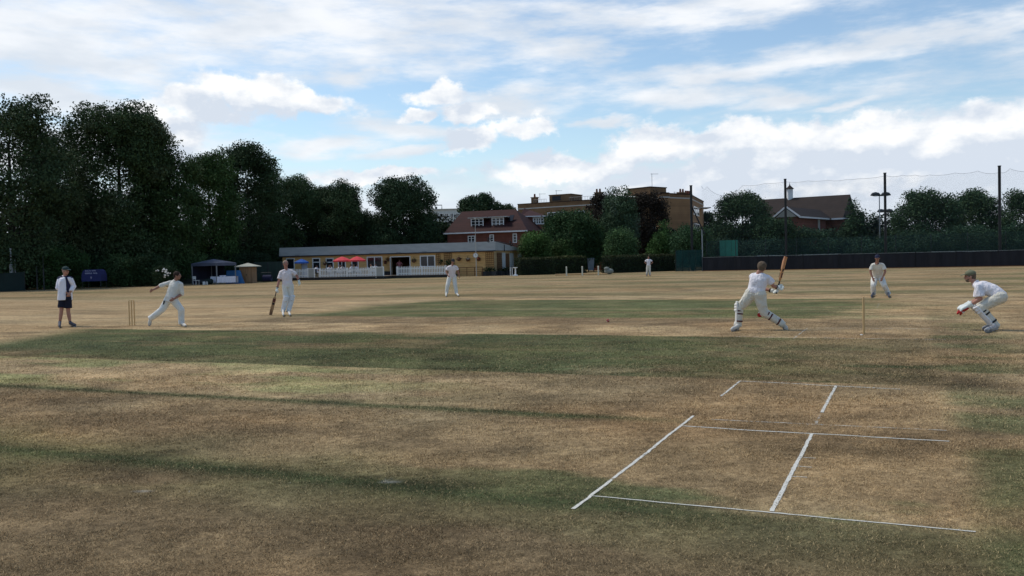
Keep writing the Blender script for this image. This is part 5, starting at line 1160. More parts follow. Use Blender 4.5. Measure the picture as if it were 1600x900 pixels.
def hall():
    f, l = frame_uv(1178, 131, 1319, 124); root = empty('brick_hall', f(l/2, 0, 0)); tag(root, 'red brick hall with long dark roof and small white cupola', 'hall')
    D = 8.5; ze = f.hit(1300, 341.5)[1]; zr = f.hit(1316, 304.5, D/2)[1]; MB().box(0, l, 0, D, 0, ze, f).build('walls', M['purplebrick'], root)
    vs = [f(-.3, -.5, ze), f(l, -.5, ze), f(l, D+.5, ze), f(-.3, D+.5, ze), f(-.3, D/2, zr), f(l, D/2, zr)]
    rf = MB().add(vs, [(3, 2, 1, 0), (0, 1, 5, 4), (2, 3, 4, 5), (3, 0, 4), (1, 2, 5)]).build('roof', M['slate'], root)
    MB().box(l+.003, l+.12, -.55, D/2, ze-.1, ze+.02, f).box(-.3, l+.1, -.62, -.505, ze-.2, ze+.03, f).build('white_fascia', M['pvc'], root)
    # projecting wing, gable turned towards the clubhouse
    e = A(1246, 400, 114.5)[:2]; q = A(1279, 400, 121)[:2]; dr = (q-e)/np.linalg.norm(q-e); g = Fr(e[0], e[1], math.atan2(dr[1], dr[0])); gl = np.linalg.norm(q-e)+3.2; W = 2.6
    z0 = f.hit(1260, 341.5, -3)[1]; z1 = z0+1.25
    MB().box(0, gl, 0, W, 0, z0, g).build('wing_walls', M['purplebrick'], root)
    vs = [g(-.3, -.4, z0-.1), g(gl+1.5, -.4, z0-.1), g(gl+1.5, W+.4, z0-.1), g(-.3, W+.4, z0-.1), g(-.3, W/2, z1), g(gl+1.5, W/2, z1)]
    MB().add(vs, [(3, 2, 1, 0), (0, 1, 5, 4), (2, 3, 4, 5), (3, 0, 4), (1, 2, 5)]).build('wing_roof', M['slate'], root)
    mb = MB(); mb.add([g(-.32, -.1, z0-.1), g(-.32, W+.1, z0-.1), g(-.32, W/2, z1-.25)], [(0, 1, 2)]); mb.build('gable_panel', mat('cream_render', (.36, .34, .28), .8, .06, 2), root)
    mb = MB()
    for (b0, b1) in ((-.55, W/2), (W+.55, W/2)):
        mb.hexa([g(-.42, b0, z0-.28), g(-.34, b0, z0-.28), g(-.34, b1, z1-.12), g(-.42, b1, z1-.12), g(-.42, b0, z0-.02), g(-.34, b0, z0-.02), g(-.34, b1, z1+.14), g(-.42, b1, z1+.14)])
    mb.box(-.3, gl, -.52, -.404, z0-.26, z0-.06, g); mb.build('bargeboard', M['pvc'], root)
    a = gl-3.0; MB().box(a-.35, a+.35, -.08, -.004, 0, z0-.27, g).build('white_quoin', M['concrete'], root)
    mb = MB(); mb.box(.8, 2.4, -.05, -.004, 1.0, 2.6, g); mb.build('wing_window', M['glass'], root)
    # cupola
    a = f.hit(1234, 300, D/2)[0]; c = np.array(f(a, D/2, 0)); zb = zr-.35; zt = f.hit(1234, 295.5, D/2)[1]; s = .36
    MB().box(c[0]-s, c[0]+s, c[1]-s, c[1]+s, zb, zt).build('cupola', M['white'], root)
    zc = f.hit(1234, 289, D/2)[1]; zf = f.hit(1234, 284.5, D/2)[1]
    mb = MB(); mb.tube([c+np.array([0, 0, zt+.003]), c+np.array([0, 0, zt+.12]), c+np.array([0, 0, zt+.4]), c+np.array([0, 0, zc])], [.62, .55, .24, .06], 12); mb.build('cupola_roof', M['slate'], root); mb = MB(); mb.tube([c+np.array([0, 0, zc]), c+np.array([0, 0, zf])], .025, 5); mb.ell(c+np.array([0, 0, zc+.1]), .08, 8); mb.build('finial', M['dark'], root)
hall()

# ------------------------------------------------------------------ nets, black fence, lamps on the right
_a = G(1098, 423.5); _b = G(1600, 415.6); NF = Fr(_a[0], _a[1], math.atan2(_b[1]-_a[1], _b[0]-_a[0])); NL = NF.hit(1700, 414)[0]
def nets():
    root = empty('windbreak_fence', NF(NL/2, 0, 0)); tag(root, 'long low black mesh fence along the right side of the field', 'fence')
    n = int(NL/3.9)+1; st = NL/n
    for i in range(n):
        a0, a1 = st*i+.03, st*(i+1)-.03; vs = []; fs = []; m_ = 6
        for k in range(m_+1):
            a = a0+(a1-a0)*k/m_; s = .02*math.sin(k*1.9+i)-.02*math.sin(math.pi*k/m_); w = .025*math.sin(k*2.3+i*1.7)
            vs += [NF(a, w, .03), NF(a, w*1.4, .75), NF(a, w, 1.47+s), NF(a, w+.012, 1.47+s), NF(a, w*1.4+.012, .75), NF(a, w+.012, .03)]
        for k in range(m_):
            o = 6*k
            for j in range(6): fs.append((o+j, o+(j+1) % 6, o+6+(j+1) % 6, o+6+j))
        MB().add(vs, fs).build('mesh_panel', M['windbreak'], root)
    for i in range(n+1): MB().tube([NF(st*i, .06, 0), NF(st*i, .06, 1.56)], .045, 6).build('post', M['black'], root)
    MB().tube([NF(0, .055, 1.50), NF(NL, .055, 1.50)], .016, 5).build('top_wire', mat('pale_wire', (.16, .17, .17), .6, .2, 2), root)
    MB().box(0, NL, -.12, .0, -.01, .06, NF).build('ground_board', M['timberdark'], root)
    # green mesh screen left of the corner pole
    p, q = A(1056, 400, 97.5), A(1097, 400, 98.2); f = Fr(p[0], p[1], math.atan2(q[1]-p[1], q[0]-p[0])); l = float(np.linalg.norm((q-p)[:2])); h = 2.35
    root = empty('green_screen', f(l/2, 0, 0)); tag(root, 'tall dark green mesh screen at the end of the long hedge', 'screen')
    n = 4
    for i in range(n): MB().box(l*i/n+.02, l*(i+1)/n-.02, 0, .02, .03, h, f).build('mesh_panel', M['greenmesh'], root)
    for i in range(n+1): MB().tube([f(l*i/n, .05, 0), f(l*i/n, .05, h+.08)], .035, 6).build('post', M['black'], root)
    # poles
    def pole(u, vt, b, lb, r=.13):
        a = NF.hit(u, 400, b)[0]; z = NF.hit(u, vt, b)[1]; root = empty('net_pole', NF(a, b, 0)); tag(root, lb, 'pole', 'tall black poles of the practice netting')
        MB().tube([NF(a, b, 0), NF(a, b, z)], r, 10).build('shaft', M['black'], root); MB().tube([NF(a, b, z+.003), NF(a, b, z+.08)], r*1.25, 10).build('cap', M['dark'], root); MB().tube([NF(a, b, 0), NF(a, b, .12)], r*1.7, 10).build('footing', M['concrete'], root)
        return root, a, z
    r, a, z = pole(1081.5, 290.5, .7, 'braced corner pole of the netting beside the flats', .14)
    a2 = NF.hit(1101, 366, .7)[0]; zb = NF.hit(1084, 324, .7)[1]; zc = NF.hit(1101, 366, .7)[1]
    zm = NF.hit(1085, 348.5, .7)[1]; fr_ = (zb-zm)/(zb-zc)
    MB().tube([NF(a+.1, .7, zb), NF(a2, .7, zc)], .075, 8).build('diagonal_brace', M['black'], r); MB().tube([NF(a+.1, .7, zm), NF(a+.1+(a2-a-.1)*fr_, .7, zm)], .05, 8).build('cross_strut', M['black'], r)
    aw = NF.hit(1097.5, 400, .7)[0]; tag(MB().tube([NF(aw, .7, 0), NF(aw, .7, NF.hit(1097, 358, .7)[1])], .07, 8).build('brace_post', M['galv']), 'slim grey post standing under the slanting brace', 'post')
    pole(1228.5, 280.5, .7, 'black net pole crossing the dark roof of the hall'); pole(1384, 271, .7, 'black net pole standing against the twin floodlights'); pole(1562.5, 260, .7, 'farthest right black net pole')
    # netting
    key = [(1096, 291, 0), (1104.5, 291.5, 0), (1160.5, 289.5, 1.1), (1196, 286.5, .12), (1228, 284.0, .06), (1262, 282.5, .1), (1293, 281.5, .07), (1322, 280.5, .1), (1340, 279.3, .05), (1384, 274.5, .08), (1410, 273.7, .12), (1430, 273.3, .08), (1452, 273.2, .12), (1492, 270.2, .12), (1528, 267.0, .14), (1562, 269.0, .2), (1578, 263.3, .2), (1618, 264.5, .25), (1680, 262, .2)]
    top = []
    for i in range(len(key)-1):
        (u0, v0, _), (u1, v1, sg) = key[i], key[i+1]; A0, Z0 = NF.hit(u0, v0, .85); A1, Z1 = NF.hit(u1, v1, .85)
        m_ = 8 if i else 3
        sg_ = .35 if i == 0 else sg
        for k in range(m_): t = k/m_; top.append((A0+(A1-A0)*t, Z0+(Z1-Z0)*t-sg_*math.sin(math.pi*t)**.8 if t > 0 else Z0))
    top.append((A1, Z1)); root = empty('practice_net', NF(NL/2, .85, 0)); tag(root, 'high thin see through netting hung between the tall black poles', 'netting')
    vs = []; fs = []; uvs = []
    for i, (a, z) in enumerate(top): vs += [NF(a, .85, .05), NF(a, .85, z)]; uvs += [(a, .05), (a, z)]
    for i in range(len(top)-1): fs.append((2*i, 2*i+2, 2*i+3, 2*i+1))
    o = MB().add(vs, fs).build('net', netmat('fine_netting', (.06, .08, .09), .05, .0018), root); ul = o.data.uv_layers.new(name='UVMap')
    for p in o.data.polygons:
        for li, vi in zip(p.loop_indices, p.vertices): ul.data[li].uv = uvs[vi]
    MB().tube([NF(a, .85, z) for a, z in top], .013, 4).build('top_rope', mat('grey_rope', (.30, .32, .34), .8, .1, 3), root)
    # lower, denser green mesh fence
    root = empty('mesh_fence', NF(NL/2, 1.6, 0)); tag(root, 'green wire mesh fence rising behind the black fence', 'fence'); h = 3.3
    vs = [NF(0, 1.6, .05), NF(NL, 1.6, .05), NF(NL, 1.6, h), NF(0, 1.6, h)]; o = MB().add(vs, [(0, 1, 2, 3)]).build('mesh', netmat('green_wire_mesh', (.015, .05, .045), .05, .006), root); ul = o.data.uv_layers.new(name='UVMap')
    for li, q in zip(range(4), ((0, 0), (NL, 0), (NL, h), (0, h))): ul.data[li].uv = q
    for i in range(12): MB().tube([NF(NL*i/11, 1.66, 0), NF(NL*i/11, 1.66, h+.05)], .035, 6).build('post', M['dark'], root)
    # teal board
    p, q = A(1124.5, 400, 104), A(1153, 400, 103); f = Fr(p[0], p[1], math.atan2(q[1]-p[1], q[0]-p[0])); l = float(np.linalg.norm((q-p)[:2]))
    root = empty('sight_board', f(l/2, 0, 0)); tag(root, 'bright teal green board behind the netting', 'board'); z0, z1 = f.hit(1138, 400)[1], f.hit(1138, 375.5)[1]
    n = 3
    for i in range(n): MB().box(l*i/n+.015, l*(i+1)/n-.015, 0, .05, z0, z1, f).build('board_panel', mat('teal_board_paint', (.03, .185+.015*i, .135+.008*i), .7, .12, 1.5), root)
    for a in (.06, l-.06): MB().box(a-.05, a+.05, .06, .14, 0, z1+.05, f).build('post', M['dark'], root)
    # lamp post
    Y = 112; c = A(1183, 400, Y); c[2] = 0; z = A(1183, 338, Y)[2]; root = empty('lamp_post', c); tag(root, 'single pale lamp post left of the hall', 'lamp post')
    MB().tube([c, c+np.array([0, 0, z*.3]), c+np.array([0, 0, z])], [.09, .065, .05], 8).build('pole', M['galv'], root); mb = MB(); mb.tube([c+np.array([0, 0, z]), c+np.array([0, 0, z+.12]), c+np.array([0, 0, z+.24]), c+np.array([0, 0, z+.32])], [.12, .30, .30, .12], 12); mb.build('lantern', M['concrete'], root)
    def flood(u, vt, us, Y, lb):
        c = A(u, 400, Y); c[2] = 0; z = A(u, vt, Y)[2]; root = empty('floodlight_mast', c); tag(root, lb, 'floodlight', 'floodlight masts beyond the netting')
        MB().tube([c, c+np.array([0, 0, z*.5]), c+np.array([0, 0, z+.1])], [.11, .09, .06], 8).build('mast', M['galv'], root)
        x0, x1 = [A(q, vt, Y)[0] for q in us]; MB().tube([(x0, Y, z), (x1, Y, z)], .05, 6).build('crossarm', M['galv'], root)
        for x in (x0, x1):
            mb = MB(); s = .44; cc = np.array([x, Y-.1, z+.12]); mb.tube([cc+np.array([-s*1.5, 0, -.05]), cc+np.array([-s*.9, 0, .08]), cc+np.array([0, 0, .13]), cc+np.array([s*.9, 0, .08]), cc+np.array([s*1.5, 0, -.05])], [.06, .22, .27, .22, .06], 12); h_ = mb.build('lamp_head', mat('dark_lamp_housing', (.055, .06, .065), .5, .1, 4), root)
            MB().ell(cc+np.array([0, -.02, -.14]), (s*.9, .18, .05), 10).build('glass', M['lens'], h_)
    flood(1375, 306, (1367.5, 1383.5), 118, 'taller floodlight mast with two heads by the netting pole'); flood(1382.5, 331.5, (1376.5, 1389), 138, 'lower floodlight mast with two heads between mast and pole'); 
    Y = 150; c = A(1402.5, 400, Y); z = A(1402.5, 344, Y)[2]; root = empty('lamp_post', (c[0], Y, 0)); tag(root, 'small far lamp post right of the floodlights', 'lamp post'); MB().tube([(c[0], Y, 0), (c[0], Y, z)], .08, 6).build('pole', M['dark'], root); MB().box(c[0]-.6, c[0]+.4, Y-.2, Y+.2, z, z+.12).build('lantern', M['dark'], root)
    for (u0, u1, v0, v1, b, lb) in ((1247, 1312, 398.6, 396.8, 2.4, 'pale horizontal rail over the black fence below the hall'), (1455, 1567, 393.6, 392.0, 2.4, 'long pale ribbed rail over the black fence at the right'), (1183, 1222, 399.9, 399.2, 2.4, 'short thin pale rail above the batsman')):
        a0, z0 = NF.hit(u0, v0, b); a1, z1 = NF.hit(u1, v1, b); root = empty('pale_rail', NF((a0+a1)/2, b, 0)); tag(root, lb, 'rail', 'pale rails behind the black fence'); w = .05
        MB().hexa([NF(a0, b, z0-w), NF(a1, b, z1-w), NF(a1, b+.5, z1-w), NF(a0, b+.5, z0-w), NF(a0, b, z0+w), NF(a1, b, z1+w), NF(a1, b+.5, z1+w), NF(a0, b+.5, z0+w)]).build('rail', mat('pale_rail_paint', (.28, .33, .30), .6, .35, 6), root)
        mb = MB()
        for t in np.linspace(.03, .97, 6): a = a0+(a1-a0)*t; zz = z0+(z1-z0)*t-w; mb.tube([NF(a, b+.2, 0), NF(a, b+.2, zz)], .03, 5)
        mb.build('supports', M['dark'], root)
nets()

# ------------------------------------------------------------------ people
def remesh(name, shapes, vox, mt, parent, smooth=3, wr=0.0, wrs=9.0, seed=0):
    vs = []; fs = []; n = 0
    for (v, f) in shapes: vs += [tuple(map(float, q)) for q in v]; fs += [tuple(i+n for i in k) for k in f]; n += len(v)
    me = bpy.data.meshes.new('tmp'); me.from_pydata(vs, [], fs); ob = bpy.data.objects.new('tmp', me); COL.objects.link(ob)
    md = ob.modifiers.new('r', 'REMESH'); md.mode = 'VOXEL'; md.voxel_size = vox; md.use_smooth_shade = True
    m2 = ob.modifiers.new('s', 'SMOOTH'); m2.iterations = smooth; m2.factor = .5
    dg = bpy.context.evaluated_depsgraph_get(); new = bpy.data.meshes.new_from_object(ob.evaluated_get(dg)); bpy.data.objects.remove(ob); bpy.data.meshes.remove(me)
    new.name = name
    if wr:
        k = len(new.vertices); co = np.empty(k*3); new.vertices.foreach_get('co', co); co = co.reshape(-1, 3); no = np.empty(k*3); new.vertices.foreach_get('normal', no); no = no.reshape(-1, 3)
        f = fbm(co*np.array([1, 1, .55]), wrs, 30+seed, 3)-.5; rdg = 1-np.abs(fbm(co+5, wrs*.8, 36+seed, 2)-.5)*4
        co = co+no*((f*1.4+.35*rdg)*wr)[:, None]; new.vertices.foreach_set('co', co.ravel()); new.update()
    new.materials.clear(); new.materials.append(mt); new.polygons.foreach_set('use_smooth', [True]*len(new.polygons))
    o = bpy.data.objects.new(name, new); COL.objects.link(o); o.parent = parent; return o
def V(*a): return np.array(a, float)
def U(a): return a/(np.linalg.norm(a)+1e-9)
def lerp(a, b, t): return a*(1-t)+b*t
def headR(face, tilt=0.0):
    f = U(np.array(face, float)); r = U(np.cross(f, V(0, 0, 1))); u = np.cross(r, f)
    if tilt: r, u = r*math.cos(tilt)+u*math.sin(tilt), u*math.cos(tilt)-r*math.sin(tilt)
    return np.stack([r, f, u], 1)
def head_shapes(c, R):
    L = lambda x, y, z: c+R@V(x, y, z)*1.05
    s = [ell_geo(L(0, -.012, .025), (.074, .092, .085), 16, R), ell_geo(L(0, .012, -.035), (.060, .074, .072), 14, R), ell_geo(L(0, .035, -.082), (.038, .042, .026), 12, R)]
    s.append(tube_geo([L(0, .080, .012), L(0, .100, -.020), L(0, .088, -.030)], [.010, .015, .012], 8, 'round'))
    s.append(tube_geo([L(-.035, .070, .022), L(0, .082, .026), L(.035, .070, .022)], [.011, .012, .011], 8, 'round'))
    s.append(tube_geo([L(-.02, .078, -.055), L(.02, .078, -.055)], .010, 8, 'round'))
    for k in (-1, 1):
        s.append(ell_geo(L(k*.074, -.008, -.012), (.012, .020, .032), 8, R)); s.append(ell_geo(L(k*.042, .052, -.018), (.022, .022, .020), 8, R))
    return s
def hand_shapes(w, h, nrm, curl, side, k=1.0, fat=1.0):
    d = U(h-w); n = U(nrm-d*(nrm@d)); s = np.cross(d, n)*side; R = np.stack([s, d, n], 1)
    o = [ell_geo(w+d*.048*k, (.042*k, .054*k, .018*k*fat), 10, R)]
    for i, ln in enumerate((.066, .075, .070, .054)):
        b = w+d*.080*k+s*(.030-.020*i)*k; c1, c2 = curl*.55, curl*1.25
        m_ = b+(d*math.cos(c1)+n*math.sin(c1))*ln*.52*k; e = m_+(d*math.cos(c2)+n*math.sin(c2))*ln*.55*k; r = .0092*k*fat
        o.append(tube_geo([w+d*.05*k+s*(.026-.017*i)*k, b, m_, e], [r, r*1.05, r, r*.85], 7, 'round'))
    b = w+d*.026*k+s*.030*k; m_ = b+(s*.75+d*.6+n*.25)*.034*k; e = m_+(d*.8+n*(.2+.5*min(curl, 1.4))+s*.2)*.032*k
    o.append(tube_geo([b, m_, e], [.013*k*fat, .0115*k*fat, .0095*k*fat], 7, 'round')); return o
def torso(J, g=1.0, low=0.0, lowf=1.0):
    """rings from the hips to the neck base; g = girth factor, low = how far the first ring sits below the hip line"""
    hm = (J['hipL']+J['hipR'])/2; sm = (J['shL']+J['shR'])/2; wa = J.get('waist', lerp(hm, sm, .33))
    hx = U(J['hipR']-J['hipL']); sx = U(J['shR']-J['shL']); hw = np.linalg.norm(J['hipR']-J['hipL'])/2; sw = np.linalg.norm(J['shR']-J['shL'])/2
    hw = max(min(hw, .11), .085); sw = max(min(sw, .20), .15)
    up0 = U(wa-hm); up1 = U(sm-wa)
    rr = [(hm-up0*low, hx, up0, (hw+.060)*lowf, .118*lowf), (lerp(hm, wa, .5), hx, up0, hw+.068, .122), (wa, U(hx+sx), U(up0+up1), .152, .112), (lerp(wa, sm, .35), U(hx*.4+sx), up1, .160, .115),
          (lerp(wa, sm, .70), sx, up1, sw*.90, .118), (lerp(wa, sm, .92), sx, up1, sw*.88, .100), (sm+up1*.045, sx, up1, sw*.52, .070)]
    vs = []; fs = []; seg = 18
    for (c, ax, up, a, b) in rr:
        ax = U(ax-up*(ax@up)); bx = np.cross(up, ax)
        for k in range(seg):
            t = 2*math.pi*k/seg; ct, st = math.cos(t), math.sin(t); e = .85
            vs.append(c+ax*a*g*math.copysign(abs(ct)**e, ct)+bx*b*g*math.copysign(abs(st)**e, st))
    m_ = len(rr)
    for i in range(m_-1):
        for k in range(seg): k2 = (k+1) % seg; fs.append((i*seg+k, i*seg+k2, (i+1)*seg+k2, (i+1)*seg+k))
    fs.append(tuple(range(seg-1, -1, -1))); fs.append(tuple((m_-1)*seg+k for k in range(seg))); return vs, fs
class Fig:
    def __init__(s, label, u, v=None, Y=None, name='person', group=None, z=0.0, rz=None):
        g = G(u, v) if v is not None else A(u, 400, Y)
        s.o = V(g[0], g[1], z); s.az = math.atan2(g[0], g[1]) if rz is None else rz
        s.yl = V(math.sin(s.az), math.cos(s.az), 0); s.xl = V(math.cos(s.az), -math.sin(s.az), 0)
        s.root = empty(name, s.o, -s.az); tag(s.root, label, 'person', group); s.J = {}
    def loc(s, P): d = P-s.o; return V(d@s.xl, d@s.yl, d[2])
    def pt(s, u, v, dy=0.0):
        d = ray(u, v); t = (dy+(s.o-CAM)@s.yl)/(d@s.yl); return s.loc(CAM+t*d)
    def gp(s, u, v, z=0.0): return s.loc(G(u, v, z))
    def world(s, p): return s.o+s.xl*p[0]+s.yl*p[1]+V(0, 0, p[2])
    def build(s, face=(0, -1, 0), tilt=0, skin='skin', shirt='shirt', trs='trs', sleeve=.55, sl_r=.072, hands=None, lower='trousers', shoes='shoe', hair='haird', cap=None, collar=True, low=-.02, fat=1.0,
              gloves=(None, None), palm=((0, 0, 0), (0, 0, 0)), curl=(.7, .7), shoe_ax=None, detail=1.0, hairk=1.0, legr=(.098, .074, .062), ankle_flare=1.0, untuck=0.0, beard=False):
        J = s.J; root = s.root; vx = .0075*detail
        if 'toL' not in J: pass
        # ---- body
        hc = J['head']; R = headR(face, tilt); nk = J['neck']; B = head_shapes(hc, R)
        B.append(tube_geo([nk-V(0, 0, .03), nk, hc+R@V(0, -.02, -.05)], [.068, .056, .054], 12, 'round')); B.append(torso(J, .86*fat, .02))
        for k in ('L', 'R'):
            sh, el, ha, hp, kn, an, to = J['sh'+k], J['el'+k], J['ha'+k], J['hip'+k], J['kn'+k], J['an'+k], J['to'+k]
            wr_ = lerp(el, ha, .80 if np.linalg.norm(ha-el) > .3 else .78)
            B.append(tube_geo([sh-V(0, 0, .014), lerp(sh, el, .5), el], [.048, .046, .040], 10, 'round')); B.append(tube_geo([el, lerp(el, wr_, .3), wr_], [.041, .043, .027], 10, 'round'))
            side = 1 if k == 'L' else -1; pn = np.array(palm[0 if side > 0 else 1], float)
            if np.linalg.norm(pn) < .1: pn = V(side*.9, .25, 0)
            if gloves[0 if side > 0 else 1] is None: B += hand_shapes(wr_, ha+(ha-wr_)*.001, pn, curl[0 if side > 0 else 1], side)
            else: B.append(tube_geo([wr_, lerp(wr_, ha, .6)], [.027, .03], 8, 'round'))
            B.append(tube_geo([hp, lerp(hp, kn, .5), kn], [.086*fat, .070*fat, .053], 12, 'round')); B.append(tube_geo([kn, lerp(kn, an, .3), an], [.052, .056, .036], 12, 'round')); B.append(tube_geo([an, lerp(an, to, .3)], [.030, .024], 8, 'round'))
        remesh('body', B, vx, M[skin], root, 3)
        for k in (-1, 1): v, f = ell_geo(hc+R@V(k*.030, .079, .006), (.011, .007, .007), 8, R); s._raw('eye', v, f, M['eye'])
        v, f = ell_geo(hc+R@V(0, .0885, -.055), (.022, .006, .005), 8, R); s._raw('mouth', v, f, M['lip'])
        # ---- hair, cap
        if hair:
            H = [ell_geo(hc+R@V(0, -.022, .038), (.081*hairk, .094*hairk, .084*hairk), 16, R), ell_geo(hc+R@V(0, -.052, -.010), (.070*hairk, .060, .066), 12, R)]
            for k in (-1, 1): H.append(ell_geo(hc+R@V(k*.066, .002, .018), (.014*hairk, .03, .028), 8, R))
            remesh('hair', H, .009, M[hair], root, 1, .014, 24)
        if beard: remesh('beard', [ell_geo(hc+R@V(0, .040, -.078), (.047, .048, .034), 12, R), ell_geo(hc+R@V(0, .030, -.05), (.062, .045, .028), 12, R)], .009, M['hairb'], root, 1, .004, 40)
        if cap:
            C = [ell_geo(hc+R@V(0, -.012, .062), (.090, .106, .074), 18, R)]; o = remesh('cap', C, .010, M[cap], root, 2)
            v, f = tube_geo([hc+R@V(0, .062, .052), hc+R@V(0, .110, .050), hc+R@V(0, .155, .036), hc+R@V(0, .172, .028)], [.070, .076, .060, .030], 12, 'flat', R[:, 0], .12); b = s._raw('peak', v, f, M[cap]); b.parent = o
            v, f = ell_geo(hc+R@V(0, -.012, .137), .010, 8); b = s._raw('button', v, f, M[cap]); b.parent = o
        # ---- shirt
        T_ = [torso(J, 1.08*fat, low+untuck, 1.0+untuck*.6)]
        for k in ('L', 'R'):
            sh, el, ha = J['sh'+k], J['el'+k], J['ha'+k]
            T_.append(ell_geo(sh-V(0, 0, .014), .060, 10)); T_.append(tube_geo([nk-V(0, 0, .05), lerp(nk-V(0, 0, .045), sh, .5), sh-V(0, 0, .012)], [.060, .064, .060], 10, 'round'))
            if sleeve <= 1: e = lerp(sh, el, sleeve); T_.append(tube_geo([sh-V(0, 0, .014), lerp(sh, e, .6), e], [.058, sl_r*.92, sl_r*1.02], 12))
            else: wr_ = lerp(el, ha, .72*min(1, sleeve-1)); T_.append(tube_geo([sh, lerp(sh, el, .5), el, lerp(el, wr_, .6), wr_], [.062, .064, .060, .056, .050], 12, 'flat')); T_.append(ell_geo(el, .060, 10))
        sm = (J['shL']+J['shR'])/2
        remesh('shirt', T_, .012, M[shirt], root, 2, .015, 9, 1)
        if collar:
            up = U(hc-nk); c = nk-up*.005; f_ = U(R[:, 1]-up*(R[:, 1]@up)); r_ = np.cross(f_, up)
            ring = [c+f_*.064*math.cos(t)+r_*.066*math.sin(t)-up*(.030*max(0, math.cos(t))**2) for t in np.linspace(.42, 2*math.pi-.42, 15)]
            remesh('collar', [tube_geo(ring, .017, 8, 'round')], .008, M[collar if isinstance(collar, str) else shirt], root, 1)
            ve = c+f_*.070; v, f = tube_geo([ve-up*.01, ve+f_*.022-up*.07], [.030, .006], 3, 'flat', r_, .3); 
        # ---- legs
        if lower == 'trousers':
            L_ = []
            hm = (J['hipL']+J['hipR'])/2; wa = J.get('waist', lerp(hm, sm, .33)); J2 = dict(J); 
            vs, fs = torso(J, .97*fat, .05); vs = vs[:18*3]; fs = [f for f in fs[:18*2]]+[tuple(range(17, -1, -1)), tuple(2*18+k for k in range(18))]; L_.append((vs, fs))
            for k in ('L', 'R'):
                hp, kn, an = J['hip'+k], J['kn'+k], J['an'+k]; e = an+U(an-kn)*.050
                L_.append(tube_geo([hp, lerp(hp, kn, .45), kn], [legr[0]*fat, (legr[0]+legr[1])*.5*fat, legr[1]], 14, 'round')); L_.append(tube_geo([kn, lerp(kn, an, .5), e], [legr[1], (legr[1]+legr[2])/2, legr[2]*ankle_flare], 14))
                L_.append(ell_geo(kn, legr[1], 12)); L_.append(ell_geo(hp-U(hp-kn)*.01, legr[0]*1.06*fat, 12))
            remesh('trousers', L_, .012, M[trs], root, 2, .020, 8, 2)
        elif lower == 'shorts':
            L_ = []; vs, fs = torso(J, 1.02*fat, .05); vs = vs[:18*3]; fs = [f for f in fs[:18*2]]+[tuple(range(17, -1, -1)), tuple(2*18+k for k in range(18))]; L_.append((vs, fs))
            for k in ('L', 'R'):
                hp, kn = J['hip'+k], J['kn'+k]; e = lerp(hp, kn, .72); L_.append(tube_geo([hp, e], [.100*fat, .108], 14)); L_.append(ell_geo(hp, .106*fat, 12))
            remesh('shorts', L_, .012, M[trs], root, 3, .012, 8, 2)
        for k in ('L', 'R'):
            an, to = J['an'+k], J['to'+k]; kn = J['kn'+k]; d = U(to-an); dn = an+U(an-kn)*.035; hl = dn-d*.02
            sh_ = [tube_geo([hl, lerp(hl, to, .4), lerp(hl, to, .8), to], [.040, .042, .046, .030], 10, 'round', None, .85), ell_geo(an, .044, 10), tube_geo([an-U(an-kn)*.02, dn], [.043, .046], 10, 'round'), tube_geo([an, lerp(dn, to, .55)], [.042, .038], 10, 'round')]
            o = remesh('shoe', sh_, .009, M[shoes], root, 2)
            v, f = tube_geo([hl-V(0, 0, .030), lerp(hl, to, .4)-V(0, 0, .030), lerp(hl, to, .8)-V(0, 0, .032), to-V(0, 0, .018)], [.041, .043, .047, .033], 10, 'round', None, .35); b = s._raw('sole', v, f, M['shoed']); b.parent = o
        for i, k in enumerate(('L', 'R')):
            g = gloves[i]
            if g:
                el, ha = J['el'+k], J['ha'+k]; wr_ = lerp(el, ha, .78); side = 1 if k == 'L' else -1; pn = np.array(palm[i], float)
                if np.linalg.norm(pn) < .1: pn = V(side*.9, .25, 0)
                if g == 'bat':
                    gs = hand_shapes(wr_, ha, pn, curl[i], side, 1.12, 1.75)+[tube_geo([lerp(wr_, el, .22), wr_], [.042, .046], 12)]
                    o = remesh('batting_glove', gs, .008, M['glove'], root, 1, .003, 30)
                    v, f = tube_geo([lerp(wr_, el, .26), lerp(wr_, el, .16)], .046, 12); b = s._raw('cuff', v, f, M['strapb']); b.parent = o
                elif g == 'keep':
                    d = U(ha-wr_); n = U(pn-d*(pn@d)); sd_ = np.cross(d, n); R2 = np.stack([sd_, d, n], 1)
                    gs = [ell_geo(wr_+d*.095, (.098, .100, .050), 14, R2), tube_geo([lerp(wr_, el, .35), lerp(wr_, el, .1), wr_+d*.03], [.062, .052, .046], 12)]
                    for q in range(4): b = wr_+d*.13+sd_*(.045-.030*q); gs.append(tube_geo([wr_+d*.08+sd_*(.04-.026*q), b, b+(d*.7+n*.5)*.04, b+(d*.3+n*.9)*.07], [.026, .028, .026, .020], 8, 'round'))
                    gs.append(tube_geo([wr_+d*.04+sd_*.05, wr_+d*.09+sd_*.10, wr_+d*.14+sd_*.115+n*.02], [.022, .022, .018], 8, 'round')); o = remesh('keeping_glove', gs, .008, M['glove'], root, 1, .004, 25)
                    gs = [ell_geo(wr_+d*.10+n*.034, (.090, .105, .032), 12, R2), tube_geo([wr_+d*.05-sd_*.065+n*.015, wr_+d*.12-sd_*.075+n*.03, wr_+d*.20-sd_*.05+n*.06, wr_+d*.235+n*.075, wr_+d*.19+sd_*.06+n*.05, wr_+d*.13+sd_*.105+n*.03], [.014, .018, .02, .02, .018, .014], 8, 'round')]
                    b = remesh('red_palm', gs, .008, M['red'], root, 1); b.parent = o
        return s
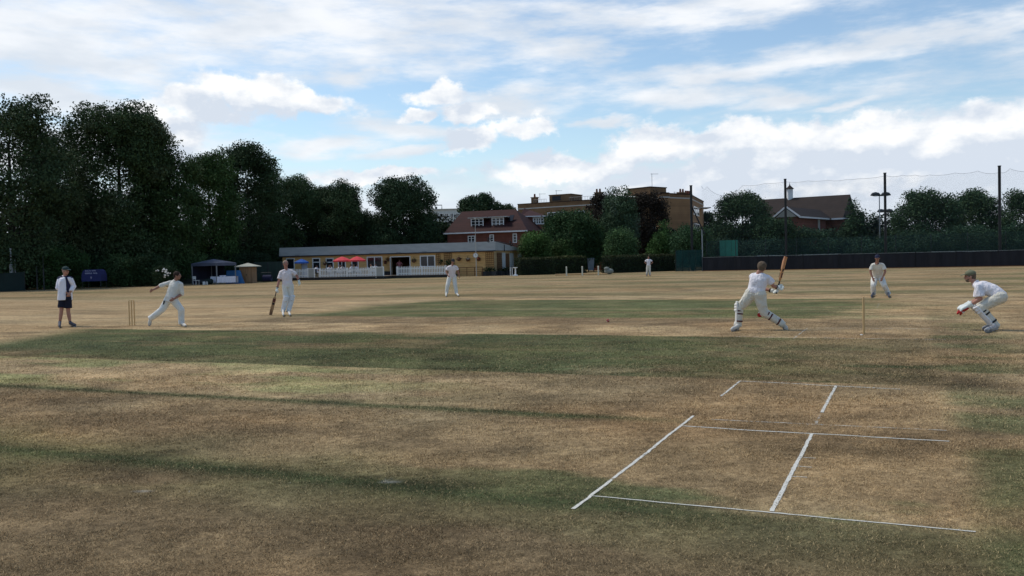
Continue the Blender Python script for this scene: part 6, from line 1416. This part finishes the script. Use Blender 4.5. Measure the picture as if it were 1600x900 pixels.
    def _raw(s, name, v, f, mt, smooth=True):
        me = bpy.data.meshes.new(name); me.from_pydata([tuple(map(float, q)) for q in v], [], f); me.materials.append(mt); me.polygons.foreach_set('use_smooth', [smooth]*len(me.polygons))
        o = bpy.data.objects.new(name, me); COL.objects.link(o); o.parent = s.root; return o
    def pads(s, k, fwd, mt='pad2', strap=None, top=.10, w=.088):
        """batting pad strapped round one shin; fwd = direction its face looks"""
        J = s.J; kn, an = J['kn'+k], J['an'+k]; up = U(kn-an); f = np.array(fwd, float); f = U(f-up*(f@up)); sd_ = np.cross(up, f); b = an+up*.02
        tp = kn+up*top; sh = []
        L_ = np.linalg.norm(tp-b)
        for q in range(-2, 3):
            a = q*.60; off = f*math.cos(a)*.070+sd_*math.sin(a)*.074
            sh.append(tube_geo([b+off*.86, lerp(b, tp, .5)+off, kn+off*1.08, tp+off*1.05], [.021, .023, .025, .021], 8, 'round'))
        sh.append(tube_geo([b-up*.045+f*.085, b+f*.075, b+up*.05+f*.06], [.03, .036, .03], 8, 'round', sd_, 1.0))
        for dz in (-.06, .0, .06): c = kn+up*dz; sh.append(tube_geo([c+sd_*.078+f*.03, c+sd_*.045+f*.080, c+f*.096, c-sd_*.045+f*.080, c-sd_*.078+f*.03], [.024, .030, .031, .030, .024], 8, 'round'))
        o = remesh('pad', sh, .009, M[mt], s.root, 1)
        if strap:
            for t in (.16, .62, .80):
                c = lerp(b, kn, t); ring = [c+f*(-.078)*math.cos(a)+sd_*.082*math.sin(a) for a in np.linspace(-1.75, 1.75, 14)]
                v, ff = tube_geo(ring, .016, 6, 'flat', up, .4); q = s._raw('strap', v, ff, M[strap]); q.parent = o
        return o
def make_bat(label, p_handle, p_toe, facing, mt, length=.86):
    """bat between two world points; facing = direction of the flat face"""
    ax = U(p_toe-p_handle); f = np.array(facing, float); f = U(f-ax*(f@ax)); w = np.cross(ax, f)
    toe = p_handle+ax*length; root = empty('cricket_bat', p_handle); tag(root, label, 'cricket bat')
    def ring(t, hw, th, sp):   # spine profile: flat face, ridged back
        c = p_handle+ax*t; return [c-w*hw+f*.012, c+w*hw+f*.012, c+w*hw-f*(th*.35), c-f*(th+sp), c-w*hw-f*(th*.35)]
    R_ = [ring(.285, .018, .014, .004), ring(.315, .036, .016, .010), ring(.35, .053, .018, .016), ring(.50, .054, .020, .024), ring(.72, .054, .022, .032), ring(.83, .053, .020, .022), ring(length-.004, .044, .014, .004)]
    vs = [q for r in R_ for q in r]; fs = []
    for i in range(len(R_)-1):
        for k in range(5): k2 = (k+1) % 5; fs.append((i*5+k, i*5+k2, (i+1)*5+k2, (i+1)*5+k))
    fs.append((4, 3, 2, 1, 0)); fs.append(tuple((len(R_)-1)*5+k for k in range(5)))
    b = MB().add(vs, fs).build('blade', M[mt], root)
    MB().tube([p_handle, p_handle+ax*.02, p_handle+ax*.28], [.020, .0165, .0165], 10).build('handle', M['grip'], root)
    c = p_handle
    for (t0, t1, m_) in ((.36, .47, 'strap'), (.50, .56, 'strapb')):
        q = MB(); q.add([c+ax*t0-w*.034+f*.0145, c+ax*t0+w*.034+f*.0145, c+ax*t1+w*.034+f*.0145, c+ax*t1-w*.034+f*.0145], [(0, 1, 2, 3)]); q.add([c+ax*t0-w*.05-f*.030, c+ax*t0-f*.0445, c+ax*t1-f*.049, c+ax*t1-w*.05-f*.030], [(0, 1, 2, 3)]); q.build('sticker', M[m_], b)
    return root

def players():
    # umpire
    f = Fig('umpire in a long white coat and dark shorts standing left of the bowler\'s stumps', 101, 509.5, name='person'); P = f.pt
    f.J = dict(head=P(102.8, 423.3, -.03), neck=P(101.6, 431.5), shL=P(93.8, 434.2, .06), shR=P(109.6, 433.8, -.06), elL=P(90.6, 449.5, .0), elR=P(115.2, 447.3, -.06), haL=P(109.6, 460.6, -.22), haR=P(107.8, 459.8, -.23),
               hipL=P(97.2, 466.5, .04), hipR=P(106.2, 466.5, -.03), knL=P(95.8, 486.3, .0), knR=P(106.6, 487, -.02), anL=P(93.6, 503.2, .02), anR=P(109.6, 503.4, -.02), toL=f.gp(93.0, 509.8, .045), toR=f.gp(118.4, 508.0, .045))
    f.build(face=(.62, -.75, -.05), skin='skin', shirt='navy', trs='navyshort', sleeve=.12, lower='shorts', shoes='shoeb', hair='hairg', cap='cap1', collar='coat', palm=((.2, -.8, -.5), (-.4, .8, -.3)), curl=(.9, .9))
    J = f.J
    # coat: sleeves and an open skirt, front edges apart
    C = []
    for k in ('L', 'R'):
        w = lerp(J['el'+k], J['ha'+k], .62); sh = J['sh'+k]-V(0, 0, .045); C += [tube_geo([sh, lerp(sh, J['el'+k], .5), J['el'+k], w], [.074, .076, .070, .060], 14), ell_geo(sh, .076, 12), ell_geo(J['el'+k], .070, 12), tube_geo([J['neck']-V(0, 0, .055)-V(.02, -.03, 0), sh], [.072, .078], 10, 'round')]
    sm = (J['shL']+J['shR'])/2; hm = (J['hipL']+J['hipR'])/2; fd = U(V(.55, -.8, 0)); sd_ = V(-fd[1], fd[0], 0)
    def shell(off0, off1, rings):
        vs = []; n = 22
        for (z, rx, ry, gap) in rings:
            c = V(lerp(hm, sm, (z-hm[2])/(sm[2]-hm[2]))[0], lerp(hm, sm, (z-hm[2])/(sm[2]-hm[2]))[1], z)
            for k in range(n+1):
                t = gap+(2*math.pi-2*gap)*k/n; vs.append(c+fd*(ry)*math.cos(t)+sd_*rx*math.sin(t))
            for k in range(n, -1, -1):
                t = gap+(2*math.pi-2*gap)*k/n; vs.append(c+fd*(ry-.022)*math.cos(t)+sd_*(rx-.022)*math.sin(t))
        fs = []; m_ = 2*(n+1)
        for i in range(len(rings)-1):
            for k in range(m_): k2 = (k+1) % m_; fs.append((i*m_+k, i*m_+k2, (i+1)*m_+k2, (i+1)*m_+k))
        fs.append(tuple(range(m_-1, -1, -1))); fs.append(tuple((len(rings)-1)*m_+k for k in range(m_))); return vs, fs
    zb = P(100, 468.8)[2]; zt = sm[2]+.035
    C.append(shell(0, 0, [(zb, .215, .190, .50), (lerp(zb, zt, .25), .205, .175, .40), (lerp(zb, zt, .55), .190, .155, .34), (lerp(zb, zt, .78), .186, .140, .36), (lerp(zb, zt, .90), .165, .125, .42), (lerp(zb, zt, .96), .125, .105, .5), (zt-.01, .085, .09, .7)]))
    remesh('umpire_coat', C, .012, M['coat'], f.root, 2, .014, 7, 3)
    # bowler
    f = Fig('bowler in cream whites following through with one arm swung back', 262, 509, name='person'); P = f.pt
    f.J = dict(head=P(277.2, 430.6, -.06), neck=P(274.6, 438.4, -.03), shL=P(267.2, 441.2, .10), shR=P(282.6, 443.2, -.12), elL=P(250.8, 446.6, .16), elR=P(284.4, 459.6, -.10), haL=P(236.4, 454.2, .12), haR=P(269.4, 468.2, -.24),
               hipL=P(262.2, 469.2, .05), hipR=P(272.0, 469.5, -.06), knL=P(252.6, 485.0, .02), knR=P(283.0, 484.2, -.12), anL=P(236.4, 496.6, .10), anR=P(283.4, 503.8, -.05), toL=P(233.2, 507.0, .10), toR=f.gp(290.0, 508.6, .04))
    f.build(face=(.90, -.42, -.06), skin='skinD', shirt='shirt2', trs='trs2', sleeve=1.05, low=.06, fat=1.04, hair='haird', palm=((.3, -.9, -.3), (.3, .8, .2)), curl=(1.3, .9), shoes='shoe', legr=(.104, .088, .078), ankle_flare=1.05)
    v, ff = tube_geo([P(256.4, 470.5, -.06), P(255.8, 475.5, -.04)], .022, 8, 'round'); f._raw('dark_pocket_cloth', v, ff, M['strapb'])
    # batsman waiting at the bowler's end
    f = Fig('older bare headed batsman in white polo and pads waiting at the bowler\'s end', 447, 491.3, name='person'); P = f.pt
    f.J = dict(head=P(446.3, 412.3, -.05), neck=P(447.3, 420.8, -.02), shL=P(439.4, 425.0, .02), shR=P(456.0, 423.4, .0), elL=P(435.6, 440.0, .0), elR=P(464.2, 431.3, .04), haL=P(432.0, 454.6, -.04), haR=P(467.8, 441.0, .02),
               hipL=P(444.9, 446.3, .0), hipR=P(453.6, 446.1, .0), knL=P(446.6, 466.2, -.05), knR=P(455.6, 465.7, .02), anL=P(442.2, 484.6, .0), anR=P(450.9, 485.2, .02), toL=f.gp(442.6, 492.2, .045), toR=f.gp(453.2, 491.9, .045))
    f.build(face=(.40, -.90, -.08), skin='skin2', shirt='shirt3', trs='trs2', sleeve=.72, sl_r=.076, low=.0, hair='hairg', gloves=('bat', 'bat'), palm=((.6, .2, 0), (-.6, .2, 0)), curl=(1.5, .9), legr=(.100, .082, .066), shoes='shoe')
    f.pads('L', (.25, -1, 0)); f.pads('R', (.30, -1, 0))
    hl = f.world(f.pt(433.0, 450.5, -.06)); tq = f.world(f.gp(422.6, 492.4, .0)); make_bat('bat resting its toe on the turf beside the waiting batsman', hl, tq, f.world(V(0, -1, 0))-f.o, 'blade2', np.linalg.norm(tq-hl))
    # fielder in the middle distance
    f = Fig('capped fielder standing alert in front of the right hand picket fence', 706, 461.5, name='person'); P = f.pt
    f.J = dict(head=P(707.9, 408.6, -.16), neck=P(706.6, 414.6, -.12), shL=P(700.0, 417.3, -.08), shR=P(713.2, 416.8, -.08), elL=P(697.3, 425.0, -.06), elR=P(715.6, 424.6, -.02), haL=P(700.2, 430.8, -.22), haR=P(718.0, 432.4, -.06),
               hipL=P(702.6, 432.6, .05), hipR=P(709.6, 432.6, .05), knL=P(699.6, 445.6, -.05), knR=P(711.2, 445.6, -.04), anL=P(697.6, 457.6, .0), anR=P(713.2, 457.4, .0), toL=f.gp(696.9, 462.2, .045), toR=f.gp(716.4, 461.6, .045))
    f.build(face=(.15, -.95, -.22), skin='skinD', shirt='shirt3', trs='trs2', sleeve=.62, sl_r=.082, low=.02, hair='haird', cap='cap4', shoes='shoe', fat=1.02, curl=(.6, .5), detail=1.3, legr=(.108, .094, .078))
    for (a, b, t) in (((698.5, 461, -.06), (701, 460.7, -.06), 0),): pass
    # farthest fielder
    f = Fig('farthest fielder with hands on hips in front of the long hedge', 1013, 430.3, name='person'); P = f.pt
    f.J = dict(head=P(1013.4, 402.4, 0), neck=P(1013.2, 405.0, 0), shL=P(1010.3, 406.0, 0), shR=P(1016.4, 405.9, 0), elL=P(1007.6, 410.2, .05), elR=P(1019.8, 410.0, .05), haL=P(1011.0, 413.2, -.05), haR=P(1016.2, 413.2, -.05),
               hipL=P(1011.7, 415.3, 0), hipR=P(1014.9, 415.2, 0), knL=P(1011.2, 422.2, -.03), knR=P(1015.1, 422.1, -.03), anL=P(1010.7, 428.4, 0), anR=P(1015.3, 428.3, 0), toL=f.gp(1010.3, 430.6, .04), toR=f.gp(1015.6, 430.6, .04))
    f.build(face=(-.1, -1, 0), skin='skinD', shirt='shirt', trs='trs', sleeve=.6, sl_r=.085, hair='haird', detail=1.5, shoes='shoeb', legr=(.108, .094, .08))
    # batsman playing his stroke
    f = Fig('striding batsman seen from behind swinging his bat up at the striking end', 1188, 514.5, name='person'); P = f.pt
    f.J = dict(head=P(1190.3, 418.2, .02), neck=P(1185.6, 426.2, .0), shL=P(1174.6, 431.3, .06), shR=P(1199.6, 432.8, -.05), elL=P(1187.0, 450.0, .31), elR=P(1208.2, 446.8, .04), haL=P(1214.2, 456.2, .16), haR=P(1216.4, 449.6, .10),
               waist=P(1182.6, 449.0, .0), hipL=P(1174.9, 458.6, .02), hipR=P(1186.4, 459.6, -.03), knL=P(1155.6, 480.6, .04), knR=P(1193.4, 488.6, -.02), anL=P(1154.2, 507.2, .02), anR=P(1222.2, 506.0, .02), toL=f.gp(1143.2, 514.2, .045), toR=P(1229.6, 514.0, .02))
    f.build(face=(.15, .97, -.15), tilt=-.12, skin='skin', shirt='shirt', trs='trs', sleeve=.66, sl_r=.080, low=-.01, fat=1.12, hair='hairb', hairk=1.2, gloves=('bat', 'bat'), palm=((0, -.5, .6), (-.3, -.5, .3)), curl=(1.6, 1.6), legr=(.126, .084, .066), collar=False, shoes='shoe')
    f.pads('L', (-1, .35, 0), 'pad', 'strap', .12); f.pads('R', (.25, .9, .35), 'pad', 'strap', .08)
    v, ff = ell_geo(P(1187.0, 492.2, .02), (.052, .03, .05), 10); f._raw('red_pad_flash', v, ff, M['red'])
    for k in ('L', 'R'): pass
    h = f.world(P(1213.0, 459.0, .11)); t = f.world(P(1227.6, 403.4, .17)); make_bat('bat raised upright by the striding batsman', h, t, f.world(V(.93, -.37, 0))-f.o, 'blade', np.linalg.norm(t-h))
    # slip fielder
    f = Fig('slip fielder in navy cap crouching with hands on his thighs', 1373, 461.8, name='person'); P = f.pt
    f.J = dict(head=P(1370.8, 403.4, -.34), neck=P(1370.4, 410.8, -.27), shL=P(1363.2, 413.6, -.20), shR=P(1379.4, 413.4, -.20), elL=P(1359.8, 424.6, -.22), elR=P(1383.4, 424.2, -.22), haL=P(1364.4, 436.4, -.30), haR=P(1378.0, 435.8, -.30),
               hipL=P(1366.8, 433.2, .14), hipR=P(1376.0, 433.2, .14), knL=P(1364.8, 445.6, -.18), knR=P(1381.6, 445.2, -.18), anL=P(1364.6, 458.0, .0), anR=P(1387.6, 457.8, .0), toL=f.gp(1361.4, 463.2, .045), toR=f.gp(1389.0, 463.4, .045))
    f.build(face=(-.12, -.98, -.10), skin='skinD', shirt='shirt2', trs='trs2', sleeve=.74, sl_r=.074, low=.03, hair='haird', cap='cap2', collar='strap', shoes='shoeb', fat=1.10, curl=(.35, .35), palm=((0, .9, .2), (0, .9, .2)), detail=1.15, legr=(.112, .098, .082))
    # wicket keeper
    f = Fig('crouching wicket keeper in olive cap with red and white gloves', 1550, 515.3, name='person'); P = f.pt
    f.J = dict(head=P(1515.6, 432.2, .04), neck=P(1523.4, 441.2, .02), shL=P(1528.2, 447.2, -.15), shR=P(1528.8, 446.0, .18), elL=P(1532.2, 467.0, -.16), elR=P(1527.2, 468.0, .20), haL=P(1507.8, 480.6, -.06), haR=P(1505.2, 479.0, .10),
               waist=P(1551.6, 454.4, .02), hipL=P(1563.6, 464.2, -.09), hipR=P(1563.4, 464.0, .10), knL=P(1532.2, 481.0, -.14), knR=P(1528.6, 480.0, .19), anL=P(1556.2, 507.8, -.10), anR=P(1551.4, 507.0, .20), toL=f.gp(1539.6, 515.6, .05), toR=f.gp(1536.0, 512.6, .05))
    f.build(face=(-.99, -.12, -.05), skin='skin', shirt='shirt', trs='trs', sleeve=.80, sl_r=.084, low=.03, hair='hairb', cap='cap3', gloves=('keep', 'keep'), palm=((-.45, .2, -.75), (-.45, -.2, -.75)), shoes='shoed', beard=True, fat=1.06, legr=(.118, .086, .062))
    f.pads('L', (-1, .0, -.3), 'pad2', 'strapb', .05); f.pads('R', (-1, .0, -.3), 'pad2', 'strapb', .05)
    # doorway person
    a, _ = CF.hit(624, 410, .9); w = CF(a, .9, .31); f = Fig('person in a pink shirt with hands on hips in the open clubhouse doorway', 0, Y=10, z=.31); f.o = V(*w); f.root.location = w; f.root['_w'] = list(map(float, w)); f.az = math.atan2(w[0], w[1]); f.root.rotation_euler = (0, 0, -f.az)
    local_stand(f); f.build(face=(.1, -1, 0), skin='skin2', shirt='pink', trs='navyshort', sleeve=.5, hair='haird', detail=1.6, shoes='shoeb')
def local_stand(f):
    f.J = dict(head=V(0, -.02, 1.66), neck=V(0, 0, 1.52), shL=V(-.19, 0, 1.43), shR=V(.19, 0, 1.43), elL=V(-.40, .06, 1.19), elR=V(.40, .06, 1.19), haL=V(-.16, -.08, 1.00), haR=V(.16, -.08, 1.00), hipL=V(-.10, 0, .92), hipR=V(.10, 0, .92),
               knL=V(-.12, -.02, .50), knR=V(.12, -.02, .50), anL=V(-.13, 0, .10), anR=V(.13, 0, .10), toL=V(-.16, -.17, .045), toR=V(.16, -.17, .045))
def local_sit(f, lean=0.0):
    f.J = dict(head=V(0, .02-lean*1.5, 1.24), neck=V(0, .05-lean, 1.10), shL=V(-.19, .06-lean, 1.02), shR=V(.19, .06-lean, 1.02), elL=V(-.25, -.06, .78), elR=V(.25, -.06, .78), haL=V(-.12, -.34, .70), haR=V(.12, -.34, .70), hipL=V(-.10, .06, .54), hipR=V(.10, .06, .54),
               knL=V(-.15, -.40, .52), knR=V(.15, -.40, .52), anL=V(-.15, -.36, .10), anR=V(.15, -.36, .10), toL=V(-.17, -.54, .045), toR=V(.17, -.54, .045))
players()

def spectators():
    """team mates seated on the deck behind the picket fence"""
    protos = []
    for i, (sk, hr, sh, lean) in enumerate((('skinD', 'haird', 'shirt', .0), ('skin', 'hairb', 'shirt2', .16))):
        f = Fig('seated spectator', 400, Y=90, rz=0.0, z=0); local_sit(f, lean); f.build(face=(0, -1, -.1), skin=sk, shirt=sh, trs='trs2', sleeve=.6, sl_r=.085, hair=hr, detail=1.9); protos.append(f.root)
    ch = empty('garden_chair', (0, 0, 0)); mb = MB(); mb.box(-.24, .24, -.22, .24, .40, .44); mb.build('seat', M['dark'], ch); mb = MB(); mb.box(-.24, .24, .245, .275, .46, .92); mb.build('backrest', M['dark'], ch)
    for sx in (-.21, .21):
        for sy in (-.19, .255): MB().tube([(sx, sy, 0), (sx, sy, .92 if sy > 0 else .40)], .018, 6).build('leg', M['grey'], ch)
    S = [(495, -5.2, 0, 2.5, 'spectator in white seated at the gap in the deck fence'), (514.5, -4.6, 0, 1.2, 'spectator in white under the left edge of the red parasols'), (519.5, -3.4, 1, -1.4, 'spectator in cream leaning below the window left of the red parasols'),
         (528, -5.2, 1, 1.6, 'spectator leaning forward below the left red parasol'), (535, -3.2, 0, -.2, 'spectator facing the field under the left red parasol'), (548, -5.1, 0, -1.6, 'spectator seated sideways where the two red parasols meet'),
         (552.5, -3.3, 1, .3, 'spectator in cream under the middle of the right red parasol'), (558, -4.9, 0, 1.0, 'spectator in bright white below the right red parasol'), (582, -4.6, 1, -.8, 'spectator in cream before the big sliding window'), (587, -3.6, 0, .5, 'dark haired spectator before the right half of the sliding window')]
    used = set(); cu = False
    for n, (u, b, k, rz, lb) in enumerate(S):
        a = CF.hit(u, 420, b)[0]; w = CF(a, b, .31); p = protos[k]
        if k in used: p = copy_tree(p)
        used.add(k); p.location = w; p.rotation_euler = (0, 0, rz); p['_w'] = list(map(float, w)); p['label'] = lb; p['group'] = 'spectators seated on the clubhouse deck'; p['category'] = 'person'
        c = ch if not cu else copy_tree(ch); cu = True; c.location = (w[0], w[1], .31); c.rotation_euler = (0, 0, rz); tag(c, 'chair of the '+lb.replace('spectator', 'spectator', 1), 'chair', 'chairs on the clubhouse deck')
spectators()
def garden_table(u, b, label):
    a = CF.hit(u, 420, b)[0]; c = V(*CF(a, b, .31)); root = empty('garden_table', c); tag(root, label, 'table', 'round tables on the clubhouse deck')
    MB().tube([c+V(0, 0, .70), c+V(0, 0, .73)], .5, 20).build('top', M['concrete'], root)
    for t in (0, 2.1, 4.2): MB().tube([c+V(math.cos(t)*.08, math.sin(t)*.08, .70), c+V(math.cos(t)*.38, math.sin(t)*.38, 0)], .02, 6).build('leg', M['grey'], root)
garden_table(523, -4.25, 'round table beside the left end of the red parasols'); garden_table(541, -4.3, 'round table between the two red parasol poles'); garden_table(567, -4.2, 'round table left of the sliding window')

# ------------------------------------------------------------------ wickets and ball
def wicket(s0, t0, label, lean=0.0):
    c = ST(s0, t0); root = empty('wicket', c); tag(root, label, 'wicket')
    tops = []
    for i in (-1, 0, 1):
        p = ST(s0, t0+i*.093); q = p+V(lean*i*.4, 0, 0); MB().tube([p-V(0, 0, .05), p+V(0, 0, .69), p+V(0, 0, .712)], [.0185, .0185, .014], 10).build('stump', M['wicket'], root); tops.append(p+V(0, 0, .716))
    for k in (0, 1): a, b = tops[k], tops[k+1]; d = b-a; MB().tube([a+d*.02+V(0, 0, .006), a+d*.25+V(0, 0, .006), a+d*.5+V(0, 0, .006), a+d*.75+V(0, 0, .006), a+d*.98+V(0, 0, .006)], [.005, .008, .0095, .008, .005], 8).build('bail', M['wicket'], root)
wicket(.02, -.03, 'three stumps with bails between the umpire and the bowler')
wicket(19.94, .0, 'stumps seen edge on between the batsman and the wicket keeper')
_b = G(950, 503.5); root = empty('cricket_ball', (_b[0], _b[1], .042)); tag(root, 'red cricket ball on the turf left of the striding batsman', 'ball')
MB().ell(_b+V(0, 0, .042), .040, 16).build('leather', M['ball'], root, True)
_r = [_b+V(0, 0, .042)+V(math.cos(t)*.0405*.9, math.sin(t)*.0405, math.cos(t)*.0405*.43) for t in np.linspace(0, 2*math.pi, 25)]; MB().tube(_r, .0022, 5).build('seam', M['white'], root)
_d = G(1346, 524); tag(MB().ell(_d+V(0, 0, .012), (.03, .02, .012), 8).build('paint_chip', M['white']), 'small white lump at the foot of the striking end stumps', 'paint chip')
print('leaves', LEAFN[0])
